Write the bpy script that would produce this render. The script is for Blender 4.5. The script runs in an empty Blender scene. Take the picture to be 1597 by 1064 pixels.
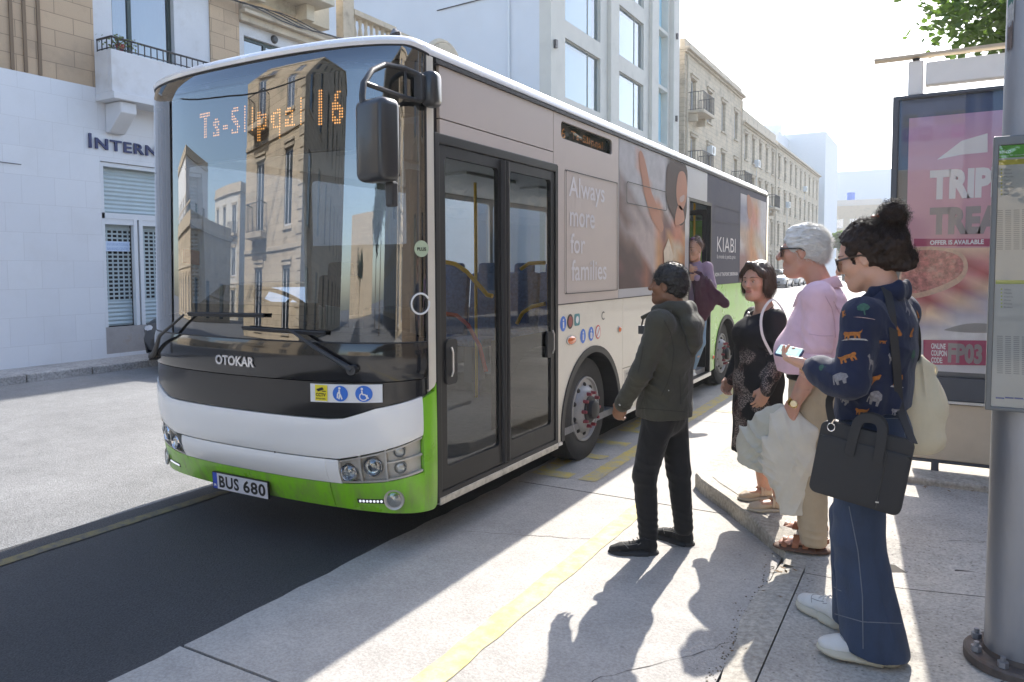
import bpy, bmesh, math, random
import numpy as np
import openvdb
from mathutils import Vector, Matrix, Quaternion, geometry
from mathutils.bvhtree import BVHTree
random.seed(7); rng = np.random.default_rng(7)
SC = bpy.context.scene; COL = SC.collection
R = math.radians
# ------------------------------------------------ camera, sky, sun, exposure
FPX, PX, PY, HC = 1155., 798.5, 483., 1.7          # focal and principal point of the 1597x1064 photograph
yaw, pitch, roll = R(29.8), math.atan(66/1155.), R(0.25)
FW = np.array([-math.sin(yaw)*math.cos(pitch), math.cos(yaw)*math.cos(pitch), -math.sin(pitch)])
_rt = np.array([math.cos(yaw), math.sin(yaw), 0]); _up = np.cross(_rt, FW)
RT = _rt*math.cos(roll) - _up*math.sin(roll); UP = _up*math.cos(roll) + _rt*math.sin(roll)
CAM = np.array([0, 0, HC])
cd = bpy.data.cameras.new('camera'); camo = bpy.data.objects.new('camera', cd); COL.objects.link(camo)
camo.matrix_world = Matrix(((RT[0], UP[0], -FW[0], 0), (RT[1], UP[1], -FW[1], 0), (RT[2], UP[2], -FW[2], HC), (0, 0, 0, 1)))
cd.sensor_width = 36; cd.lens = FPX/1597*36; cd.shift_y = -(532-PY)/1597.; cd.clip_end = 2000; cd.clip_start = .05
SC.camera = camo
SUN = Vector((-.13, 1.22, 1.0)).normalized()       # towards the sun
w = bpy.data.worlds.new('World'); SC.world = w; w.use_nodes = True
nt = w.node_tree; bg = nt.nodes['Background']; sky = nt.nodes.new('ShaderNodeTexSky')
sky.sky_type = 'NISHITA'; sky.sun_disc = False
sky.sun_elevation = math.asin(SUN.z); sky.sun_rotation = math.atan2(SUN.x, SUN.y)
sky.air_density = 1.0; sky.dust_density = 1.6; sky.ozone_density = 1.0
nt.links.new(sky.outputs[0], bg.inputs[0]); bg.inputs[1].default_value = 0.15
sl = bpy.data.lights.new('sun', 'SUN'); sl.energy = 3.3; sl.angle = R(.53); sl.color = (1, .955, .88)
so = bpy.data.objects.new('sun', sl); COL.objects.link(so); so.rotation_euler = SUN.to_track_quat('Z', 'Y').to_euler(); so.location = (-5, 20, 30)
SC.view_settings.view_transform = 'Standard'; SC.view_settings.look = 'None'; SC.view_settings.gamma = 1
SC.view_settings.exposure = 1.5
SC.cycles.max_bounces = 8; SC.cycles.transparent_max_bounces = 12; SC.cycles.caustics_reflective = False; SC.cycles.caustics_refractive = False
SC.cycles.sample_clamp_indirect = 6

# pixel of the photograph -> point on a plane of the place
def ray(x, y): return FW + RT*(x-PX)/FPX + UP*(PY-y)/FPX
def onz(x, y, z=0.): d = ray(x, y); return CAM + d*((z-HC)/d[2])
def onx(x, y, X): d = ray(x, y); return CAM + d*(X/d[0])
def ony(x, y, Y): d = ray(x, y); return CAM + d*(Y/d[1])

# ------------------------------------------------ mesh helpers
class MB:
    def __init__(s): s.v = []; s.f = []; s.m = []; s.cur = 0
    def add(s, vs, fs, m=None):
        o = len(s.v); s.v += [tuple(map(float, p)) for p in vs]
        for f in fs: s.f.append(tuple(i+o for i in f)); s.m.append(s.cur if m is None else m)
        return s
    def box(s, c, d, rz=0, rot=None, m=None):
        c = Vector(c); hx, hy, hz = [q/2 for q in d]
        M = rot if rot is not None else Matrix.Rotation(rz, 3, 'Z')
        vs = [c + M @ Vector((x*hx, y*hy, z*hz)) for z in (-1, 1) for y in (-1, 1) for x in (-1, 1)]
        return s.add(vs, [(0,2,3,1), (4,5,7,6), (0,1,5,4), (2,6,7,3), (0,4,6,2), (1,3,7,5)], m)
    def bx(s, a, b, m=None):
        return s.box([(a[i]+b[i])/2 for i in range(3)], [abs(b[i]-a[i]) for i in range(3)], m=m)
    def tube(s, pts, r, n=10, m=None, closed=False, cap=True):
        pts = [Vector(p) for p in pts]; N = len(pts)
        rs = r if hasattr(r, '__len__') else [r]*N
        vs = []; up = None
        for i, p in enumerate(pts):
            if closed: t = pts[(i+1) % N]-pts[i-1]
            else: t = (pts[min(i+1, N-1)]-pts[max(i-1, 0)])
            if t.length < 1e-9: t = Vector((0, 0, 1))
            t.normalize()
            if up is None: up = t.orthogonal().normalized()
            up = (up - t*up.dot(t))
            if up.length < 1e-6: up = t.orthogonal()
            up.normalize(); b = t.cross(up)
            for k in range(n):
                a = 2*math.pi*k/n; vs.append(p + (up*math.cos(a)+b*math.sin(a))*rs[i])
        fs = []
        for i in range(N if closed else N-1):
            j = (i+1) % N
            for k in range(n): fs.append((i*n+k, i*n+(k+1) % n, j*n+(k+1) % n, j*n+k))
        if cap and not closed: fs += [tuple(range(n))[::-1], tuple((N-1)*n+k for k in range(n))]
        return s.add(vs, fs, m)
    def cyl(s, a, b, r, r2=None, n=24, m=None): return s.tube([a, b], [r, r if r2 is None else r2], n, m)
    def lathe(s, c, axis, prof, n=32, m=None):
        # prof: (radius, distance along axis)
        ax = Vector(axis).normalized(); u = ax.orthogonal().normalized(); v = ax.cross(u); c = Vector(c)
        vs = []
        for r, h in prof:
            for k in range(n):
                a = 2*math.pi*k/n; vs.append(c + ax*h + (u*math.cos(a)+v*math.sin(a))*r)
        fs = [(i*n+k, i*n+(k+1) % n, (i+1)*n+(k+1) % n, (i+1)*n+k) for i in range(len(prof)-1) for k in range(n)]
        if prof[0][0] > 1e-5: fs.append(tuple(range(n))[::-1])
        if prof[-1][0] > 1e-5: fs.append(tuple((len(prof)-1)*n+k for k in range(n)))
        return s.add(vs, fs, m)
    def ball(s, c, r, n=12, m=None, rot=None):
        r = r if hasattr(r, '__len__') else (r, r, r); vs = []; c = Vector(c); h = n//2
        for i in range(1, h):
            for k in range(n):
                a, b = math.pi*i/h, 2*math.pi*k/n
                q = Vector((r[0]*math.sin(a)*math.cos(b), r[1]*math.sin(a)*math.sin(b), r[2]*math.cos(a)))
                vs.append(c + (rot @ q if rot else q))
        q = Vector((0, 0, r[2])); q = rot @ q if rot else q; vs += [c+q, c-q]; T = len(vs)-2
        fs = [(i*n+k, (i+1)*n+k, (i+1)*n+(k+1) % n, i*n+(k+1) % n) for i in range(h-2) for k in range(n)]
        fs += [(T, k, (k+1) % n) for k in range(n)] + [(T+1, (h-2)*n+(k+1) % n, (h-2)*n+k) for k in range(n)]
        return s.add(vs, fs, m)
    def poly(s, outer, thick, M, holes=(), m=None):
        # flat outline (2D) with holes, given thickness along M's z
        loops = [list(outer)] + [list(h) for h in holes]
        flat = [p for l in loops for p in l]
        tri = geometry.tessellate_polygon([[Vector((p[0], p[1], 0)) for p in l] for l in loops])
        n = len(flat); fs = []
        for t in tri:
            a, b, c = [Vector(flat[i]) for i in t]
            fs.append(tuple(t) if (b-a).cross(c-a) > 0 else (t[0], t[2], t[1]))
        bot = [M @ Vector((p[0], p[1], 0)) for p in flat]
        if thick <= 0: return s.add(bot, fs, m)
        top = [M @ Vector((p[0], p[1], thick)) for p in flat]
        fs = [tuple(i+n for i in f) for f in fs] + [f[::-1] for f in fs]; o = 0
        for li, l in enumerate(loops):
            L = len(l); ar = sum(l[i][0]*l[(i+1) % L][1]-l[(i+1) % L][0]*l[i][1] for i in range(L))
            for i in range(L):
                a, b = o+i, o+(i+1) % L
                fs.append((a, b, b+n, a+n) if (ar > 0) == (li == 0) else (b, a, a+n, b+n))
            o += L
        return s.add(bot+top, fs, m)
    def build(s, name, mats, parent=None, smooth=False, bevel=0, seg=2, ang=35, sub=0, **tags):
        me = bpy.data.meshes.new(name); me.from_pydata(s.v, [], s.f); me.update()
        mats = mats if isinstance(mats, (list, tuple)) else [mats]
        for mt in mats: me.materials.append(mt)
        if len(mats) > 1: me.polygons.foreach_set('material_index', s.m)
        if bevel or sub:
            bm = bmesh.new(); bm.from_mesh(me)
            bmesh.ops.remove_doubles(bm, verts=bm.verts, dist=1e-5)
            if bevel:
                es = [e for e in bm.edges if len(e.link_faces) == 2 and e.calc_face_angle(0) > R(ang)]
                bmesh.ops.bevel(bm, geom=es, offset=bevel, segments=seg, profile=.5, affect='EDGES', clamp_overlap=True)
            if sub: bmesh.ops.subdivide_edges(bm, edges=bm.edges, cuts=sub, use_grid_fill=True)
            bm.to_mesh(me); bm.free()
        if smooth:
            me.polygons.foreach_set('use_smooth', [True]*len(me.polygons))
            try: me.set_sharp_from_angle(angle=R(38))
            except Exception: pass
        me.update()
        o = bpy.data.objects.new(name, me); COL.objects.link(o)
        if parent is not None:
            o.parent = parent
            if parent.name in WT: o.matrix_parent_inverse = Matrix.Translation(-Vector(WT[parent.name]))
        tag(o, **tags); return o
def tag(o, label=None, cat=None, group=None, kind=None):
    if label: o['label'] = label
    if cat: o['category'] = cat
    if group: o['group'] = group
    if kind: o['kind'] = kind
    return o
WT = {}      # things whose parts are written in world coordinates
def thing(name, label, cat, loc=(0, 0, 0), rz=0, group=None, local=False):
    o = bpy.data.objects.new(name, None); COL.objects.link(o); o.location = loc; o.rotation_euler = (0, 0, rz)
    if not local: WT[o.name] = loc
    o.empty_display_size = .1; return tag(o, label, cat, group)
def copy_tree(o, parent=None):
    c = o.copy(); COL.objects.link(c); c.parent = parent
    for ch in [q for q in bpy.data.objects if q.parent is o]: copy_tree(ch, c)
    return c
def fr(o, x, y):  # frame matrix: origin o, x-axis, y-axis
    x = Vector(x).normalized(); y = Vector(y).normalized(); z = x.cross(y)
    return Matrix(((x[0], y[0], z[0], o[0]), (x[1], y[1], z[1], o[1]), (x[2], y[2], z[2], o[2]), (0, 0, 0, 1)))
def rect(x0, y0, x1, y1): return [(x0, y0), (x1, y0), (x1, y1), (x0, y1)]
def rrect(x0, y0, x1, y1, r, n=5):
    o = []
    for cx, cy, a in ((x1-r, y0+r, -90), (x1-r, y1-r, 0), (x0+r, y1-r, 90), (x0+r, y0+r, 180)):
        for i in range(n+1): t = R(a+90*i/n); o.append((cx+r*math.cos(t), cy+r*math.sin(t)))
    return o
def disc(cx, cy, r, n=28, ry=None): return [(cx+r*math.cos(2*math.pi*i/n), cy+(ry or r)*math.sin(2*math.pi*i/n)) for i in range(n)]
_fc = {}
def text2d(txt, size=1., spacing=1., bold=0., sx=1.):
    """triangulated lettering in the xy plane, left-bottom at the origin"""
    k = (txt, spacing, bold)
    if k not in _fc:
        c = bpy.data.curves.new('t', 'FONT'); c.body = txt; c.size = 1; c.space_character = spacing; c.offset = bold; c.resolution_u = 3
        o = bpy.data.objects.new('t', c); COL.objects.link(o)
        dg = bpy.context.evaluated_depsgraph_get(); me = o.evaluated_get(dg).to_mesh()
        v = [tuple(q.co[:2]) for q in me.vertices]; f = [tuple(p.vertices) for p in me.polygons]
        o.evaluated_get(dg).to_mesh_clear(); bpy.data.objects.remove(o); bpy.data.curves.remove(c)
        x0 = min(q[0] for q in v); y0 = min(q[1] for q in v)
        _fc[k] = ([(a-x0, b-y0) for a, b in v], f)
    v, f = _fc[k]
    return [(a*size*sx, b*size) for a, b in v], f
def fit_text(txt, w, h, spacing=1., bold=0.):
    v, f = text2d(txt, 1, spacing, bold); W = max(a for a, b in v); H = max(b for a, b in v)
    return [(a*w/W, b*h/H) for a, b in v], f
# ------------------------------------------------ materials
def mat(name, col, rough=.6, metal=0., noise=0., nscale=6., bump=0., bscale=60., spec=.5, coat=0., emit=0., dirt=0., dscale=1.2, dcol=(.12, .1, .08), stretch=(1, 1, 1), sheen=0.):
    m = bpy.data.materials.new(name); m.use_nodes = True; n = m.node_tree; L = n.links
    b = n.nodes['Principled BSDF']; b.inputs['Base Color'].default_value = (*col, 1); b.inputs['Roughness'].default_value = rough
    b.inputs['Metallic'].default_value = metal; b.inputs['Specular IOR Level'].default_value = spec; b.inputs['Coat Weight'].default_value = coat
    if sheen: b.inputs['Sheen Weight'].default_value = sheen
    if emit: b.inputs['Emission Color'].default_value = (*col, 1); b.inputs['Emission Strength'].default_value = emit
    if noise or bump or dirt:
        g = n.nodes.new('ShaderNodeNewGeometry'); mp = n.nodes.new('ShaderNodeMapping'); mp.inputs['Scale'].default_value = stretch
        L.new(g.outputs['Position'], mp.inputs[0]); co = mp.outputs[0]
    last = None
    if noise:
        t = n.nodes.new('ShaderNodeTexNoise'); t.inputs['Scale'].default_value = nscale; t.inputs['Detail'].default_value = 8; t.inputs['Roughness'].default_value = .65
        L.new(co, t.inputs['Vector'])
        mr = n.nodes.new('ShaderNodeMapRange'); mr.inputs[1].default_value = .25; mr.inputs[2].default_value = .75
        mr.inputs[3].default_value = 1-noise; mr.inputs[4].default_value = 1+noise; L.new(t.outputs[0], mr.inputs[0])
        mx = n.nodes.new('ShaderNodeMix'); mx.data_type = 'RGBA'; mx.blend_type = 'MULTIPLY'; mx.inputs[0].default_value = 1
        mx.inputs[6].default_value = (*col, 1); L.new(mr.outputs[0], mx.inputs[7]); last = mx.outputs[2]
        r2 = n.nodes.new('ShaderNodeMapRange'); r2.inputs[3].default_value = max(0, rough-.12); r2.inputs[4].default_value = min(1, rough+.12)
        L.new(t.outputs[0], r2.inputs[0]); L.new(r2.outputs[0], b.inputs['Roughness'])
    if dirt:
        t = n.nodes.new('ShaderNodeTexNoise'); t.inputs['Scale'].default_value = dscale; t.inputs['Detail'].default_value = 10; t.inputs['Roughness'].default_value = .7
        L.new(co, t.inputs['Vector'])
        rp = n.nodes.new('ShaderNodeValToRGB'); rp.color_ramp.elements[0].position = .52; rp.color_ramp.elements[1].position = .72
        rp.color_ramp.elements[0].color = (0, 0, 0, 1); rp.color_ramp.elements[1].color = (dirt, dirt, dirt, 1); L.new(t.outputs[0], rp.inputs[0])
        mx = n.nodes.new('ShaderNodeMix'); mx.data_type = 'RGBA'; L.new(rp.outputs[0], mx.inputs[0])
        if last: L.new(last, mx.inputs[6])
        else: mx.inputs[6].default_value = (*col, 1)
        mx.inputs[7].default_value = (*dcol, 1); last = mx.outputs[2]
    if last: L.new(last, b.inputs['Base Color'])
    if bump:
        t = n.nodes.new('ShaderNodeTexNoise'); t.inputs['Scale'].default_value = bscale; t.inputs['Detail'].default_value = 4; L.new(co, t.inputs['Vector'])
        bp = n.nodes.new('ShaderNodeBump'); bp.inputs['Strength'].default_value = bump; bp.inputs['Distance'].default_value = .01
        L.new(t.outputs[0], bp.inputs['Height']); L.new(bp.outputs[0], b.inputs['Normal'])
    return m
def nodes_of(m): n = m.node_tree; return n, n.links, n.nodes['Principled BSDF']
def glass(name, tint, refl=.08, fres=1., rough=.0, alpha_dark=None):
    """thin pane: tinted see-through plus a mirror term that grows at grazing angles"""
    m = bpy.data.materials.new(name); m.use_nodes = True; n = m.node_tree; L = n.links
    n.nodes.remove(n.nodes['Principled BSDF']); out = n.nodes['Material Output']
    tr = n.nodes.new('ShaderNodeBsdfTransparent'); tr.inputs[0].default_value = (*tint, 1)
    gl = n.nodes.new('ShaderNodeBsdfGlossy'); gl.inputs['Roughness'].default_value = rough; gl.inputs[0].default_value = (.95, .97, 1, 1)
    fr_ = n.nodes.new('ShaderNodeFresnel'); fr_.inputs[0].default_value = 1.5
    ma = n.nodes.new('ShaderNodeMath'); ma.operation = 'MULTIPLY_ADD'; ma.inputs[1].default_value = fres; ma.inputs[2].default_value = refl; ma.use_clamp = True
    L.new(fr_.outputs[0], ma.inputs[0]); mx = n.nodes.new('ShaderNodeMixShader'); L.new(ma.outputs[0], mx.inputs[0])
    L.new(tr.outputs[0], mx.inputs[1]); L.new(gl.outputs[0], mx.inputs[2]); L.new(mx.outputs[0], out.inputs[0])
    return m
def blocks(name, cols, bw, bh, mortar=.012, mcol=(.3, .27, .22), axis='x', rough=.85, noise=.12, bump=.3, contrast=.0, dirt=.35, dcol=(.2, .17, .13), off=.5):
    """masonry laid on a wall whose normal is the world axis given"""
    m = mat(name, cols[0], rough); n, L, b = nodes_of(m)
    g = n.nodes.new('ShaderNodeNewGeometry'); sp = n.nodes.new('ShaderNodeSeparateXYZ'); L.new(g.outputs['Position'], sp.inputs[0])
    cb = n.nodes.new('ShaderNodeCombineXYZ'); L.new(sp.outputs['Y' if axis == 'x' else 'X'], cb.inputs[0]); L.new(sp.outputs['Z'], cb.inputs[1])
    br = n.nodes.new('ShaderNodeTexBrick'); L.new(cb.outputs[0], br.inputs['Vector'])
    br.inputs['Scale'].default_value = 1; br.inputs['Brick Width'].default_value = bw; br.inputs['Row Height'].default_value = bh
    br.inputs['Mortar Size'].default_value = mortar; br.inputs['Mortar Smooth'].default_value = .2; br.offset = off
    br.inputs['Color1'].default_value = (*cols[0], 1); br.inputs['Color2'].default_value = (*cols[1], 1); br.inputs['Mortar'].default_value = (*mcol, 1)
    t = n.nodes.new('ShaderNodeTexNoise'); t.inputs['Scale'].default_value = 1.1; t.inputs['Detail'].default_value = 10; t.inputs['Roughness'].default_value = .7; L.new(g.outputs['Position'], t.inputs['Vector'])
    rp = n.nodes.new('ShaderNodeValToRGB'); rp.color_ramp.elements[0].position = .5; rp.color_ramp.elements[1].position = .75
    rp.color_ramp.elements[0].color = (0, 0, 0, 1); rp.color_ramp.elements[1].color = (dirt, dirt, dirt, 1); L.new(t.outputs[0], rp.inputs[0])
    mx = n.nodes.new('ShaderNodeMix'); mx.data_type = 'RGBA'; L.new(rp.outputs[0], mx.inputs[0]); L.new(br.outputs[0], mx.inputs[6]); mx.inputs[7].default_value = (*dcol, 1)
    L.new(mx.outputs[2], b.inputs['Base Color'])
    t2 = n.nodes.new('ShaderNodeTexNoise'); t2.inputs['Scale'].default_value = 18; t2.inputs['Detail'].default_value = 6; L.new(g.outputs['Position'], t2.inputs['Vector'])
    ad = n.nodes.new('ShaderNodeMath'); ad.operation = 'SUBTRACT'; L.new(t2.outputs[0], ad.inputs[0]); L.new(br.outputs['Fac'], ad.inputs[1])
    bp = n.nodes.new('ShaderNodeBump'); bp.inputs['Strength'].default_value = bump; bp.inputs['Distance'].default_value = .015; L.new(ad.outputs[0], bp.inputs['Height']); L.new(bp.outputs[0], b.inputs['Normal'])
    return m
BLACK = mat('black_rubber', (.018, .018, .02), .55, noise=.2, nscale=20)
GLOSSBLACK = mat('gloss_black', (.012, .012, .013), .12, noise=.3, nscale=3, coat=.6)
DARK = mat('dark_plastic', (.03, .031, .034), .45, noise=.2, nscale=30, bump=.1, bscale=200)
METAL = mat('bare_metal', (.55, .55, .56), .35, 1., noise=.15)
CHROME = mat('chrome', (.8, .8, .82), .15, 1.)
WHITE = mat('white_paint', (.78, .78, .77), .45, noise=.04)
PAPER = mat('paper', (.75, .76, .77), .7)
# ------------------------------------------------ ground, road, pavement
def ground_mat(name, col, rough, nz, bscale, bump, spots=.0, spec=.5, blotch=.15, scol=(.05, .05, .05), pits=9., plo=.5, phi=.62):
    m = mat(name, col, rough, spec=spec); n, L, b = nodes_of(m)
    g = n.nodes.new('ShaderNodeNewGeometry')
    def noise(s, d=6, r=.6):
        t = n.nodes.new('ShaderNodeTexNoise'); t.inputs['Scale'].default_value = s; t.inputs['Detail'].default_value = d; t.inputs['Roughness'].default_value = r
        L.new(g.outputs['Position'], t.inputs['Vector']); return t
    def mrange(src, a, b_, c, d):
        q = n.nodes.new('ShaderNodeMapRange'); L.new(src, q.inputs[0])
        for i, v in enumerate((a, b_, c, d)): q.inputs[1+i].default_value = v
        return q
    t1, t2, t3 = noise(.7, 8, .7), noise(bscale, 3), noise(5, 6, .7)
    a = mrange(t1.outputs[0], .3, .7, 1-blotch, 1+blotch); c = mrange(t2.outputs[0], .3, .7, 1-nz, 1+nz); e = mrange(t3.outputs[0], .3, .7, 1-blotch*.5, 1+blotch*.5)
    m1 = n.nodes.new('ShaderNodeMath'); m1.operation = 'MULTIPLY'; L.new(a.outputs[0], m1.inputs[0]); L.new(c.outputs[0], m1.inputs[1])
    m2 = n.nodes.new('ShaderNodeMath'); m2.operation = 'MULTIPLY'; L.new(m1.outputs[0], m2.inputs[0]); L.new(e.outputs[0], m2.inputs[1])
    mx = n.nodes.new('ShaderNodeMix'); mx.data_type = 'RGBA'; mx.blend_type = 'MULTIPLY'; mx.inputs[0].default_value = 1
    mx.inputs[6].default_value = (*col, 1); L.new(m2.outputs[0], mx.inputs[7]); out = mx.outputs[2]
    if spots:
        v = n.nodes.new('ShaderNodeTexVoronoi'); v.inputs['Scale'].default_value = pits; v.inputs['Randomness'].default_value = 1; L.new(g.outputs['Position'], v.inputs['Vector'])
        t4 = noise(1.3, 2); q = mrange(v.outputs['Distance'], .06, .22 if pits > 20 else .10, 1, 0); q2 = mrange(t4.outputs[0], plo, phi, 0, spots)
        m3 = n.nodes.new('ShaderNodeMath'); m3.operation = 'MULTIPLY'; L.new(q.outputs[0], m3.inputs[0]); L.new(q2.outputs[0], m3.inputs[1])
        m4 = n.nodes.new('ShaderNodeMix'); m4.data_type = 'RGBA'; L.new(m3.outputs[0], m4.inputs[0]); L.new(out, m4.inputs[6]); m4.inputs[7].default_value = (*scol, 1); out = m4.outputs[2]
    L.new(out, b.inputs['Base Color'])
    bp = n.nodes.new('ShaderNodeBump'); bp.inputs['Strength'].default_value = bump; bp.inputs['Distance'].default_value = .006; L.new(t2.outputs[0], bp.inputs['Height']); L.new(bp.outputs[0], b.inputs['Normal'])
    return m
ASPH_SHADE = ground_mat('shaded_asphalt', (.036, .037, .040), .62, .75, 110, 1., .5, blotch=.22, scol=(.015, .015, .016))
OLDASPH_LIT = ground_mat('worn_lit_asphalt', (.2, .2, .2), .7, .45, 100, 1., .6, blotch=.2, scol=(.1, .1, .1))  # worn asphalt, with the sunlit tone put into its colour
CONC = ground_mat('bay_concrete', (.375, .352, .322), .8, .17, 80, .5, .6, blotch=.18, scol=(.17, .16, .15))
PAVE = ground_mat('pavement_concrete', (.41, .38, .335), .85, .24, 60, .7, .9, blotch=.28, scol=(.12, .105, .09), pits=30., plo=.28, phi=.5)
KERBM = ground_mat('kerb_stone', (.40, .365, .31), .85, .25, 40, .7, .6, blotch=.25, scol=(.14, .11, .08))
FARK = ground_mat('far_kerb', (.30, .29, .28), .85, .35, 30, .7, .8, blotch=.3, scol=(.08, .07, .07))
YEL = mat('yellow_road_paint', (.62, .50, .16), .75)
def worn(m, base, scale=14, lo=.42, hi=.6):
    n, L, b = nodes_of(m); g = n.nodes.new('ShaderNodeNewGeometry'); t = n.nodes.new('ShaderNodeTexNoise'); t.inputs['Scale'].default_value = scale; t.inputs['Detail'].default_value = 9; t.inputs['Roughness'].default_value = .75
    L.new(g.outputs['Position'], t.inputs['Vector']); q = n.nodes.new('ShaderNodeMapRange'); q.inputs[1].default_value = lo; q.inputs[2].default_value = hi; L.new(t.outputs[0], q.inputs[0])
    mx = n.nodes.new('ShaderNodeMix'); mx.data_type = 'RGBA'; L.new(q.outputs[0], mx.inputs[0]); mx.inputs[6].default_value = b.inputs['Base Color'].default_value; mx.inputs[7].default_value = (*base, 1); L.new(mx.outputs[2], b.inputs['Base Color'])
worn(YEL, (.42, .39, .33), 10, .40, .66)
YEL2 = mat('faded_yellow_paint', (.20, .165, .07), .75); worn(YEL2, (.08, .08, .08), 12, .42, .62)
MB().add([(-400, -400, -.03), (400, -400, -.03), (400, 500, -.03), (-400, 500, -.03)], [(0, 1, 2, 3)]).build('ground', OLDASPH_LIT, kind='structure')
def sheet(name, pts, z, m, thick=0, **k):
    b = MB(); b.poly(pts, thick, Matrix.Translation((0, 0, z-thick))); return b.build(name, m, **k)
MB().add([(-11.9, -60, -.006), (-4.6, -60, -.006), (-4.6, 140, -.006), (-11.9, 140, -.006)], [(0, 1, 2, 3)]).build('road', OLDASPH_LIT, kind='structure')
MB().add([(-4.9, -60, -.002), (-2.6, -60, -.002), (-2.6, 140, -.002), (-4.9, 140, -.002)], [(0, 1, 2, 3)]).build('shaded_lane', ASPH_SHADE, kind='structure')  # bus shade put into the colour: dark strip ends at the shadow edge
# concrete bus bay: slabs with real joints and a ragged lane edge
jy = [-12.8, -9.8, -6.85, -3.88, -.91, 2.07, 5.04, 8.0, 11.0, 14.0, 17.0, 20.0]
bay = MB()
for a, b_ in zip(jy[:-1], jy[1:]):
    left = []; N = 26
    for i in range(N+1):
        y = a+.008 + (b_-a-.016)*i/N; left.append((-2.9 + .006*math.sin(y*3.1)+.004*math.sin(y*17.3)+random.uniform(-.005, .005), y))
    bay.poly([(-.74, a+.008), (-.74, b_-.008)] + left[::-1], .1, Matrix.Translation((0, 0, -.092)))
bay.build('bus_bay', CONC, kind='structure')
MB().bx((-2.88, -12.8, -.1), (-.74, 20, -.012)).build('bay_bed', mat('joint_dirt', (.07, .06, .05), .9, noise=.3, nscale=20), kind='structure')
# kerb and pavement: one surface that ramps down to the bay beside the viewer
def sstep(t): t = min(1, max(0, t)); return t*t*(3-2*t)
def zpav(x, y): return .035+.08*max(sstep((x+.45)/1.2), sstep((y-4.3)/.5))
def edge_x(y):      # left edge of the pavement
    return float(np.interp(y, [-20, 4.30, 4.42, 5.07, 5.44, 5.57, 40], [-.585, -.585, -.60, -1.07, -1.37, -1.45, -1.45]))
def patch(b, x0, y0, x1, y1, st=.11):
    ny = max(1, int((y1-y0)/st)); nx = max(1, int((x1-x0)/.16))
    for j in range(ny+1):
        y = y0+(y1-y0)*j/ny; xl = max(x0, edge_x(y)) if x0 < -.5 else x0
        for i in range(nx+1): x = xl+(x1-xl)*(i/nx); b.v.append((x, y, zpav(x, y)))
    o = len(b.v)-(nx+1)*(ny+1)
    for j in range(ny):
        for i in range(nx): b.f.append((o+j*(nx+1)+i, o+j*(nx+1)+i+1, o+(j+1)*(nx+1)+i+1, o+(j+1)*(nx+1)+i)); b.m.append(0)
pv = MB()
for ya, yb in ((-8, -3.4), (-3.39, .9), (.908, 4.2), (4.208, 7.3), (7.308, 10.4), (10.408, 14), (14.008, 18), (18.01, 30)):
    patch(pv, -2, ya, .95, yb) if ya >= 4 else patch(pv, -.585, ya, .95, yb)
    patch(pv, .958, ya, 3.9, yb, .5); patch(pv, 3.91, ya, 8.3, yb, 1)
pv.build('pavement', PAVE, kind='structure')
bd = MB()
for ya, yb in ((-8, 4.3), (4.3, 30)):
    n = 60
    for i in range(n):
        y0_, y1_ = ya+(yb-ya)*i/n, ya+(yb-ya)*(i+1)/n; xs_ = [max(edge_x(y0_), edge_x(y1_))+.01, -.2, .3, .8, 8.3]
        for xa, xb in zip(xs_[:-1], xs_[1:]): bd.add([(xa, y0_, zpav(xa, y0_)-.012), (xb, y0_, zpav(xb, y0_)-.012), (xb, y1_, zpav(xb, y1_)-.012), (xa, y1_, zpav(xa, y1_)-.012)], [(0, 1, 2, 3)])
bd.build('pavement_bed', bpy.data.materials['joint_dirt'], kind='structure')
kb = MB()
ky = [30, 14, 8] + [5.57, 5.52, 5.44, 5.32, 5.2, 5.07, 4.95, 4.8, 4.65, 4.5, 4.42, 4.36, 4.28]
def kx(y): return float(np.interp(y, [-20, 4.2, 4.42, 5.07, 5.44, 5.57, 40], [-.69, -.69, -.73, -1.21, -1.5, -1.57, -1.57]))
vs = []
for y in ky:
    xo, xi = kx(y), edge_x(y)-.006; z = zpav(xi, y); j = random.uniform(-.004, .004)
    vs += [(xo+j, y, -.02), (xo+j, y, z-.014), (xo+.012+j, y-.004, z+.001), (xi+.05, y-.03, z-.005), (xi+.05, y-.03, -.02)]
NS = len(ky); kb.add(vs, [(i*5+k, i*5+k+1, (i+1)*5+k+1, (i+1)*5+k) for i in range(NS-1) for k in range(4)])
kb.build('kerb', KERBM, kind='structure')
ks = MB(); N = 90; vs = []
for i in range(N+1):
    y = -8 + 12.35*i/N; x = -.70 + .02*math.sin(y*4.7)+random.uniform(-.010, .010)
    vs += [(x-.05, y, .0105), (x, y, .016+random.uniform(0, .006)), (x+.035, y, .030), (-.592, y, .036), (-.592, y, -.05)]
ks.add(vs, [(i*5+k, i*5+k+1, i*5+6+k, i*5+5+k) for i in range(N) for k in range(4)]); ks.build('kerb_strip', KERBM, kind='structure')
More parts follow.
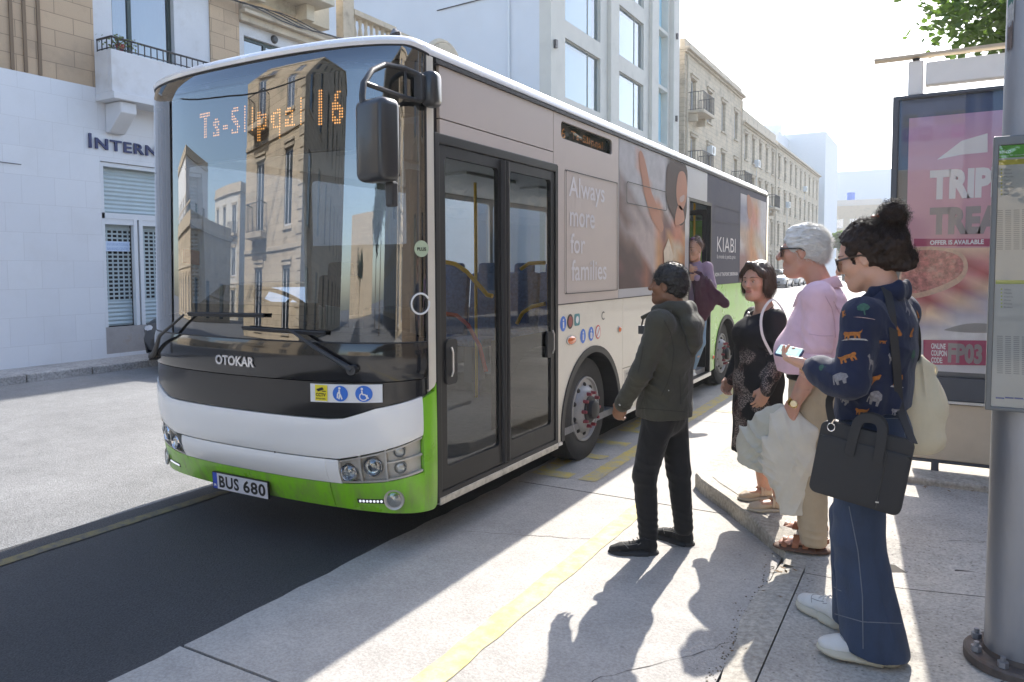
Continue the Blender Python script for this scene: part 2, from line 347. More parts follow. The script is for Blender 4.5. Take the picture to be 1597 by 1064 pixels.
# yellow markings (sheets 4 mm above the slabs)
def marking(nm, x0, y0, x1, y1, m, z=.012, **k):
    b = MB(); n = max(2, int(abs(y1-y0)/.12)); L = []; Rr = []
    for i in range(n+1):
        y = y0+(y1-y0)*i/n; L.append((x0+random.uniform(-.006, .006), y, z)); Rr.append((x1+random.uniform(-.006, .006), y, z))
    b.add(L+Rr, [(i, i+n+1, i+n+2, i+1) for i in range(n)]); return b.build(nm, m, kind='structure', **k)
YB = mat('bay_yellow', (.62, .47, .08), .75); worn(YB, (.36, .34, .3), 9, .36, .62)
marking('yellow_line', -1.83, -6, -1.70, 5.0, YEL)
marking('yellow_line', -2.43, 5.3, -2.29, 8.0, YB); marking('yellow_line', -2.43, 8.02, -2.29, 11.0, YB); marking('yellow_line', -2.43, 11.02, -2.29, 14.0, YB)
for x0, y0, x1, y1 in ((-2.86, 5.28, -2.52, 5.45), (-2.86, 5.45, -2.72, 6.1), (-2.72, 5.95, -2.5, 6.1), (-2.86, 6.5, -2.5, 6.66), (-2.84, 7.1, -2.5, 7.25), (-2.84, 7.25, -2.7, 7.9), (-2.2, 8.6, -1.75, 8.72), (-2.2, 9.4, -1.75, 9.52), (-2.2, 10.2, -1.75, 10.32)):
    marking('bay_lettering', x0, y0, x1, y1, YB)
marking('edge_line', -4.72, -8, -4.62, 3.9, YEL2, z=.003)
marking('edge_line', -4.72, 3.9, -4.62, 60, YEL2, z=.004)

# far pavement
fp = MB(); fp.bx((-13.2, -2, -.05), (-12.02, 140, .115)); fp.build('far_pavement', FARK, kind='structure')
fk = MB(); y = -2.
while y < 60:
    fk.bx((-12.02, y, -.05), (-11.86+random.uniform(-.008, .008), y+.98, .122+random.uniform(-.006, .004))); y += 1.0
fk.bx((-12.02, 60, -.05), (-11.86, 140, .12)); fk.build('far_kerb', FARK, kind='structure', bevel=.015)
# debris in the gutter
DIRT = mat('gutter_dirt', (.20, .165, .12), .95, noise=.4, nscale=60)
gd = MB()
for i in range(260):
    y = random.uniform(2.4, 4.9); x = -.74 - abs(random.gauss(0, .035)); s = random.uniform(.0015, .006)
    gd.ball((x, y, .01), (s, s*random.uniform(.6, 1.4), s*.45), 6)
gd.build('gutter_debris', DIRT, kind='stuff', label='dark grit and leaf bits lying along the gutter')

# ------------------------------------------------ buildings
def Mx(X): return fr((X, 0, 0), (0, 1, 0), (0, 0, 1))      # walls that face the street (+X)
def Mnx(X): return fr((X, 0, 0), (0, -1, 0), (0, 0, 1))    # walls that face -X
def My(Y): return fr((0, Y, 0), (1, 0, 0), (0, 0, 1))      # walls that face -Y
def Mpy(Y): return fr((0, Y, 0), (-1, 0, 0), (0, 0, 1))    # walls that face +Y
def wall(par, M, outline, holes, m, th=.3, name='wall', **k):
    b = MB(); b.poly(outline, th, M @ Matrix.Translation((0, 0, -th)), holes); return b.build(name, m, par, **k)
WPANE = glass('window_glass', (.25, .32, .38), .22, 1.2)
INTERIOR = mat('room_dark', (.03, .03, .035), .9)
CURT = mat('curtain', (.55, .6, .66), .9, noise=.15, nscale=4, stretch=(1, 14, 1))
def window(par, M, r, fm, depth=.16, fw=.06, mull=(), trans=(), sill=None, pane=WPANE, back=INTERIOR, name='window', head=None):
    x0, y0, x1, y1 = r; b = MB()
    holes = []; xs = [x0+fw] + [q for m_ in mull for q in (m_-fw/2, m_+fw/2)] + [x1-fw]; ys = [y0+fw] + [q for m_ in trans for q in (m_-fw/2, m_+fw/2)] + [y1-fw]
    for i in range(0, len(xs), 2):
        for j in range(0, len(ys), 2): holes.append(rect(xs[i], ys[j], xs[i+1], ys[j+1]))
    b.poly(rect(x0, y0, x1, y1), .05, M @ Matrix.Translation((0, 0, -depth-.05)), holes); o = b.build(name, fm, par)
    MB().poly(rect(x0+.01, y0+.01, x1-.01, y1-.01), 0, M @ Matrix.Translation((0, 0, -depth-.03))).build('pane', pane, o)
    if back is not None: MB().poly(rect(x0-.05, y0-.05, x1+.05, y1+.05), .02, M @ Matrix.Translation((0, 0, -depth-.32))).build('curtain', back, o)
    if sill is not None: b = MB(); b.poly(rect(x0-.1, y0-.1, x1+.1, y0), .12, M @ Matrix.Translation((0, 0, -.02))); b.build('sill', sill, o)
    if head is not None: b = MB(); b.poly(rect(x0-.15, y1+.02, x1+.15, y1+.17), .1, M @ Matrix.Translation((0, 0, -.02))); b.poly(rect(x0-.2, y1+.17, x1+.2, y1+.25), .17, M @ Matrix.Translation((0, 0, -.02))); b.build('lintel', head, o)
    return o
def railing(par, pts, z0, z1, m, sp=.13, r=.009, name='railing'):
    b = MB()
    for p, q in zip(pts[:-1], pts[1:]):
        p = Vector((*p, 0)); q = Vector((*q, 0)); L = (q-p).length; n = max(1, int(L/sp))
        b.tube([(p.x, p.y, z1), (q.x, q.y, z1)], .02, 6); b.tube([(p.x, p.y, z0+.04), (q.x, q.y, z0+.04)], .012, 6)
        for i in range(n+1):
            t = p.lerp(q, i/n); b.tube([(t.x, t.y, z0), (t.x, t.y, z1)], r, 5)
    return b.build(name, m, par)
STONE = blocks('limestone_blocks', [(.52, .38, .25), (.45, .33, .22)], .62, .27, .006, (.24, .18, .12), dirt=.5)
STONE2 = blocks('aged_limestone', [(.60, .49, .35), (.52, .43, .31)], .55, .26, .006, (.22, .17, .12), dirt=.75, dcol=(.15, .13, .1))
MARBLE = blocks('white_marble_cladding', [(.70, .71, .73), (.67, .68, .705)], .52, .46, .003, (.56, .56, .57), rough=.35, dirt=.18, bump=.05, dcol=(.45, .42, .38))
PLAST = mat('white_plaster', (.62, .63, .65), .85, noise=.06, nscale=2, dirt=.35, dscale=1.5, dcol=(.34, .3, .25), bump=.15, bscale=30)
TRIMST = mat('stone_trim', (.52, .44, .33), .85, noise=.2, nscale=4, dirt=.7, dscale=2, dcol=(.13, .11, .09), bump=.3)
GREENF = mat('dark_green_frame', (.012, .035, .033), .35, noise=.1)
IRON = mat('painted_iron', (.012, .012, .014), .5)
XL = -12.8
b1 = thing('corner_building', 'limestone corner house with white marble ground floor and railed balcony, left of the bus', 'building', (XL, 8, 0))
wall(b1, Mx(XL), [(1, .05), (20, .05), (20, 4.86), (1, 4.86)], [rect(7.81, .18, 9.9, 3.6)], MARBLE, .35, 'ground_floor_wall')
wall(b1, Mx(XL-.02), [(1, 4.862), (7.79, 4.862), (7.79, 9.4), (1, 9.4)], [rect(3.2, 5.4, 4.3, 7.4)], STONE, .33, 'upper_wall')
wall(b1, Mx(XL-.05), [(7.792, 4.862), (10.2, 4.862), (10.2, 7.35), (7.792, 7.35)], [rect(8.15, 4.9, 9.4, 6.98)], PLAST, .3, 'plaster_wall')
wall(b1, Mx(XL-.02), [(10.202, 4.862), (10.92, 4.862), (10.92, 7.35), (10.202, 7.35)], [], STONE, .33, 'pilaster')
wall(b1, Mx(XL-.12), [(10.922, 4.862), (20, 4.862), (20, 6.9), (10.922, 6.9)], [rect(11.12, 5.3, 12.4, 6.66), rect(14.6, 5.3, 15.9, 6.66)], PLAST, .25, 'plaster_wall')
for gy in (6.42, 6.62, 6.84):     # grooves of the giant pilaster
    MB().bx((XL-.015, gy, 4.87), (XL+.012, gy+.05, 9.3)).build('pilaster_groove', mat('groove', (.2, .14, .09), .9) if gy < 6.5 else bpy.data.materials['groove'], b1)
wall(b1, Mpy(1)@Matrix.Translation((0, 0, .36)), [(12.8, .05), (30, .05), (30, 9.4), (12.8, 9.4)], [], STONE, .3, 'end_wall')
wall(b1, My(20), [(-30, .05), (-12.85, .05), (-12.85, 7.0), (-30, 7.0)], [], STONE, .25, 'end_wall')
cn = MB()
cn.bx((XL-.3, 10.93, 6.9), (XL+.04, 20.1, 7.05)); cn.bx((XL-.3, 10.93, 7.05), (XL+.16, 20.15, 7.13)); cn.build('cornice', TRIMST, b1, bevel=.015)
cn = MB(); cn.bx((XL-.3, 1, 9.4), (XL+.1, 7.8, 9.5)); cn.bx((XL-.3, 1, 9.5), (XL+.25, 7.9, 9.6)); cn.bx((XL-.3, 7.8, 7.35), (XL+.02, 10.93, 7.5)); cn.build('upper_cornice', TRIMST, b1, bevel=.015)
# parapet with balusters and a curved gable
pm = MB()
pm.bx((XL-.22, 14.05, 7.13), (XL+.02, 14.45, 8.45)); pm.bx((XL-.25, 14.45, 7.13), (XL+.0, 16.1, 7.3)); pm.bx((XL-.27, 14.45, 8.02), (XL+.04, 16.1, 8.16))
pm.bx((XL-.22, 16.1, 7.13), (XL+.02, 17.6, 8.1)); 
pts = [(17.6, 7.13), (20.1, 7.13), (20.1, 7.42), (19.4, 7.5)] + [(18.5+.82*math.cos(R(a)), 7.62+.72*math.sin(R(a))) for a in range(0, 181, 15)] + [(17.6, 7.9)]
pm.poly(pts, .24, Mx(XL-.22)); pm.bx((XL-.25, 11.0, 7.13), (XL+.02, 14.05, 7.3)); pm.build('parapet', TRIMST, b1, bevel=.01)
bl = MB()
for i in range(7): bl.lathe((XL-.12, 14.6+i*.22, 7.3), (0, 0, 1), [(.045, 0), (.05, .04), (.03, .1), (.07, .3), (.035, .52), (.05, .66), (.05, .72)], 10)
bl.build('balusters', TRIMST, b1, smooth=True)
cp = MB(); pr = [(18.5+.86*math.cos(R(a)), 7.63+.76*math.sin(R(a))) for a in range(0, 181, 12)]
cp.tube([(XL-.1, y, z) for y, z in pr], .09, 8); cp.build('gable_coping', TRIMST, b1, smooth=True)
# upper storey behind the parapet with projecting closed balcony
ub = MB(); ub.bx((XL-.5, 10.2, 7.5), (XL-.2, 13.8, 10.4)); ub.bx((XL-.3, 11.0, 7.75), (XL+.55, 13.2, 7.95)); ub.bx((XL-.3, 11.25, 7.4), (XL+.15, 11.5, 7.75)); ub.bx((XL-.3, 12.7, 7.4), (XL+.15, 12.95, 7.75)); ub.bx((XL+.4, 11.0, 7.95), (XL+.52, 13.2, 8.8)); ub.bx((XL-.25, 11.0, 7.95), (XL+.4, 11.12, 8.8)); ub.bx((XL-.25, 13.08, 7.95), (XL+.4, 13.2, 8.8))
ub.build('upper_balcony', mat('cream_plaster', (.55, .49, .38), .85, noise=.1, dirt=.5), b1, bevel=.01)
# balcony
BX = XL+.49
bk = MB(); bk.bx((XL+.005, 7.76, 4.62), (BX+.06, 11.3, 4.74)); bk.bx((BX-.1, 7.77, 4.742), (BX, 11.29, 5.46)); bk.bx((XL+.005, 7.77, 4.742), (BX-.102, 7.87, 5.46)); bk.bx((XL+.005, 11.19, 4.742), (BX-.102, 11.29, 5.46))
bk.build('balcony', PLAST, b1, bevel=.01)
for y in (7.93, 10.8):
    q = MB(); q.poly([(0, 4.61), (.46, 4.61), (.46, 4.42), (.1, 4.1), (0, 4.1)], .3, fr((XL+.005, y+.3, 0), (1, 0, 0), (0, 0, 1))); q.build('balcony_bracket', PLAST, b1, bevel=.02)
railing(b1, [(XL+.02, 7.82), (BX-.05, 7.82), (BX-.05, 11.24), (XL+.02, 11.24)], 5.46, 5.68, IRON, .12, .011)
window(b1, Mx(XL-.05), (8.15, 4.9, 9.4, 6.98), GREENF, .1, .07, (8.55,), (), pane=WPANE, back=CURT, name='balcony_door')
window(b1, Mx(XL-.12), (11.12, 5.3, 12.4, 6.66), GREENF, .08, .07, (11.75,), (), pane=WPANE, back=CURT, sill=PLAST)
window(b1, Mx(XL-.12), (14.6, 5.3, 15.9, 6.66), GREENF, .08, .07, (15.25,), (), pane=WPANE, back=CURT, sill=PLAST)
window(b1, Mx(XL-.02), (3.2, 5.4, 4.3, 7.4), GREENF, .1, .07, (3.75,), (6.7,), pane=WPANE, back=CURT, sill=PLAST)
MB().lathe((XL-.12, 11.95, 6.78), (1, 0, 0), [(.0, .07), (.06, .07), (.09, .03), (.09, 0)], 16).build('wall_lamp', DARK, b1, smooth=True)
# pot plant on the balcony rail
pp = thing('potted_plant', 'red pot with trailing plant on the corner of the left balcony', 'potted plant', (BX-.1, 8.0, 5.47), local=True)
MB().lathe((0, 0, 0), (0, 0, 1), [(.05, 0), (.075, .1), (.08, .12), (.07, .12), (.06, .1), (0, .1)], 14).build('pot', mat('red_pot', (.25, .05, .05), .6), pp, smooth=True)
lf = MB()
for i in range(150):
    a = random.uniform(0, 6.28); r = abs(random.gauss(0, .13)); c = Vector((r*math.cos(a), r*math.sin(a)*1.5, .12+random.uniform(-.12, .14)))
    u = Vector((random.gauss(0, 1), random.gauss(0, 1), random.gauss(0, .5))).normalized()*.03; v = u.orthogonal().normalized()*.018
    lf.add([c-u, c+v, c+u, c-v], [(0, 1, 2, 3)])
lf.build('leaves', mat('pot_leaves', (.09, .13, .03), .6), pp)
# shop front: roller shutters behind a white frame
WF = mat('white_shop_frame', (.66, .68, .70), .4)
SHUT = mat('shutter_slats', (.42, .50, .52), .45, noise=.08, nscale=3)
sf = MB(); yo0, yo1 = 7.82, 9.89
sf.bx((XL-.12, yo0, 2.6), (XL-.03, yo1, 2.7)); sf.bx((XL-.12, yo0, 3.52), (XL-.03, yo1, 3.59)); sf.bx((XL-.12, yo0, .66), (XL-.03, yo0+.06, 3.52))
for a in (8.42, 8.53, 9.2, 9.31): sf.bx((XL-.12, a, .66), (XL-.03, a+.07, 2.6))
for a, c in ((7.88, 8.42), (8.60, 9.2), (9.38, 9.89)): sf.bx((XL-.11, a, 2.5), (XL-.04, c, 2.6))
sf.build('shop_frame', WF, b1)
def shutter(y0, y1, z0, z1, sl0=None, sl1=None):
    b = MB(); z = z0; i = 0; X = XL-.16
    while z < z1-.01:
        h = .075
        if sl0 is not None and sl0 < z < sl1:      # perforated rows
            b.bx((X-.01, y0, z), (X+.008, y1, z+.03)); yy = y0; n = int((y1-y0)/.1)
            for k in range(n+1): b.bx((X-.008, y0+k*.1-.012, z+.0305), (X+.006, y0+k*.1+.012, z+.0745))
        else: b.add([(X, y0, z), (X, y1, z), (X+.014, y1, z+.035), (X+.014, y0, z+.035), (X, y1, z+.075), (X, y0, z+.075)], [(0, 1, 2, 3), (3, 2, 4, 5)])
        z += h; i += 1
    return b.build('roller_shutter', SHUT, b1)
shutter(7.88, 9.89, 2.7, 3.52); shutter(7.88, 8.42, .67, 2.5, 1.05, 2.36); shutter(8.60, 9.2, .67, 2.5, 1.05, 2.36); shutter(9.38, 9.89, .67, 2.5, 1.05, 2.36)
MB().bx((XL-.9, 7.8, .1), (XL-.85, 9.9, 3.7)).build('shop_interior', INTERIOR, b1)
MB().bx((XL-.1, 7.82, .18), (XL-.02, 9.89, .655)).build('shop_sill_board', mat('stained_board', (.33, .31, .30), .7, noise=.2, nscale=3, dirt=.8, dscale=3, dcol=(.25, .16, .09)), b1)
pl = MB(); pl.bx((XL-.13, 7.93, 2.02), (XL-.11, 8.38, 2.2)); sg = pl.build('door_plate', mat('plate_blue', (.55, .66, .82), .4), b1)
v, f = fit_text('INTERNATIONAL', .4, .05); b = MB(); M = fr((XL-.108, 7.955, 2.12), (0, 1, 0), (0, 0, 1)); b.add([M@Vector((x, y, 0)) for x, y in v], f)
M = fr((XL-.108, 7.955, 2.04), (0, 1, 0), (0, 0, 1)); v, f = fit_text('BANKING CENTRE', .4, .05); b.add([M@Vector((x, y, 0)) for x, y in v], f); b.build('plate_lettering', mat('plate_text', (.25, .38, .62), .5), sg)
NAVYL = mat('navy_letters', (.015, .025, .11), .35)
def solid_text(txt, M, w, h, th, m, name, par, bold=.02, spacing=1.):
    v, f = fit_text(txt, w, h, spacing, bold); b = MB(); n = len(v)
    b.add([M@Vector((x, y, th)) for x, y in v], f)
    ec = {}
    for q in f:
        for i in range(len(q)):
            e = (q[i], q[(i+1) % len(q)]); ec[e] = 1
    for (a, c) in list(ec):
        if (c, a) not in ec: b.add([M@Vector((*v[a], 0)), M@Vector((*v[c], 0)), M@Vector((*v[c], th)), M@Vector((*v[a], th))], [(0, 1, 2, 3)])
    return b.build(name, m, par)
solid_text('I', fr((XL+.01, 7.61, 3.80), (0, 1, 0), (0, 0, 1)), .045, .25, .03, NAVYL, 'wall_lettering', b1, .03)
solid_text('NTERN', fr((XL+.01, 7.72, 3.80), (0, 1, 0), (0, 0, 1)), 1.18, .19, .03, NAVYL, 'wall_lettering', b1, .02, 1.15)
# cables clipped below the cornice
cb = MB()
for k in range(4):
    pts = [(XL+.1+.03*k, 7.9+i*.5, 7.28-.04*k - .05*math.sin(i*1.3+k)) for i in range(0, 15)]; cb.tube(pts, .012, 5)
cb.tube([(XL+.02, 5.2, 3.4), (XL+.02, 6.5, 3.38)], .006, 5); cb.tube([(XL+.02, 5.2, 3.4), (XL+.02, 5.18, 2.6)], .006, 5)
cb.build('cables', IRON, b1)
roofb = MB(); roofb.bx((-30, 1.1, 6.95), (XL-.42, 19.7, 7.0)); roofb.build('roof', TRIMST, b1)

# tower
CREAM = mat('cream_render', (.60, .57, .51), .85, noise=.05, nscale=1.5, dirt=.15)
TW = mat('party_wall_white', (.64, .66, .70), .9, noise=.04, nscale=.8, dirt=.12, dscale=.5, dcol=(.5, .47, .42))
TPANE = glass('tower_glass', (.78, .92, .96), .10, 1.1)
LINEN = mat('pale_blind', (.36, .62, .74), .9, noise=.08, nscale=2, stretch=(1, 10, 1))
tb = thing('tower_building', 'tall cream apartment tower with big recessed windows and blank white side wall', 'building', (XL, 33, 0))
A0, A1 = onx(884, 60, XL)[1], onx(935, 90, XL)[1]; B0, B1 = onx(968, 30, XL)[1], onx(1003, 55, XL)[1]; C0, C1 = onx(1028, 30, XL)[1], onx(1042, 40, XL)[1]
hol = []; wins = []
for k in range(-2, 3):
    z = 8.45+k*2.97
    if z < 0: continue
    wins += [(A0-.15, z-.1, A1+.1, z+2.2), (B0-.15, z-.05, B1+.1, z+2.2), (C0, z-.2, C1, z+2.6)]
hol = [rect(*q) for q in wins]
wall(tb, Mx(XL), rect(25.4, .1, 40.6, 17.5), hol, CREAM, .5, 'facade')
for i, q in enumerate(wins):
    if i % 3 < 2: window(tb, Mx(XL), q, mat('pale_frame', (.5, .5, .48), .5) if i == 0 else bpy.data.materials['pale_frame'], .12, .03, (q[0]+(q[2]-q[0])*.7,), (), pane=TPANE, back=LINEN)
    else: MB().poly(rect(*q), .03, Mx(XL-.4)).build('blind', LINEN, tb)
pl = MB()
for y in (30.9, 36.3): pl.bx((XL+.001, y, .1), (XL+.18, y+.9, 17.5))
pl.bx((XL+.001, 39.6, .1), (XL+.25, 40.6, 17.5)); pl.build('pier', CREAM, tb, bevel=.02)
wall(tb, My(25.4), [(-60, .1), (XL-.501, .1), (XL-.501, 17.5), (-60, 17.5)], [], TW, .3, 'side_wall')
MB().bx((-60, 25.8, 17.4), (XL-.55, 40.5, 17.6)).build('roof', CREAM, tb)
wall(tb, Mpy(40.3)@Matrix.Translation((0, 0, .3)), [(13.301, .1), (60, .1), (60, 17.5), (13.301, 17.5)], [], TW, .3, 'side_wall')

for z in (5.2, 9.6, 14.0):
    MB().bx((XL+.25, 39.9, z), (XL+.36, 40.05, z+.3)).build('facade_lamp', DARK, tb); MB().bx((XL+.001, 25.6, z+.4), (XL+.12, 25.75, z+.7)).build('facade_lamp', DARK, tb)
MB().tube([(-14.6, 25.33, .2), (-14.6, 25.33, 17.3)], .05, 8).build('drainpipe', WF, tb); MB().tube([(-18, 25.36, 12.2), (-15, 25.36, 12.3), (-14.6, 25.36, 12.1)], .02, 6).build('wall_cable', IRON, tb)
def aircon(par, X, y, z):
    q = MB(); q.bx((X+.001, y-.4, z), (X+.32, y+.4, z+.55)); o = q.build('air_conditioner', WF, par, bevel=.015); q = MB(); q.lathe((X+.322, y-.08, z+.28), (1, 0, 0), [(.22, 0), (.22, .01), (.2, .014), (.03, .006), (0, .01)], 20); q.build('fan_grille', DARK, o, smooth=True); q = MB(); q.tube([(X+.02, y+.35, z), (X+.02, y+.35, z-1.6)], .02, 6); q.build('pipe', WF, o)
# further stone houses along the left of the street
def terrace(label, X, y0, y1, ztop, floors, wm, cols, fz0=4.6, fh=3.3, ww=1.0, wh=1.9, balc=(), group='stone houses receding along the left of the street', depth=14, cat='building', name='stone_house', par_h=.5, roofp=True, frame=None, shut=None):
    t = thing(name, label, cat, (X, (y0+y1)/2, 0), 0, group); holes = []; ws = []
    n = cols; step = (y1-y0)/n
    for k in range(floors):
        for i in range(n):
            c = y0+step*(i+.5); z = fz0+k*fh; ws.append((c-ww/2, z, c+ww/2, z+wh))
    for i in range(n): c = y0+step*(i+.5); ws.append((c-ww/2, .15, c+ww/2, 2.8))
    holes = [rect(*q) for q in ws]
    wall(t, Mx(X), rect(y0, .1, y1, ztop), holes, wm, .35)
    for q in ws: window(t, Mx(X), q, frame or PLAST, .2, .08, ((q[0]+q[2])/2,), (), pane=WPANE, back=CURT, sill=TRIMST if q[1] > 1 else None, head=TRIMST)
    c = MB(); c.bx((X-.3, y0-.05, ztop), (X+.12, y1+.05, ztop+.12)); c.bx((X-.3, y0-.1, ztop+.12), (X+.3, y1+.1, ztop+.25)); c.bx((X-.3, y0, ztop+.25), (X, y1, ztop+.25+par_h))
    c.bx((X, y0-.02, fz0-.9), (X+.08, y1+.02, fz0-.7)); c.build('cornice', TRIMST, t, bevel=.01)
    for (i, k) in balc:
        cy = y0+step*(i+.5); z = fz0+k*fh-.05; w_ = ww/2+.7
        s_ = MB(); s_.bx((X+.001, cy-w_, z-.18), (X+.95, cy+w_, z)); s_.bx((X+.001, cy-w_+.2, z-.6), (X+.5, cy-w_+.45, z-.18)); s_.bx((X+.001, cy+w_-.45, z-.6), (X+.5, cy+w_-.2, z-.18)); q = s_.build('balcony', TRIMST, t, bevel=.03)
        railing(q, [(X+.02, cy-w_+.05), (X+.9, cy-w_+.05), (X+.9, cy+w_-.05), (X+.02, cy+w_-.05)], z, z+1., IRON, .14, .014)
    b = MB(); b.poly(rect(X-depth, .1, X-.36, ztop), .3, My(y0)@Matrix.Translation((0, 0, -.3))); b.poly(rect(-(X-.36), .1, -(X-depth), ztop), .3, Mpy(y1)@Matrix.Translation((0, 0, -.3))); b.bx((X-depth, y0+.31, ztop-.4), (X-.37, y1-.31, ztop-.2)); b.build('side_walls', wm, t)
    return t
XB = XL+.3
tA = terrace('tallest limestone terrace house just past the cream tower, iron balconies', XB, 41.4, 55.4, 13.7, 3, STONE2, 4, fz0=4.0, balc=((0, 2), (3, 1), (0, 1)))
tB = terrace('lower ornate limestone house between the tall terrace and the long stone block', XB, 55.6, 68.5, 12.0, 3, STONE2, 5, fz0=3.6, fh=3., balc=((1, 1), (3, 1)), par_h=.9)
tC = terrace('long weathered stone block farthest along the left of the street', XB, 68.8, 96, 12.2, 3, STONE2, 9, fz0=3.6, fh=3., par_h=.3)
for t_, y, z in ((tA, 46.6, 8.6), (tA, 53.4, 5.4), (tB, 60.2, 9.4), (tB, 65.5, 6.2), (tC, 74.2, 7.2), (tC, 84.5, 9.6), (tC, 91, 5.6)): aircon(t_, XB, y, z)
for t_, y, z in ((tA, 55.2, 13.6), (tB, 68.3, 11.9), (tA, 41.7, 13.6)): MB().tube([(XB+.08, y, .2), (XB+.08, y, z)], .055, 6).build('drainpipe', TRIMST, t_)
WHB = mat('white_block_paint', (.74, .74, .74), .9, noise=.04)
def block(label, x0, y0, x1, y1, z1, m=WHB, winx=None, name='apartment_block', group=None, fronts=True, zw=3.0, nx=4, ny=3, tank=True):
    t = thing(name, label, 'building', ((x0+x1)/2, (y0+y1)/2, 0), 0, group)
    hs = []; fl = int(z1/zw)
    if fronts:
        sx = (x1-x0)/nx
        for k in range(fl):
            for i in range(nx): c = x0+sx*(i+.5); hs.append((c-.55, 1+k*zw, c+.55, 2.6+k*zw))
    wall(t, My(y0), rect(x0, 0, x1, z1), [rect(*q) for q in hs], m, .3)
    for q in hs: window(t, My(y0), q, PLAST, .15, .07, ((q[0]+q[2])/2,), (), back=None)
    b = MB(); b.bx((x1-.3, y0+.31, 0), (x1, y1, z1)); b.bx((x0, y0+.31, 0), (x0+.3, y1, z1)); b.bx((x0, y1+.01, 0), (x1, y1+.3, z1)); b.bx((x0+.31, y0+.31, z1-.3), (x1-.31, y1, z1-.05)); b.build('side_walls', m, t)
    if hs: MB().bx((x0+.4, y0+1.2, .1), (x1-.4, y0+1.4, z1-.4)).build('rooms', INTERIOR, t)
    if tank:
        b = MB(); b.bx((x0+.1*(x1-x0), y0+1, z1), (x0+.45*(x1-x0), y0+4, z1+1.6)); b.build('roof_hut', m, t)
    return t
block('white block rising behind the stone houses, with a plain rooftop hut', -30, 92, -16.5, 100, 17.5, fronts=False)
block('taller white block with a narrow street side, behind the long stone block', -22, 99, -12.2, 112, 18.2, fronts=False)
block('wide pale blue-white building closing the end of the street', -24, 178, -1, 190, 22.3, fronts=False, m=mat('pale_blue_paint', (.66, .68, .72), .9), tank=False)
block('tan stone building at the end of the street with plain windows', -22, 140, 3, 150, 12.0, m=mat('tan_stone_far', (.52, .42, .30), .9, noise=.1, dirt=.4), nx=12, zw=3.6, tank=False)
hb = block('small flat-roofed house on the hill with a blue water tank', -17.5, 160, -9.5, 166, 14.6, m=mat('grey_render_far', (.45, .44, .42), .9), nx=4, zw=3.4, tank=False)
MB().cyl((-15.2, 163, 14.6), (-15.2, 163, 16.3), .75, n=16).build('water_tank', mat('blue_tank', (.02, .12, .5), .5), hb)

# street corner behind the viewer (mirrored in the windscreen)
GF = GREENF
def corner_house(label, x0, x1, ynear, yfar, ztop, wm, name='corner_house'):
    t = thing(name, label, 'building', (x1, ynear, 0)); hs = []
    n = max(1, int((x1-x0)/3.0)); sx = (x1-x0)/n
    for k in range(4):
        for i in range(n): c = x0+sx*(i+.5); hs.append((-c-.55, .4+k*3.6, -c+.55, 2.8+k*3.6))
    hs = [q for q in hs if q[3] < ztop]
    wall(t, Mpy(ynear), rect(-x1, 0, -x0, ztop), [rect(*q) for q in hs], wm, .35)
    for j, q in enumerate(hs):
        window(t, Mpy(ynear), q, PLAST, .15, .09, ((q[0]+q[2])/2,), (), back=CURT, sill=TRIMST, head=TRIMST)
        if q[1] > 2 and j % 2 == 0:
            cx = -(q[0]+q[2])/2; s_ = MB(); s_.bx((cx-1.1, ynear+.001, q[1]-.25), (cx+1.1, ynear+.9, q[1]-.05)); o = s_.build('balcony', TRIMST, t, bevel=.02)
            railing(o, [(cx-1.05, ynear+.02), (cx-1.05, ynear+.85), (cx+1.05, ynear+.85), (cx+1.05, ynear+.02)], q[1]-.05, q[1]+.9, IRON, .14, .015)
    ys = []; m_ = int((ynear-yfar)/3.2); sy = (ynear-yfar)/m_
    for k in range(4):
        for i in range(m_): c = yfar+sy*(i+.5); ys.append((c-.55, .4+k*3.6, c+.55, 2.8+k*3.6))
    ys = [q for q in ys if q[3] < ztop]
    wall(t, Mx(x1)@Matrix.Translation((0, 0, .0)), rect(yfar, 0, ynear-.36, ztop), [rect(*q) for q in ys if q[2] < ynear-.4], wm, .35, 'side_wall')
    for q in ys:
        if q[2] < ynear-.4: window(t, Mx(x1), q, GF, .15, .09, ((q[0]+q[2])/2,), (), back=CURT, sill=TRIMST)
    c = MB(); c.bx((x0, yfar, ztop), (x1+.3, ynear+.3, ztop+.3)); c.bx((x0, yfar, ztop+.3), (x1, ynear, ztop+.9)); c.bx((x0, ynear+.0, 3.3), (x1+.08, ynear+.1, 3.45)); c.bx((x0, ynear, 6.9), (x1+.08, ynear+.1, 7.05)); c.build('cornice', TRIMST, t, bevel=.02)
    q = MB()
    k = 0; z = .1
    while z < ztop-.3: q.bx((x1-.5 if k % 2 else x1-.7, ynear+.002, z), (x1+.03, ynear+.05, z+.32)); z += .36; k += 1
    q.build('quoins', TRIMST, t, bevel=.01)
    return t
corner_house('tall limestone corner house with balconies, behind the viewer', -21, -12.6, -12, -40, 15, STONE2)
corner_house('long limestone house on the shelter side of the street, behind the viewer', 8, 20, -9, -50, 12, STONE2)
corner_house('white apartment block far down the side street', -78, -62, -22, -34, 13.5, WHB, 'apartment_block')
corner_house('grey apartment block far down the side street', -60, -50, -36, -48, 11, CREAM, 'apartment_block')
block('pale apartment block closing the street far behind the viewer', -13, -96, 12, -80, 12, fronts=True, m=STONE2, nx=8, tank=False)
corner_house('low limestone house across the side street behind the viewer', -56, -40, -14, -26, 5.6, STONE2)
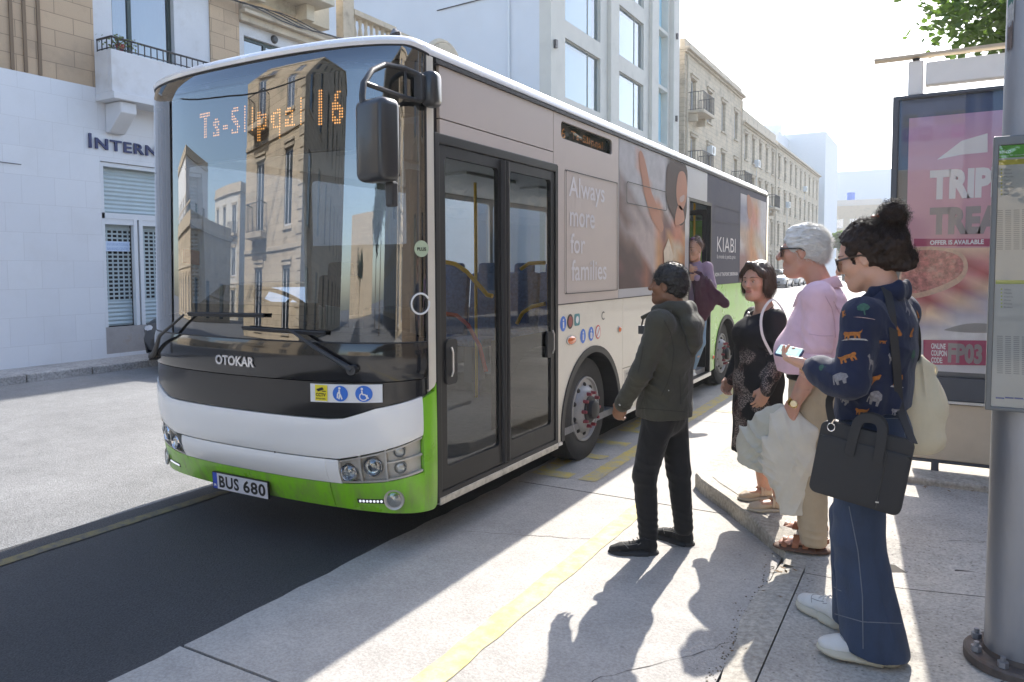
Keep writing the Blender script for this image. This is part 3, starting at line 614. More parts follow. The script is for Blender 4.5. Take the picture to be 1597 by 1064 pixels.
# right-hand building row
t = thing('side_building', 'plain limestone building on the shelter side of the street', 'building', (8, 10, 0))
hs = [(-c-.6, z, -c+.6, z+2.) for c in range(2, 60, 5) for z in (.9, 4.4)]
wall(t, Mnx(8), rect(-62, 0, 5, 7.6), [rect(*q) for q in hs], STONE, .35)
for q in hs: window(t, Mnx(8), q, GREENF, .15, .08, ((q[0]+q[2])/2,), (), back=CURT, sill=TRIMST)
c = MB(); c.bx((7.8, -5, 7.6), (8.35, 62, 7.9)); c.bx((8.35, -5, 0), (8.6, 62, 7.6)); c.build('cornice', TRIMST, t, bevel=.02)
# overhead wires over the side street
wr = MB()
for k, (z, s) in enumerate(((9.5, 1.2), (9.8, 1.3), (8.2, 1.0))):
    wr.tube([(-12.6-14*i/16, -11.9+13*i/16, z-s*math.sin(math.pi*i/16)) for i in range(17)], .025, 5)
tag(wr.build('overhead_wires', IRON), 'black overhead wires slung across the side street', 'wires')
# trees
BARK = mat('bark', (.12, .09, .06), .9, noise=.3, bump=.4)
LEAFM = mat('leaf', (.075, .13, .03), .55, noise=.35, nscale=3); n, L, b = nodes_of(LEAFM); b.inputs['Transmission Weight'].default_value = 0
tl = n.nodes.new('ShaderNodeBsdfTranslucent'); tl.inputs[0].default_value = (.22, .38, .05, 1); mx = n.nodes.new('ShaderNodeMixShader'); mx.inputs[0].default_value = .28
L.new(b.outputs[0], mx.inputs[1]); L.new(tl.outputs[0], mx.inputs[2]); L.new(mx.outputs[0], n.nodes['Material Output'].inputs[0])
def tree(name, label, loc, h, cr, cz, nl, ls, seed, group=None, squash=.8, lowcut=-9, lmat=LEAFM):
    r = random.Random(seed); t = thing(name, label, 'tree', loc, 0, group, True); b = MB(); tips = []
    b.tube([(0, 0, 0), (.06, .03, h*.3), (-.03, .05, h*.62)], [.16, .13, .1], 10)
    for i in range(16):
        a = r.uniform(0, 6.28); e = r.uniform(.1, 1.2); L_ = cr*r.uniform(.6, 1.0)
        s = Vector((-.03, .05, h*r.uniform(.5, .62))); m_ = s+Vector((math.cos(a)*math.cos(e), math.sin(a)*math.cos(e), math.sin(e)))*L_*.5 + Vector((0, 0, .15)); q = m_+Vector((math.cos(a+.3)*math.cos(e), math.sin(a+.3)*math.cos(e), math.sin(e)*.7))*L_*.55
        b.tube([s, m_, q], [.06, .035, .012], 7); tips += [m_, q]
        for j in range(5):
            u = m_.lerp(q, r.random()); w_ = u+Vector((r.gauss(0, 1), r.gauss(0, 1), r.gauss(0, .7))).normalized()*cr*.35; b.tube([u, w_], [.012, .004], 5); tips += [w_]
    b.build('trunk', BARK, t, smooth=True)
    lf = MB()
    for i in range(nl):
        c = r.choice(tips) + Vector((r.gauss(0, .18), r.gauss(0, .18), r.gauss(0, .14)))*cr*.6
        if c.z < lowcut: continue
        s = ls*r.uniform(.6, 1.3); nrm = Vector((r.gauss(0, .7), r.gauss(0, .7), 1)).normalized(); u = nrm.orthogonal().normalized(); u.rotate(Quaternion(nrm, r.uniform(0, 6.28))); v = nrm.cross(u)
        lf.add([c-u*s, c-u*s*.3+v*s*.55, c+u*s*.5+v*s*.5, c+u*s, c+u*s*.5-v*s*.5-nrm*s*.2, c-u*s*.3-v*s*.55-nrm*s*.2], [(0, 1, 2, 3), (0, 3, 4, 5)])
    lf.build('crown', lmat, t); return t
tree('street_tree', 'broad-leaved street tree with sunlit green leaves above the bus shelter', (1.68, 8.4, .1), 6.7, 1.95, 0, 17000, .052, 3, lowcut=3.75)
tree('street_tree', 'small dark tree at the far end of the street', (-9.5, 95, 0), 6.5, 1.8, 0, 1500, .3, 5)

DLEAF = mat('dark_leaf', (.035, .06, .018), .6, noise=.4, nscale=2)
for k, (tx, ty, hh) in enumerate(((4.6, 12.5, 6.5), (5.0, 18.5, 7.2), (5.0, 25, 7.0), (5.2, 33, 7.5), (3.5, -16, 7.0), (4.2, -26, 7.5), (-3.2, -58, 7.0))):
    tree('street_tree', ('dense dark tree beyond the bus shelter, nearest to it', 'second dense tree beyond the bus shelter', 'third dense tree beyond the bus shelter', 'farthest dense tree beyond the bus shelter', 'dark tree behind the viewer on the shelter side', 'second dark tree behind the viewer on the shelter side', 'dark tree far behind the viewer in mid street')[k], (tx, ty, .05), hh, 2.4, 0, 2600, .17, 20+k, lmat=DLEAF)

ck = MB()
for (x0_, y0_, x1_, y1_) in ((-2.6, 3.9, -1.2, 4.35), (-.3, 2.6, .7, 3.9), (-1.5, 2.1, -.8, 3.3), (.1, 4.9, 1.4, 5.4), (-1.2, 6.4, .2, 7.1)):
    P = []; n = 26
    for i in range(n+1):
        t = i/n; x = x0_+(x1_-x0_)*t+random.gauss(0, .010)+.03*math.sin(t*9); y = y0_+(y1_-y0_)*t+random.gauss(0, .010); P.append((x, y, (zpav(x, y) if x > -.58 or y > 5.6 else .008)+.0018))
    for (a, b_) in zip(P[:-1], P[1:]):
        w_ = random.uniform(.0008, .0028); d = Vector((b_[0]-a[0], b_[1]-a[1], 0)).normalized(); q = Vector((-d.y, d.x, 0))*w_; ck.add([Vector(a)-q, Vector(b_)-q, Vector(b_)+q, Vector(a)+q], [(0, 1, 2, 3)])
ck.build('cracks', mat('crack_dark', (.10, .09, .08), .9), kind='structure')
# ------------------------------------------------ the bus
XC, HW, NN, DD = -3.79, 1.2, 2.4, .42
XS = XC+HW; XF = XC-HW; YR = 13.62
def ycz(z): return float(np.interp(z, [.2, .28, .5, .9, 1.3, 2.9, 3.0], [3.29, 3.27, 3.19, 3.14, 3.14, 3.20, 3.24]))
def Pf(s, z, off=0.):
    """point of the bus front: s = degrees round from the middle (90 = start of the flat side)"""
    dd = 3.585-ycz(z)
    def raw(s):
        a = abs(s); sg = 1 if s >= 0 else -1
        if a <= 90: return Vector((XC+sg*HW*math.sin(R(a))**(2/NN), 3.585-dd*math.cos(R(a))**(2/NN) if a < 90 else 3.585, z))
        return Vector((XC+sg*HW, 3.585+(a-90)*.003, z))
    p = raw(s)
    if off:
        a, b = raw(s-.5), raw(s+.5); t = (b-a).normalized(); nrm = Vector((t.y, -t.x, 0)); p = p+nrm*off
    return p
def us(u):
    a = min(1, abs(u)/HW); return math.copysign(math.degrees(math.asin(a**(NN/2))), u)
def fmap(u, z, off=.002): return Pf(us(u), z, off)
def zone(name, ctl_lo, ctl_hi, off, th, m, par, nz=6, ds=2.5, s0=None, s1=None, mirror=False, bulge=0., **k):
    """strip of the front between two curves (lists of (s, z))"""
    lo = sorted(ctl_lo); hi = sorted(ctl_hi)
    if mirror: lo = sorted([(-a, b) for a, b in lo]); hi = sorted([(-a, b) for a, b in hi])
    a0 = max(lo[0][0], hi[0][0]) if s0 is None else s0; a1 = min(lo[-1][0], hi[-1][0]) if s1 is None else s1
    n = max(2, int((a1-a0)/ds)); ss = sorted(set([a0+(a1-a0)*i/n for i in range(n+1)] + [q[0] for q in lo+hi if a0 < q[0] < a1]))
    b = MB(); N = len(ss); Wd = nz+1; vs = []
    for lay in (0, 1):
        for s in ss:
            z0 = np.interp(s, *zip(*lo)); z1 = np.interp(s, *zip(*hi))
            for j in range(Wd):
                t = j/nz; z = z0+(z1-z0)*t; e = bulge*(1-(2*t-1)**4)
                vs.append(Pf(s, z, off+e if lay == 0 else off-th))
    F = lambda l, i, j: l*N*Wd+i*Wd+j
    fs = []
    for i in range(N-1):
        for j in range(nz):
            fs.append((F(0, i, j), F(0, i+1, j), F(0, i+1, j+1), F(0, i, j+1))); fs.append((F(1, i, j+1), F(1, i+1, j+1), F(1, i+1, j), F(1, i, j)))
        fs.append((F(1, i, 0), F(1, i+1, 0), F(0, i+1, 0), F(0, i, 0))); fs.append((F(0, i, nz), F(0, i+1, nz), F(1, i+1, nz), F(1, i, nz)))
    for j in range(nz):
        fs.append((F(0, 0, j), F(0, 0, j+1), F(1, 0, j+1), F(1, 0, j))); fs.append((F(1, N-1, j), F(1, N-1, j+1), F(0, N-1, j+1), F(0, N-1, j)))
    b.add(vs, fs); return b.build(name, m, par, smooth=True, **k)
def busmat(name, col, rough=.3, dirt=.3, dcol=(.3, .25, .18), **k):
    m = mat(name, col, rough, coat=.25, noise=.04, nscale=2.5, dirt=dirt, dscale=2.2, dcol=dcol, **k); n, L, b = nodes_of(m)
    g = n.nodes.new('ShaderNodeNewGeometry'); sp = n.nodes.new('ShaderNodeSeparateXYZ'); L.new(g.outputs['Position'], sp.inputs[0]); mp = n.nodes.new('ShaderNodeMapping'); mp.inputs['Scale'].default_value = (14, 14, 2.5); L.new(g.outputs['Position'], mp.inputs[0])
    t = n.nodes.new('ShaderNodeTexNoise'); t.inputs['Scale'].default_value = 1; t.inputs['Detail'].default_value = 8; t.inputs['Roughness'].default_value = .7; L.new(mp.outputs[0], t.inputs['Vector'])
    a = n.nodes.new('ShaderNodeMapRange'); a.inputs[1].default_value = .85; a.inputs[2].default_value = .22; a.inputs[3].default_value = 0; a.inputs[4].default_value = .75; L.new(sp.outputs['Z'], a.inputs[0])
    c = n.nodes.new('ShaderNodeMapRange'); c.inputs[1].default_value = .42; c.inputs[2].default_value = .72; L.new(t.outputs[0], c.inputs[0]); d = n.nodes.new('ShaderNodeMath'); d.operation = 'MULTIPLY'; L.new(a.outputs[0], d.inputs[0]); L.new(c.outputs[0], d.inputs[1])
    mx = n.nodes.new('ShaderNodeMix'); mx.data_type = 'RGBA'; L.new(d.outputs[0], mx.inputs[0]); L.new(b.inputs['Base Color'].links[0].from_socket, mx.inputs[6]); mx.inputs[7].default_value = (.20, .17, .12, 1); L.new(mx.outputs[2], b.inputs['Base Color']); return m
BW = mat('bus_white', (.86, .86, .85), .22, coat=.5, noise=.012, nscale=1.5)
BG = busmat('bus_lime_green', (.22, .56, .02), .3, .35, (.22, .2, .08))
BC = busmat('bus_cream', (.70, .655, .56), .4, .15, (.4, .34, .24))
BP = busmat('wrap_pink_beige', (.52, .45, .41), .5, .15, (.4, .34, .3))
BN = mat('wrap_slate_blue', (.050, .052, .085), .6, spec=.25, noise=.1)
BLG = busmat('wrap_pale_grey', (.42, .42, .45), .4, .2)
RW = mat('roof_white', (.80, .80, .80), .25, coat=.4, noise=.03)
bus = thing('bus', 'white and lime green city bus with route 16 lit on its display', 'bus', (XC, 8, 0))
WS = glass('windscreen_glass', (.32, .345, .36), .13, 1.3)
DG = glass('door_glass', (.86, .88, .88), .015, .8)
SG = glass('side_glass', (.86, .9, .9), .04, 1.)
sU = us
# bumper, panels
zone('bumper', [(-sU(.655), .25), (sU(.655), .25)], [(-sU(.66), .412), (sU(.66), .412)], 0, .03, BG, bus, bulge=.008)
for sg in (1, -1):
    zone('bumper_corner', [(sU(.66), .25), (sU(1.0), .245), (88, .25), (95, .27), (96, .28)], [(sU(.66), .412), (sU(.8), .418), (sU(1.0), .44), (sU(1.14), .475), (79.9, .49), (80, .93), (90, .96), (96, 1.01)], 0, .03, BG, bus, nz=14, ds=1.2, mirror=sg < 0, bulge=.004)
zone('lower_front_panel', [(-sU(.66), .417), (sU(.66), .417)], [(-sU(.745), .566), (sU(.745), .566)], .004, .03, BW, bus, bulge=.007, s0=-sU(.66), s1=sU(.66))
for sg in (1, -1):
    zone('panel_wing', [(sU(.66), .417), (sU(.70), .50), (sU(.745), .562)], [(sU(.66), .566), (sU(.745), .566)], .004, .03, BW, bus, mirror=sg < 0, s0=sU(.66)+.02, s1=sU(.744), bulge=.003)
hi = [(-79.6, .945), (-sU(.99), .885), (-sU(.80), .82), (-sU(.7), .812), (0, .812), (sU(.7), .812), (sU(.80), .82), (sU(.99), .885), (79.6, .945)]
zone('upper_front_panel', [(-79.6, .715), (-sU(.745), .574), (0, .574), (sU(.745), .574), (79.6, .715)], hi, .006, .03, BW, bus, nz=10, bulge=.009)
zone('lower_black_panel', [(a, z+.006) for a, z in hi], [(-79.6, 1.045), (-sU(1.0), 1.035), (0, 1.03), (sU(1.0), 1.035), (79.6, 1.045)], -.002, .03, mat('satin_black', (.014, .014, .015), .22, coat=.3, noise=.3, nscale=3), bus)
zone('upper_black_panel', [(-84, 1.056), (-79.6, 1.052), (-sU(1.0), 1.042), (0, 1.037), (sU(1.0), 1.042), (79.6, 1.052), (84, 1.056)], [(-84, 1.262), (84, 1.262)], .004, .03, GLOSSBLACK, bus, bulge=.012)
for sg in (1, -1): zone('corner_black_panel', [(79.7, .94), (84, .955)], [(79.7, 1.048), (84, 1.052)], 0, .03, GLOSSBLACK, bus, ds=1, mirror=sg < 0)
ws = zone('windscreen', [(-84, 1.268), (84, 1.268)], [(-84, 2.935), (-70, 2.965), (70, 2.965), (84, 2.935)], .0, .004, WS, bus, nz=24, ds=1.5)
# only the outer sheet of the pane is wanted
bm = bmesh.new(); bm.from_mesh(ws.data); bm.verts.ensure_lookup_table(); nvv = len(bm.verts)//2
bmesh.ops.delete(bm, geom=[v for v in bm.verts if v.index >= nvv], context='VERTS'); bm.to_mesh(ws.data); bm.free()
FRIT = mat('ceramic_black_edge', (.012, .012, .013), .6)
zone('windscreen_border', [(-84, 1.265), (84, 1.265)], [(-84, 1.30), (-sU(1.0), 1.32), (-sU(.6), 1.41), (0, 1.43), (sU(.45), 1.425), (sU(.62), 1.35), (sU(.9), 1.315), (84, 1.29)], -.006, .006, FRIT, ws)
zone('windscreen_border', [(-84, 2.88), (0, 2.885), (84, 2.88)], [(-84, 2.94), (-70, 2.968), (70, 2.968), (84, 2.94)], -.006, .006, FRIT, ws)
for sg in (1, -1): zone('windscreen_border', [(80.5, 1.3), (84, 1.3)], [(80.5, 2.86), (84, 2.86)], -.006, .006, FRIT, ws, ds=1, mirror=sg < 0)
MBs = MB(); MBs.tube([Pf(a, 2.968-.034*max(0, (abs(a)-68)/20), -.002) for a in range(-88, 89, 2)], .008, 6); MBs.build('windscreen_seal', BLACK, ws, smooth=True); MBs = MB(); MBs.tube([Pf(a, 1.265, -.004) for a in range(-84, 85, 3)], .008, 6); MBs.build('windscreen_seal', BLACK, ws, smooth=True)
for sg in (1, -1): q = MB(); q.tube([Pf(sg*84.6, z, -.002) for z in np.linspace(.98, 2.93, 14)], .009, 6); q.build('pillar_seal', BLACK, bus, smooth=True)
zone('front_pillar', [(85.3, .966), (96, 1.018)], [(85.3, 2.93), (96, 2.93)], .0, .05, BC, bus, ds=1, nz=10)
zone('front_pillar', [(85.3, .966), (96, 1.018)], [(85.3, 2.93), (96, 2.93)], .0, .05, BC, bus, ds=1, nz=10, mirror=True)
# headlights
SILV = mat('headlamp_silver', (.50, .48, .44), .38, .3, noise=.08)
LENS = glass('lamp_glass', (.9, .92, .92), .10, 1.2)
for sg in (1, -1):
    hl = zone('headlight', [(sU(.665), .417), (sU(.8), .424), (sU(1.0), .446), (sU(1.14), .482), (79.4, .50)], [(sU(.665), .43), (sU(.70), .50), (sU(.75), .562), (79.4, .708)], -.028, .03, SILV, bus, nz=8, ds=1.2, mirror=sg < 0)
    zone('headlight_rim', [(sU(.67), .425), (sU(.75), .553), (79.2, .695)], [(sU(.67), .433), (sU(.75), .562), (79.2, .706)], .0, .03, SILV, hl, nz=2, ds=1.2, mirror=sg < 0)
    zone('headlight_rim', [(sU(.665), .414), (sU(1.0), .444), (79.2, .498)], [(sU(.665), .424), (sU(1.0), .455), (79.2, .51)], .0, .03, SILV, hl, nz=2, ds=1.2, mirror=sg < 0)
    for a in (sU(.875), sU(1.025)):
        zone('headlight_divider', [(a-.5, .425), (a+.5, .44)], [(a-.5, .60+(a-sU(.8))*.0037), (a+.5, .60+(a-sU(.8))*.0037)], -.004, .03, SILV, hl, nz=4, ds=.5, mirror=sg < 0)
    zone('headlight_divider', [(sU(1.03), .553), (79.2, .594)], [(sU(1.03), .563), (79.2, .606)], -.004, .03, SILV, hl, nz=2, ds=1.2, mirror=sg < 0)
    for u, z, r in ((.80, .492, .047), (.95, .535, .052), (1.095, .628, .033), (1.095, .53, .033)):
        c = fmap(sg*u, z, -.03); c2 = fmap(sg*(u+.02), z); c1 = fmap(sg*(u-.02), z); t = (c2-c1).normalized(); nrm = Vector((t.y, -t.x, 0))*sg
        q = MB(); q.lathe(c, nrm, [(r*1.18, 0), (r*1.18, .02), (r*1.05, .03), (r*.98, .022), (r*.92, .006), (r*.5, -.0), (0, -.002)], 28); lm = q.build('lamp', CHROME if r > .04 else SILV, hl, smooth=True)
        q = MB(); q.lathe(c, nrm, [(r*.96, .02), (r*.8, .028), (r*.4, .034), (0, .036)], 28); q.build('lens', LENS, hl, smooth=True)
        if abs(u-.95) < .01: q = MB(); q.lathe(c, nrm, [(r*.6, .002), (r*.6, .02), (r*.45, .03), (0, .034)], 24); q.build('projector', mat('projector_lens', (.05, .055, .06), .08, coat=1) if 'projector_lens' not in bpy.data.materials else bpy.data.materials['projector_lens'], hl, smooth=True)
        elif r > .04:
            q = MB(); rr = random.Random(5)
            for i in range(34):
                a = i*2.4; d = r*.85*math.sqrt(i/34); p = c+nrm*.012+t*d*math.cos(a)+Vector((0, 0, d*math.sin(a)))
                q.ball(p, .006, 6)
            q.build('reflector_facets', CHROME, hl)
    # day lamp and fog lamp
    u = .905 if sg > 0 else .9
    dl = zone('day_lamp', [(sU(u-.085), .298), (sU(u+.085), .306)], [(sU(u-.085), .326), (sU(u+.085), .334)], .006, .012, BLACK, bus, nz=2, mirror=sg < 0)
    q = MB()
    for i in range(7): q.ball(fmap(sg*(u-.066+i*.022), .312+i*.0012, .006), (.0095, .006, .009), 8)
    q.build('led_row', mat('led_white', (.85, .86, .9), .2, emit=.25) if 'led_white' not in bpy.data.materials else bpy.data.materials['led_white'], dl)
    c = fmap(sg*1.045, .335, .006); t = (fmap(sg*1.06, .335)-fmap(sg*1.03, .335)).normalized(); nrm = Vector((t.y, -t.x, 0))*sg
    c = Vector(c); q = MB(); q.lathe(c, nrm, [(.062, .002), (.06, .012), (.05, .008), (.046, -.006), (0, -.01)], 28); fg = q.build('fog_lamp', SILV, bus, smooth=True)
    q = MB(); q.lathe(c, nrm, [(.044, .004), (.03, .01), (0, .014)], 24); q.build('lens', LENS, fg, smooth=True)
# number plate
NPW = mat('plate_white', (.62, .62, .66), .35); PB = mat('plate_blue_band', (.02, .07, .45), .4); INK = mat('black_ink', (.012, .012, .012), .4)
plM = fr((XC-.35, 3.235, .245), (1, 0, 0), (0, -.06, 1))
q = MB(); q.poly(rrect(-.004, -.004, .524, .114, .01), .012, plM); np_ = q.build('number_plate', INK, bus)
q = MB(); q.poly(rect(.045, .002, .516, .108), .002, plM@Matrix.Translation((0, 0, .0125))); q.build('plate_face', NPW, np_)
q = MB(); q.poly(rect(.003, .002, .0445, .108), .002, plM@Matrix.Translation((0, 0, .0125))); q.build('country_band', PB, np_)
def flat_text(b, txt, M, x, y, w, h, bold=0., spacing=1.):
    v, f = fit_text(txt, w, h, spacing, bold); b.add([M@Vector((x+p[0], y+p[1], 0)) for p in v], f)
PLT = plM@Matrix.Translation((0, 0, .016))
q = MB(); flat_text(q, 'BUS', PLT, .065, .014, .19, .082, .03, 1.1); flat_text(q, '680', PLT, .295, .014, .205, .082, .03, 1.1); q.build('plate_lettering', INK, np_)
q = MB(); flat_text(q, 'M', PLT, .013, .016, .02, .02, .02); q.build('plate_lettering', WHITE, np_)
# maker's lettering and passenger stickers
def front_text(txt, u, z, w, h, m, name, par, off=.02, bold=.02, spacing=1., sub=1):
    v, f = fit_text(txt, w, h, spacing, bold); b = MB(); b.add([fmap(u+p[0], z+p[1], off) for p in v], f); return b.build(name, m, par)
for k, o in enumerate((.018, .024)): front_text('OTOKAR', -.165, 1.095, .35, .062, CHROME if k else METAL, 'maker_lettering', bus, o, .03, 1.0)
stk = zone('passenger_sticker', [(sU(.605), .915), (sU(1.03), .925)], [(sU(.60), 1.022), (sU(1.03), 1.03)], .014, .004, PAPER, bus, nz=4, ds=1)
SB = mat('sign_blue', (.03, .16, .62), .4); SY = mat('sign_yellow', (.8, .68, .03), .4)
def fpoly(outline, m, name, par, off=.020, cu=0, cz=0):
    b = MB(); n = len(outline); cx = sum(p[0] for p in outline)/n; cy = sum(p[1] for p in outline)/n
    vs = [fmap(cu+cx, cz+cy, off)]
    for k in (.5, 1.): vs += [fmap(cu+cx+(p[0]-cx)*k, cz+cy+(p[1]-cy)*k, off) for p in outline]
    fs = [(0, 1+i, 1+(i+1) % n) for i in range(n)] + [(1+i, 1+n+i, 1+n+(i+1) % n, 1+(i+1) % n) for i in range(n)]
    b.add(vs, fs); return b.build(name, m, par)
fpoly(rect(.64, .925, .72, 1.018), SY, 'cctv_sign', stk, .0185)
fpoly([(.65, .993), (.69, 1.006), (.70, .993), (.662, .979)], INK, 'camera_symbol', stk, .022); fpoly([(.688, .985), (.712, .985), (.712, .98), (.688, .98)], INK, 'camera_symbol', stk, .022)
front_text('CCTV', .647, .951, .064, .02, INK, 'cctv_lettering', stk, .022, .03); front_text('fil-karozza', .648, .934, .062, .010, INK, 'cctv_lettering', stk, .022, .02)
fpoly(disc(.80, .972, .046), SB, 'walking_stick_sign', stk, .0185); fpoly(disc(.935, .975, .047), SB, 'wheelchair_sign', stk, .0185)
WI = mat('sign_white', (.8, .8, .8), .5)
def stroke(pts, r, n=5): return [Vector((p[0], p[1], 0)) for p in pts]
def fstroke(lines, m, name, par, off=.0215, wd=.005):
    b = MB()
    for L in lines:
        for p, q_ in zip(L[:-1], L[1:]):
            d = Vector((q_[0]-p[0], q_[1]-p[1])); l = d.length; d.normalize(); nn = Vector((-d.y, d.x))*wd/2
            b.add([fmap(p[0]+s_*nn.x, p[1]+s_*nn.y, off) for s_ in (1, -1)] + [fmap(q_[0]+s_*nn.x, q_[1]+s_*nn.y, off) for s_ in (-1, 1)], [(0, 1, 2, 3)])
    return b.build(name, m, par)
fstroke([[(.795, .995), (.798, .97)], [(.80, .97), (.793, .94)], [(.80, .97), (.812, .94)], [(.797, .985), (.786, .972), (.784, .945)]], WI, 'walking_figure', stk, wd=.009); fpoly(disc(.797, 1.004, .007, 12), WI, 'figure_head', stk, .0215)
fstroke([[(.925, .995), (.928, .972), (.945, .970), (.955, .95), (.962, .952)]], WI, 'seated_figure', stk, wd=.008); fpoly(disc(.926, 1.004, .007, 12), WI, 'figure_head', stk, .0215)
fstroke([[(.934+.021*math.cos(R(a)), .959+.021*math.sin(R(a))) for a in range(110, 400, 20)]], WI, 'wheel_symbol', stk, wd=.006)
q = MB(); q.poly(disc(0, 0, .006, 10), .001, fr(fmap(.3, .576, .024), (1, 0, 0), (0, 0, 1))); q.poly(disc(0, 0, .011, 12), .001, fr(fmap(1.13, .85, .012), (fmap(1.14, .85)-fmap(1.12, .85)).normalized(), (0, 0, 1))); q.build('bolt_holes', INK, bus)
# round stickers on the windscreen corner
tn = (Pf(81, 1.8)-Pf(77, 1.8)).normalized()
q = MB(); q.poly(disc(0, 0, .048), .001, fr(Pf(80, 1.81, .006), tn, (0, 0, 1))); st = q.build('round_sticker', mat('sticker_green', (.5, .6, .42), .5), ws)
q = MB(); M = fr(Pf(80, 1.81, .009), tn, (0, 0, 1)); flat_text(q, 'PLUS', M, -.03, -.012, .06, .02, .03); q.build('sticker_lettering', INK, ws)
q = MB(); M = fr(Pf(79, 1.49, .006), tn, (0, 0, 1)); q.tube([M@Vector((.06*math.cos(R(a)), .06*math.sin(R(a)), 0)) for a in range(30, 380, 15)], .006, 5); q.build('round_sticker', WI, ws)
# wipers
for piv, kn, b0, b1_ in (((.88, 1.115), (.50, 1.335), (.10, 1.34), (.72, 1.325)), ((-1.0, 1.08), (-.45, 1.40), (-.43, 1.41), (.28, 1.42))):
    q = MB(); P0, P1 = fmap(*piv, .045), fmap(*kn, .05)
    q.tube([P0, P0.lerp(P1, .12), fmap((piv[0]+kn[0])/2, (piv[1]+kn[1])/2+.01, .07), P1], [.022, .018, .012, .008], 8); q.cyl(fmap(*piv, 0), fmap(*piv, .06), .028)
    wp = q.build('wiper_arm', DARK, bus, smooth=True)
    q = MB(); n = 10; L = [fmap(b0[0]+(b1_[0]-b0[0])*i/n, b0[1]+(b1_[1]-b0[1])*i/n, .03) for i in range(n+1)]; q.tube(L, .009, 6); q.tube([p-Vector((0, 0, .012)) for p in L], .005, 5)
    if piv[0] > 0: q.tube([P1, L[5]], .007, 5)
    q.build('wiper_blade', BLACK, wp, smooth=True)
# amber destination display behind the glass
bz = zone('display_case', [(-sU(.95), 2.40), (sU(.95), 2.40)], [(-sU(.95), 2.86), (sU(.95), 2.86)], -.10, .05, mat('display_black', (.008, .008, .009), .7), bus)
AMB = mat('amber_led', (1., .42, .10), .5, emit=1.6)
def dots(b, txt, u0, u1, z0, z1, fmapf, pitch, r, sp=1.1, bold=.03):
    v, f = fit_text(txt, u1-u0, z1-z0, sp, bold); T = []
    for q in f:
        for i in range(1, len(q)-1): T.append((v[q[0]], v[q[i]], v[q[i+1]]))
    T = np.array(T); nx = int((u1-u0)/pitch)+1; nz = int((z1-z0)/pitch)+1
    for i in range(nx):
        for j in range(nz):
            p = np.array([i*pitch, j*pitch]); a, b_, c = T[:, 0], T[:, 1], T[:, 2]
            cr = lambda o, q_, p_: (q_[:, 0]-o[:, 0])*(p_[1]-o[:, 1])-(q_[:, 1]-o[:, 1])*(p_[0]-o[:, 0])
            d1, d2, d3 = cr(a, b_, p), cr(b_, c, p), cr(c, a, p)
            if (((d1 >= 0) & (d2 >= 0) & (d3 >= 0)) | ((d1 <= 0) & (d2 <= 0) & (d3 <= 0))).any():
                P, tx, tz = fmapf(u0+p[0], z0+p[1]); b.add([P+tx*r, P+tz*r, P-tx*r, P-tz*r], [(0, 1, 2, 3)])
def fm(u, z):
    P = fmap(u, z, -.095); return P, (fmap(u+.01, z, -.095)-P).normalized(), Vector((0, 0, 1))
q = MB(); dots(q, 'Ts-Slipqal', -.50, .46, 2.50, 2.73, fm, .0172, .0063, 1.25, .02); dots(q, '16', .585, .755, 2.54, 2.765, fm, .0165, .0066, 1.3, .02); q.build('display_lettering', AMB, bz)
q = MB()
for i in range(110):
    for j in range(19):
        P, tx, tz = fm(-.93+i*.0172, 2.46+j*.0172); q.add([P+tx*.003-Vector((0, -.002, 0)), P+tz*.003-Vector((0, -.002, 0)), P-tx*.003-Vector((0, -.002, 0)), P-tz*.003-Vector((0, -.002, 0))], [(0, 1, 2, 3)])
q.build('unlit_dots', mat('led_off', (.09, .075, .05), .5), bz)
# ---- roof
rows = [(2.937, .0), (2.965, .004), (2.99, -.008), (3.012, -.03), (3.03, -.065), (3.045, -.13), (3.055, -.25), (3.06, -.45)]
b = MB(); RN = None
for z, off in rows:
    ring = [Pf(a, 2.93, off) for a in range(-90, 91, 3)]
    yy = [y for y in np.linspace(3.8, YR-.12, 12)]
    ring = [Vector((XF-off, y, 0)) for y in yy[::-1]] + ring + [Vector((XS+off, y, 0)) for y in yy]
    ring += [Vector((XS+off-.03, YR-.04+off*.7, 0)), Vector((XS+off-.10, YR+off, 0)), Vector((XF-off+.10, YR+off, 0)), Vector((XF-off+.03, YR-.04+off*.7, 0))]
    RN = len(ring); kz = (z-2.937)/.123; b.v += [(p.x, p.y, z+(1-kz)*.034*min(1, max(0, (3.56-p.y)/.12))*(1 if p.y < 3.56 else 0)) for p in ring]
b.f = []
for i in range(len(rows)-1):
    for k in range(RN): b.f.append((i*RN+k, i*RN+(k+1) % RN, (i+1)*RN+(k+1) % RN, (i+1)*RN+k))
b.f.append(tuple((len(rows)-1)*RN+k for k in range(RN))); b.f.append(tuple(range(RN))[::-1]); b.m = [0]*len(b.f)
b.build('roof', RW, bus, smooth=True)
q = MB(); q.bx((XS-.004, 3.62, 2.9), (XS+.012, YR-.15, 2.925)); q.build('roof_gutter', BLACK, bus)
q = MB(); q.poly([(7.6, 3.05), (8.0, 3.20), (9.3, 3.22), (10.4, 3.18), (10.9, 3.05)], 1.5, fr((XC-.75, 0, 0), (0, 1, 0), (0, 0, 1))); q.build('roof_unit', RW, bus, bevel=.05, smooth=True)
q = MB(); q.poly([(3.9, 3.05), (4.3, 3.13), (6.0, 3.13), (6.5, 3.05)], 1.2, fr((XC-.6, 0, 0), (0, 1, 0), (0, 0, 1))); q.build('roof_unit', RW, bus, bevel=.03, smooth=True)
q = MB(); q.tube([(XC+1.02, 3.52, 3.0), (XC+1.02, 3.48, 3.06), (XC+1.0, 3.5, 3.09)], [.03, .035, .012], 8); q.build('marker_lamp', DARK, bus, smooth=True)
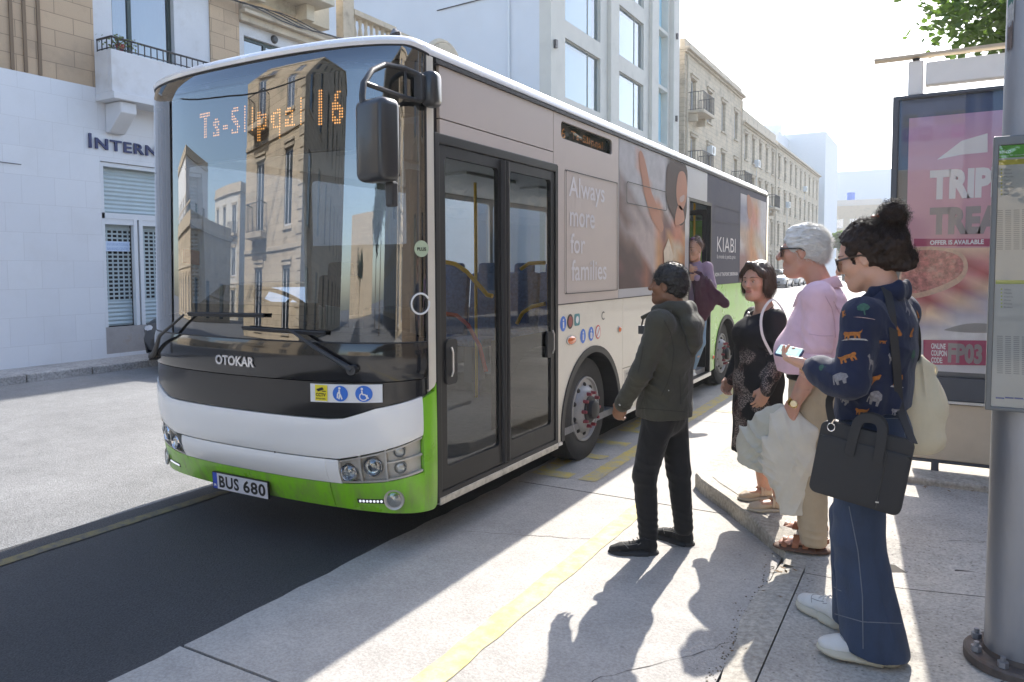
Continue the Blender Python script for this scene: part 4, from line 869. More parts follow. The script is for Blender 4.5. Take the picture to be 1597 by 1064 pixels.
# ---- near side
MS = fr((XS, 0, 0), (0, 1, 0), (0, 0, 1)); T_ = .022
def S2(px, py): p = onx(px, py, XS); return (p[1], p[2])
def side(name, outline, m, holes=(), off=0., th=T_, par=None, **k):
    q = MB(); q.poly(outline, th, MS@Matrix.Translation((0, 0, off-th)), holes); return q.build(name, m, par or bus, **k)
def arc(cy, cz, r, a0, a1, n=18): return [(cy+r*math.cos(R(a0+(a1-a0)*i/n)), cz+r*math.sin(R(a0+(a1-a0)*i/n))) for i in range(n+1)]
W1Y, W2Y, WZ, AR = 5.95, 10.70, .36, .64
side('over_door_panel', rect(3.665, 2.592, 5.172, 2.898), BP); side('over_door_panel', rect(3.665, 2.50, 5.172, 2.584), BP)
side('display_panel', [(5.25, 1.405), (6.53, 1.405), (6.53, 2.898), (5.18, 2.898), (5.18, 2.50), (5.25, 2.50)], BP, [rrect(5.31, 2.715, 6.37, 2.85, .04), rrect(5.375, 1.48, 6.49, 2.478, .02), ])
side('advert_panel', rrect(5.382, 1.487, 6.483, 2.471, .02), BP)
side('advert_panel', rect(6.538, 1.405, 8.652, 2.898), BLG)
side('advert_panel', [(8.658, 2.53), (9.60, 2.53), (9.60, 2.898), (8.658, 2.898)], BLG)
side('advert_panel', rect(8.658, 1.405, 8.80, 2.524), BLG)
side('advert_panel', [(9.84, 1.455), (11.42, 1.455), (11.42, 2.898), (9.606, 2.898), (9.606, 2.53), (9.84, 2.53)], BN)
side('advert_panel', rect(11.426, 1.455, 13.47, 2.898), BN)
side('rear_corner_panel', rect(13.476, .3, YR-.02, 2.93), BW)
fr_lo = [(5.25, .30)] + [(5.30, .30)] + arc(W1Y, WZ, AR, 184, -5)[0:] + [(6.65, .30), (6.65, 1.398), (5.25, 1.398)]
side('lower_side_panel', fr_lo, BC)
side('lower_side_panel', rect(6.656, .728, 8.80, 1.398), BC); side('service_flap', rect(6.656, .30, 8.80, .72), BC)
side('lower_side_panel', [(9.84, .30)] + arc(W2Y, WZ, AR, 184, -5) + [(13.47, .30), (13.47, 1.449), (9.84, 1.449)], BG)
b = MB(); b.poly([(5.24, .29), (W1Y-AR, .29)]+arc(W1Y, WZ, AR+.004, 184, -5)+[(W1Y+AR+.02, .29), (8.8, .29), (8.8, 2.52), (9.84, 2.52), (9.84, .29), (W2Y-AR, .29)]+arc(W2Y, WZ, AR+.004, 184, -5)+[(YR-.02, .29), (YR-.02, 2.95), (3.64, 2.95), (3.64, 2.5), (5.24, 2.5)], .02, MS@Matrix.Translation((0, 0, -.045)), [rrect(5.33, 2.73, 6.35, 2.84, .03)]); b.build('side_frame', BLACK, bus)
side('door_edge_trim', rect(5.243, .30, 5.25, 2.49), BLACK, off=.004)
for z0, z1, y0, y1 in ((1.398, 1.406, 5.25, 8.8),): side('belt_strip', rect(y0, z0, y1, z1), BLACK, off=.003)
# arches
for cy in (W1Y, W2Y):
    b = MB(); o = arc(cy, WZ, AR+.012, 186, -6, 30); i_ = arc(cy, WZ, AR-.045, -6, 186, 30); b.poly(o+i_, .03, MS@Matrix.Translation((0, 0, -.02))); b.build('wheel_arch', BLACK, bus, smooth=True)
    b = MB(); o = arc(cy, WZ, AR-.02, 190, -10, 24); vs = [(XS-.02, y, z) for y, z in o] + [(XS-.55, y, z) for y, z in o]; n = len(o); b.add(vs, [(k, k+1, n+k+1, n+k) for k in range(n-1)]); b.add([(XS-.56, cy-.8, .2), (XS-.56, cy+.8, .2), (XS-.56, cy+.8, 1.1), (XS-.56, cy-.8, 1.1)], [(0, 1, 2, 3)]); b.build('wheel_well', BLACK, bus)
TYRE = mat('tyre_rubber', (.022, .022, .023), .8, noise=.3, nscale=12, bump=.3, bscale=80, dirt=.4, dcol=(.09, .08, .07))
RIMM = mat('rim_silver', (.33, .33, .34), .5, .3, noise=.15, dirt=.5, dscale=6, dcol=(.2, .18, .16)); REDN = mat('red_nut_cover', (.25, .04, .055), .6)
def wheel(c, sg, par):
    t = MB(); t.lathe(c, (sg, 0, 0), [(.25, -.24), (.40, -.26), (.448, -.235), (.455, -.2), (.455, -.05), (.445, -.015), (.40, .0), (.30, -.004), (.286, -.014), (.286, -.1)], 56)
    w_ = t.build('wheel', TYRE, par, smooth=True)
    q = MB()
    for k in range(56):
        a = 2*math.pi*k/56
    for off in (-.09, -.125, -.16): pass
    r = MB(); r.lathe(c, (sg, 0, 0), [(.286, -.02), (.284, .0), (.27, .002), (.262, -.02), (.25, -.055), (.235, -.06), (.20, .0), (.175, .028), (.15, .035), (.12, .036), (.12, .035)], 56); rm = r.build('rim', RIMM, w_, smooth=True)
    h = MB()
    for k in range(10):
        a = 2*math.pi*k/10+.3; p = Vector(c)+Vector((sg*(-.028), .214*math.cos(a), .214*math.sin(a))); h.ball(p, (.03, .024, .024), 12)
    h.build('rim_holes', INK, w_)
    h = MB(); h.lathe(c, (sg, 0, 0), [(.122, .03), (.115, .05), (.085, .055), (.08, .09), (.06, .105), (0, .108)], 32); h.build('hub', BLACK, w_, smooth=True)
    h = MB()
    for k in range(10):
        a = 2*math.pi*k/10; p = Vector(c)+Vector((sg*.03, .147*math.cos(a), .147*math.sin(a))); h.cyl(p, p+Vector((sg*.045, 0, 0)), .017, .013, 10)
    h.build('nut_covers', REDN, w_, smooth=True)
    return w_
for cy in (W1Y-.02, W2Y): wheel((XS-.06, cy, .453), 1, bus); wheel((XF+.06, cy, .453), -1, bus)
# side destination display
b = MB(); b.poly(rrect(5.32, 2.70, 6.36, 2.86, .03), .01, MS@Matrix.Translation((0, 0, -.07))); sd = b.build('side_display', mat('display_black2', (.012, .012, .013), .4), bus)
def sm(u, z): return Vector((XS-.055, u, z)), Vector((0, 1, 0)), Vector((0, 0, 1))
b = MB(); dots(b, 'Ts-Slipqal', 5.62, 6.28, 2.735, 2.825, sm, .0105, .0036, 1.2, .01); dots(b, '16', 5.36, 5.5, 2.735, 2.825, sm, .0105, .0036, 1.2, .01); b.build('display_lettering', mat('amber_led_dim', (.9, .35, .08), .5, emit=.35), sd)
b = MB(); b.poly(rrect(5.31, 2.715, 6.37, 2.85, .04), .0, MS@Matrix.Translation((0, 0, -.01))); b.build('display_glass', DG, bus)
# advert artwork on the panels
def art(name, pts, m, lay=1, par=None, px=True):
    P = [S2(*p) for p in pts] if px else pts; q = MB(); q.poly(P, 0, MS@Matrix.Translation((0, 0, .0006+.0009*lay))); return q.build(name, m, par or bus)
def smooth_pts(pts, n=6):
    o = []; N = len(pts)
    for i in range(N):
        p0, p1, p2, p3 = pts[i-1], pts[i], pts[(i+1) % N], pts[(i+2) % N]
        for k in range(n):
            t = k/n; o.append(tuple(.5*((2*p1[j])+(-p0[j]+p2[j])*t+(2*p0[j]-5*p1[j]+4*p2[j]-p3[j])*t*t+(-p0[j]+3*p1[j]-3*p2[j]+p3[j])*t**3) for j in (0, 1)))
    return o
def art_s(name, pts, m, lay=1, n=5): return art(name, smooth_pts([S2(*p) for p in pts], n), m, lay, px=False)
def amat(n_, c, nz=.25, s=5): return mat(n_, (c[0]*.75, c[1]*.72, c[2]*.72), .6, noise=nz, nscale=s, spec=.25)
WTX = mat('wrap_white_ink', (.66, .64, .66), .5)
def side_text(txt, y, z, w, h, m, name, off=.0025, bold=0., spacing=1.):
    v, f = fit_text(txt, w, h, spacing, bold); b = MB(); b.add([MS@Vector((y+p[0], z+p[1], off)) for p in v], f); return b.build(name, m, bus)
side_text('Always', 5.45, 2.22, .74, .215, WTX, 'advert_lettering', bold=.01); side_text('more', 5.47, 2.03, .50, .12, WTX, 'advert_lettering', bold=.01)
side_text('for', 5.48, 1.81, .29, .165, WTX, 'advert_lettering', bold=.01); side_text('families', 5.50, 1.585, .74, .175, WTX, 'advert_lettering', bold=.01)
side_text('KIABI', 10.12, 1.90, 1.06, .205, WTX, 'advert_lettering', bold=-.005); side_text('la mode à petits prix', 10.12, 1.79, 1.06, .075, WTX, 'advert_lettering', bold=-.005)
side_text('NOW AT THE POINT, BIRKIRKARA', 10.02, 1.555, 1.32, .06, WTX, 'advert_lettering', bold=.02)
PAL = dict(S=(188, 186, 190), s=(204, 201, 202), A=(205, 150, 122), H=(80, 64, 58), F=(206, 142, 124), B=(88, 68, 66), b=(124, 100, 94), R=(150, 138, 136), W=(186, 170, 168), G=(200, 150, 104), g=(168, 116, 82), C=(206, 188, 164), D=(148, 98, 80), N=(198, 130, 106), P=(118, 84, 84),
    w=(214, 210, 212), a=(148, 150, 168), T=(190, 166, 150), O=(208, 150, 110), M=(158, 122, 118), K=(212, 176, 152), Z=(158, 88, 88), z=(196, 142, 138), q=(168, 164, 174), e=(184, 172, 166), m=(150, 84, 102))
lin = lambda c: ((c/255+.055)/1.055)**2.4 if c > 10 else c/3294.
def picture(name, M, x0, z0, x1, z1, rows, par, gain=.82, mt=None):
    """printed picture: a soft patchwork of colours held in the panel's own colour layer"""
    rows = [r.split() for r in rows.strip().split('/')]; nr, nc = len(rows), len(rows[0]); q = MB(); vs = [M@Vector((x0+(x1-x0)*i/(nc-1), z1+(z0-z1)*j/(nr-1), 0)) for j in range(nr) for i in range(nc)]
    q.add(vs, [(j*nc+i, (j+1)*nc+i, (j+1)*nc+i+1, j*nc+i+1) for j in range(nr-1) for i in range(nc-1)]); o = q.build(name, mt or PICM, par)
    ca = o.data.color_attributes.new('print', 'FLOAT_COLOR', 'POINT')
    for j in range(nr):
        for i in range(nc): c = PAL[rows[j][i]]; ca.data[j*nc+i].color = (*[min(.85, lin(v)*gain) for v in c], 1)
    return o
PICM = mat('printed_picture', (.5, .5, .5), .55, spec=.3); n, L, bb = nodes_of(PICM); at_ = n.nodes.new('ShaderNodeVertexColor'); at_.layer_name = 'print'
g = n.nodes.new('ShaderNodeNewGeometry'); t = n.nodes.new('ShaderNodeTexNoise'); t.inputs['Scale'].default_value = 9; t.inputs['Detail'].default_value = 6; L.new(g.outputs['Position'], t.inputs['Vector']); mr = n.nodes.new('ShaderNodeMapRange'); mr.inputs[1].default_value = .3; mr.inputs[2].default_value = .7; mr.inputs[3].default_value = .88; mr.inputs[4].default_value = 1.1; L.new(t.outputs[0], mr.inputs[0])
mx = n.nodes.new('ShaderNodeMix'); mx.data_type = 'RGBA'; mx.blend_type = 'MULTIPLY'; mx.inputs[0].default_value = 1; L.new(at_.outputs[0], mx.inputs[6]); L.new(mr.outputs[0], mx.inputs[7]); L.new(mx.outputs[2], bb.inputs['Base Color'])
MA = MS@Matrix.Translation((0, 0, .0012))
picture('advert_picture', MA, 6.545, 1.49, 8.64, 2.892, 'S S S S S S S S H H H H/S S S A S S S S H H H F/S S S A S S S S H H F F/R S S S A S S S H H F F/R R S S A S S S H H F F/b R R S S A A S H H F F/b R W R W A A b W H F H/R b R W R W A P P N N H/b R W W W W A P G N N G/B b b W W W G D G C C G/B B B b W W G D C C G g/P B B B D W G D C G G g/B B B P D B G g G G g g/B B B B D B g g G g g g', bus)
picture('advert_picture', MA, 11.47, 1.46, 13.40, 2.80, 'w s T T s s/a a F O s w/a a F F w w/T T O T w w/w T O C C w/M M O O w C/M M O C O C/M O O C C C', bus)
SK = amat('ad_skin', (.58, .30, .20), .1, 3); HRm = amat('ad_hair', (.10, .07, .06), .3, 6)
art_s('advert_artwork', [(996, 240), (1001, 238), (1008, 262), (1014, 295), (1024, 322), (1034, 352), (1030, 362), (1018, 345), (1006, 310), (1000, 275)], SK, 4)
art_s('advert_artwork', [(1041, 258), (1052, 254), (1070, 261), (1071, 300), (1069, 340), (1060, 352), (1048, 335), (1039, 312), (1038, 285)], HRm, 5)
art_s('advert_artwork', [(1058, 270), (1067, 270), (1071, 292), (1069, 314), (1063, 328), (1056, 318), (1054, 296)], SK, 6); art_s('advert_artwork', [(1056, 322), (1064, 326), (1066, 345), (1052, 350)], SK, 6)
art_s('advert_artwork', [(1059, 309), (1066, 304), (1066, 312), (1061, 316)], amat('ad_teeth', (.6, .45, .4), .05), 8)
art('advert_artwork', [(1034, 392), (1042, 372), (1049, 398), (1043, 440), (1037, 442)], amat('ad_cream', (.75, .66, .52), .3), 7)
art_s('advert_artwork', [(1165, 306), (1170, 308), (1173, 330), (1170, 342), (1166, 335)], SK, 3)
def outline_box(y0, z0, y1, z1, r=.03, w_=.008, name='hatch_seam', m=INK):
    return side(name, rrect(y0, z0, y1, z1, r), m, [rrect(y0+w_, z0+w_, y1-w_, z1-w_, r)], off=.0125, th=.0015)
outline_box(6.71, 2.305, 7.92, 2.515); outline_box(9.94, 2.305, 11.33, 2.52, m=mat('seam_grey', (.05, .05, .06), .6))
outline_box(5.377, 1.482, 6.488, 2.476, .02, .006)
# small lamps, symbols and notices on the lower side
ORL = mat('orange_lens', (.75, .16, .03), .25, coat=.8)
def bulb(y, z, ry, rz, m, name):
    q = MB(); q.ball((XS+.001, y, z), (.022, ry, rz), 18); o = q.build(name, m, bus, smooth=True); q = MB(); q.poly(disc(y, z, ry*1.12, 24, rz*1.15), .008, MS); q.build('lamp_base', SILV, o)
bulb(5.50, 1.10, .085, .035, ORL, 'side_indicator'); bulb(6.56, 1.11, .035, .028, ORL, 'side_marker'); bulb(9.97, .48, .035, .028, ORL, 'side_marker')
def sdisc(y, z, ry, rz, m, name='side_symbol', lay=.002, par=None): q = MB(); q.poly(disc(y, z, ry, 24, rz), 0, MS@Matrix.Translation((0, 0, lay))); return q.build(name, m, par or bus)
RD = mat('sign_red', (.6, .03, .03), .4); TEAL = mat('sign_teal', (.05, .25, .28), .4)
for y, z, m1, kind in ((5.345, 1.245, SB, 0), (5.475, 1.255, INK, 1), (5.61, 1.262, TEAL, 2), (5.73, 1.115, SB, 3), (5.90, 1.12, SB, 4), (6.05, 1.125, RD, 5)):
    if kind == 2: q = MB(); q.poly(rrect(y-.055, z-.05, y+.055, z+.05, .02), 0, MS@Matrix.Translation((0, 0, .002))); o = q.build('side_symbol', m1, bus); sdisc(y, z, .03, .03, WI, 'symbol_mark', .004, o); continue
    o = sdisc(y, z, .058, .062, m1)
    if kind == 5: sdisc(y, z, .046, .05, WI, 'symbol_mark', .004, o); q = MB(); q.poly([(y-.03, z-.03), (y-.022, z-.036), (y+.032, z+.03), (y+.024, z+.036)], 0, MS@Matrix.Translation((0, 0, .006))); q.build('symbol_mark', RD, o)
    elif kind == 1: sdisc(y, z, .04, .045, mat('sticker_dark_red', (.3, .05, .05), .5), 'symbol_mark', .004, o)
    else:
        q = MB(); q.poly(rect(y-.012, z-.035, y+.012, z+.015), 0, MS@Matrix.Translation((0, 0, .004))); q.poly(disc(y, z+.03, .011, 10), 0, MS@Matrix.Translation((0, 0, .004)))
        if kind == 4: q.poly([(y+c_[0], z+c_[1]) for c_ in arc(0, -.012, .03, 120, 400, 10)+arc(0, -.012, .022, 400, 120, 10)], 0, MS@Matrix.Translation((0, 0, .0045)))
        q.build('symbol_mark', WI, o)
side_text('C', 6.13, 1.225, .065, .075, INK, 'side_lettering')
side('notice_plate', rect(6.70, .46, 7.16, .70), mat('notice_grey', (.5, .48, .42), .5), off=.003, th=.002)
for i, tx in enumerate(('MIND THE STEP', 'PLEASE STAND', 'CLEAR OF THE', 'DOORS')): side_text(tx, 6.73, .645-.05*i, .36, .03, mat('faint_ink', (.2, .19, .17), .6), 'side_lettering', .0045)
# ---- front door
DF = mat('door_frame_dark', (.014, .0145, .016), .45, spec=.35, noise=.2, nscale=10)
b = MB(); b.poly([(3.605, .27), (5.243, .27), (5.243, 2.50), (3.605, 2.50)], .05, MS@Matrix.Translation((0, 0, -.045)), [rect(3.655, .33, 5.205, 2.44)]); b.build('door_surround', DF, bus, bevel=.006)
for y0, y1 in ((3.662, 4.425), (4.435, 5.20)):
    g0, g1 = (y0+.06, y1-.075) if y0 < 4 else (y0+.075, y1-.06)
    b = MB(); b.poly(rrect(y0, .335, y1, 2.435, .02), .035, MS@Matrix.Translation((0, 0, -.04)), [rrect(g0, .47, g1, 2.37, .03)]); dr = b.build('door', DF, bus, bevel=.006)
    b = MB(); b.poly(rect(g0-.01, .46, g1+.01, 2.38), 0, MS@Matrix.Translation((0, 0, -.018))); b.build('door_glass', DG, dr)
    b = MB(); yy = y1-.02 if y0 < 4 else y0+.02; b.tube([(XS-.002, yy, .34), (XS-.002, yy, 2.43)], .022, 8); b.build('rubber_edge', BLACK, dr, smooth=True)
    hy = g0-.0 if y0 < 4 else g1-.03
    b = MB(); b.poly(rrect(hy-.02, .98, hy+.10, 1.26, .03) if y0 < 4 else rrect(g1-.08, 1.0, g1+.0, 1.2, .02), .02, MS@Matrix.Translation((0, 0, -.012))); h = b.build('door_handle', BLACK, dr, bevel=.004)
    b = MB(); b.tube([(XS+.01, hy+.03, 1.03), (XS+.022, hy+.03, 1.06), (XS+.022, hy+.03, 1.18), (XS+.01, hy+.03, 1.21)], .007, 6); b.build('grip', METAL, dr, smooth=True)
b = MB(); b.bx((XS-.06, 3.62, .255), (XS+.012, 5.24, .30)); b.build('door_sill', mat('scuffed_alloy', (.5, .48, .44), .4, .7, noise=.3, nscale=15, dirt=.7, dscale=12), bus, bevel=.006)
b = MB(); b.bx((XS-.05, 5.25, .27), (XS+.008, 5.32, .30)); b.bx((XS-.05, 6.62, .27), (XS+.006, 8.8, .30)); b.bx((XS-.09, 8.8, .25), (XS+.012, 9.84, .295)); b.build('side_skirt_edge', METAL, bus)
# ---- middle door (folded open)
b = MB(); b.poly(rect(8.80, .28, 9.84, 2.53), .06, MS@Matrix.Translation((0, 0, -.06)), [rect(8.84, .30, 9.80, 2.49)]); b.build('door_surround', DF, bus)
for y0, s_ in ((8.87, 1), (9.775, -1)):
    b = MB(); M = fr((XS-.05, y0, 0), (-1, 0, 0), (0, 0, 1)) if s_ > 0 else fr((XS-.05, y0, 0), (-1, 0, 0), (0, 0, 1))
    b.poly(rrect(.0, .36, .46, 2.45, .02), .035, M, [rrect(.06, .5, .40, 2.38, .03)]); dr = b.build('door', DF, bus)
    b = MB(); b.poly(rect(.05, .49, .41, 2.39), 0, M@Matrix.Translation((0, 0, .018))); b.build('door_glass', DG, dr)
# ---- far side wall with its windows
MF = fr((XF, 0, 0), (0, 1, 0), (0, 0, 1)); wy = [(3.72, 4.92), (5.0, 6.5), (6.58, 8.1), (8.18, 9.7), (9.78, 11.3), (11.38, 13.2)]
b = MB(); o = [(3.62, .28), (W1Y-AR, .28)]+arc(W1Y, WZ, AR, 184, -5)+[(W2Y-AR, .28)]+arc(W2Y, WZ, AR, 184, -5)+[(YR-.02, .28), (YR-.02, 2.94), (3.62, 2.94)]
b.poly(o, .03, MF, [rrect(a, 1.22, c, 2.5, .06) for a, c in wy]); b.build('offside_wall', BW, bus)
for a, c in wy: b = MB(); b.poly(rrect(a, 1.22, c, 2.5, .06), 0, MF@Matrix.Translation((0, 0, .01))); b.build('offside_window', SG, bus)
b = MB(); b.bx((XF+.03, YR-.04, .3), (XS-.03, YR, 2.93)); b.build('rear_wall', BG, bus)
# ---- inside
FLR = mat('cabin_floor', (.22, .22, .225), .7, noise=.2, nscale=20); CBN = mat('cabin_grey', (.45, .46, .47), .6, noise=.05); CEIL = mat('cabin_ceiling', (.78, .79, .79), .6)
b = MB(); b.bx((XF+.04, 3.55, .30), (XS-.06, YR-.05, .36)); b.bx((XF+.04, 6.7, .361), (XS-.6, YR-.05, .56)); b.build('cabin_floor', FLR, bus)
b = MB(); b.bx((XF+.04, 3.6, 2.56), (XS-.06, YR-.05, 2.6)); b.build('cabin_ceiling', CEIL, bus)
b = MB()
for y in np.arange(4.2, 13, 1.4): b.bx((XC-.12, y, 2.535), (XC+.12, y+.9, 2.558))
b.build('ceiling_lamps', mat('lamp_panel', (.7, .72, .72), .5), bus)
DASH = mat('dashboard', (.035, .036, .04), .6, noise=.15, bump=.1)
b = MB(); o = [(Pf(a, 1.3, -.06).x, Pf(a, 1.3, -.06).y) for a in range(-84, 85, 6)]; b.poly(o+[(XS-.35, 3.75), (XC+.2, 3.78), (XC-.1, 3.95), (XF+.1, 3.95)], .3, Matrix.Translation((0, 0, 1.0))); b.poly([(XF+.15, 3.62), (XC-.05, 3.62), (XC-.15, 4.05), (XF+.15, 4.05)], .14, Matrix.Translation((0, 0, 1.302))); b.build('dashboard', DASH, bus, bevel=.03, smooth=True)
b = MB(); b.bx((XF+.1, 3.5, .36), (XC+.25, 3.9, 1.0)); b.bx((XC+.25, 3.5, .36), (XS-.25, 3.6, .99)); b.build('dash_front', DASH, bus)
b = MB(); c = Vector((XC-.58, 4.08, 1.42)); ax = Vector((0, .55, .84)); u = Vector((1, 0, 0)); v = ax.cross(u).normalized()
b.tube([c+(u*math.cos(R(a))+v*math.sin(R(a)))*.23 for a in range(0, 360, 12)], .016, 8, closed=True)
for a in (90, 210, 330): b.tube([c-ax*.03, c+(u*math.cos(R(a))+v*math.sin(R(a)))*.22], .013, 6)
b.cyl(c-ax*.05, c-ax*.35, .04); b.build('steering_wheel', BLACK, bus, smooth=True)
SEATM = mat('seat_fabric', (.08, .14, .28), .9, noise=.4, nscale=30); SEATG = mat('seat_shell', (.22, .23, .24), .5)
def seat(x, y, z, par, rz=0, m=SEATM):
    b = MB(); M = Matrix.Translation((x, y, z))@Matrix.Rotation(rz, 4, 'Z')
    def bb(c, d, rot=0):
        q = M@Vector(c); b.box(q, d, rot=(M.to_3x3()@Matrix.Rotation(rot, 3, 'X')))
    bb((0, 0, .42), (.42, .42, .09)); bb((0, .24, .78), (.42, .09, .72), -.12); bb((0, .29, 1.15), (.26, .07, .2), -.12); o = b.build('seat', m, par, bevel=.03, smooth=True)
    b = MB(); q = M@Vector((0, 0, .2)); b.box(q, (.1, .3, .4)); b.build('seat_post', SEATG, o)
seat(XC-.6, 4.45, .5, bus, 0, mat('driver_seat', (.05, .05, .055), .9))
for y in (6.6, 7.4, 8.2, 9.6, 10.4, 11.3, 12.2):
    for x in (XF+.3, XF+.76): seat(x, y, .5, bus)
for y in (6.9, 7.7, 10.4, 11.3, 12.2):
    for x in (XS-.32,): seat(x, y, .5, bus)
b = MB(); b.bx((XC+.02, 4.85, .36), (XC+.06, 5.0, 2.5)); b.bx((XF+.05, 4.95, .36), (XC+.05, 5.0, 1.9)); b.bx((XC+.02, 4.15, .36), (XC+.06, 4.85, 1.35)); b.build('driver_partition', CBN, bus)
b = MB(); b.bx((XC+.06, 4.25, 1.05), (XC+.25, 4.6, 1.4)); b.build('ticket_machine', DASH, bus, bevel=.02)
YR_ = mat('yellow_handrail', (.85, .52, .02), .35, coat=.4); RR_ = mat('red_handrail', (.55, .05, .03), .35, coat=.4)
def rail(px, y, m, r=.017): b = MB(); b.tube([ony(a, c, y) for a, c in px], r, 8); b.build('handrail', m, bus, smooth=True)
rail([(690, 408), (710, 412), (728, 424), (745, 443), (760, 460), (768, 462)], 4.55, YR_); rail([(692, 489), (712, 492), (730, 507), (748, 540), (758, 580)], 4.75, RR_)
rail([(812, 420), (825, 411), (840, 410), (850, 410)], 5.7, YR_); rail([(806, 505), (815, 488), (830, 478), (850, 474)], 5.5, YR_)
for x, y in ((XC+.55, 5.5), (XC-.3, 6.4), (XC+.55, 8.6), (XC-.3, 9.5), (XS-.25, 8.75), (XS-.25, 9.9)): b = MB(); b.cyl((x, y, .36), (x, y, 2.56), .017, n=8); b.build('handrail', YR_, bus, smooth=True)
# papers and cards on the dash
for (px0, py0, px1, py1, m) in ((497, 476, 505, 520, 'a'), (508, 476, 530, 525, 'b'), (285, 388, 310, 410, 'c')):
    b = MB(); P = [ony(px0, py0, 3.34), ony(px1, py0+4, 3.34), ony(px1, py1+4, 3.34), ony(px0, py1, 3.34)]; b.add(P+[p+np.array([0, .006, 0]) for p in P], [(0, 1, 2, 3), (4, 7, 6, 5), (0, 4, 5, 1), (3, 2, 6, 7)]); b.build('dash_card', mat('card_'+m, {'a': (.5, .55, .5), 'b': (.45, .55, .52), 'c': (.55, .04, .04)}[m], .6), bus)
# mirrors
MIR = mat('mirror_housing', (.022, .024, .028), .35, coat=.3, noise=.1)
def mirror(sg):
    f = lambda x, y, z: Vector((XC+sg*(x-XC), y, z))
    def pth(l): return [f(*ony(a, c, y)) for a, c, y in l]
    b = MB(); b.tube(pth([(655, 118, 3.45), (630, 107, 3.38), (600, 101, 3.22), (580, 110, 3.08), (567, 130, 2.98), (565, 150, 2.95), (567, 175, 2.95)]), .017, 10)
    b.tube(pth([(567, 129, 2.98), (600, 141, 3.15), (630, 152, 3.35), (655, 158, 3.45)]), .014, 10); b.tube(pth([(632, 110, 3.39), (633, 152, 3.37)]), .008, 8)
    mr = b.build('mirror_arm', DARK, bus, smooth=True)
    b = MB(); c = f(*ony(673, 140, 3.52)); b.box(c, (.1, .12, .20), rot=Matrix.Rotation(R(12)*sg, 3, 'Z')); b.build('mirror_mount', MIR, mr, bevel=.035, seg=3, smooth=True)
    c = f(*ony(657, 138, 3.46)); b = MB(); b.box(c, (.06, .07, .15)); b.build('mirror_hinge', DARK, mr, bevel=.01)
    c = f(*ony(589, 220, 2.99)); b = MB(); M = Matrix.Rotation(R(-8)*sg, 3, 'Z')
    b.box(c, (.225, .14, .42), rot=M); b.build('mirror_head', MIR, mr, bevel=.045, seg=4, smooth=True)
    b = MB(); b.box(c+M@Vector((0, .072, 0)), (.18, .004, .36), rot=M); b.build('mirror_glass', CHROME, mr)
    b = MB(); b.box(f(*ony(611, 303, 3.05)), (.055, .05, .13), rot=M); b.build('camera_pod', DARK, mr, bevel=.012)
mirror(1)
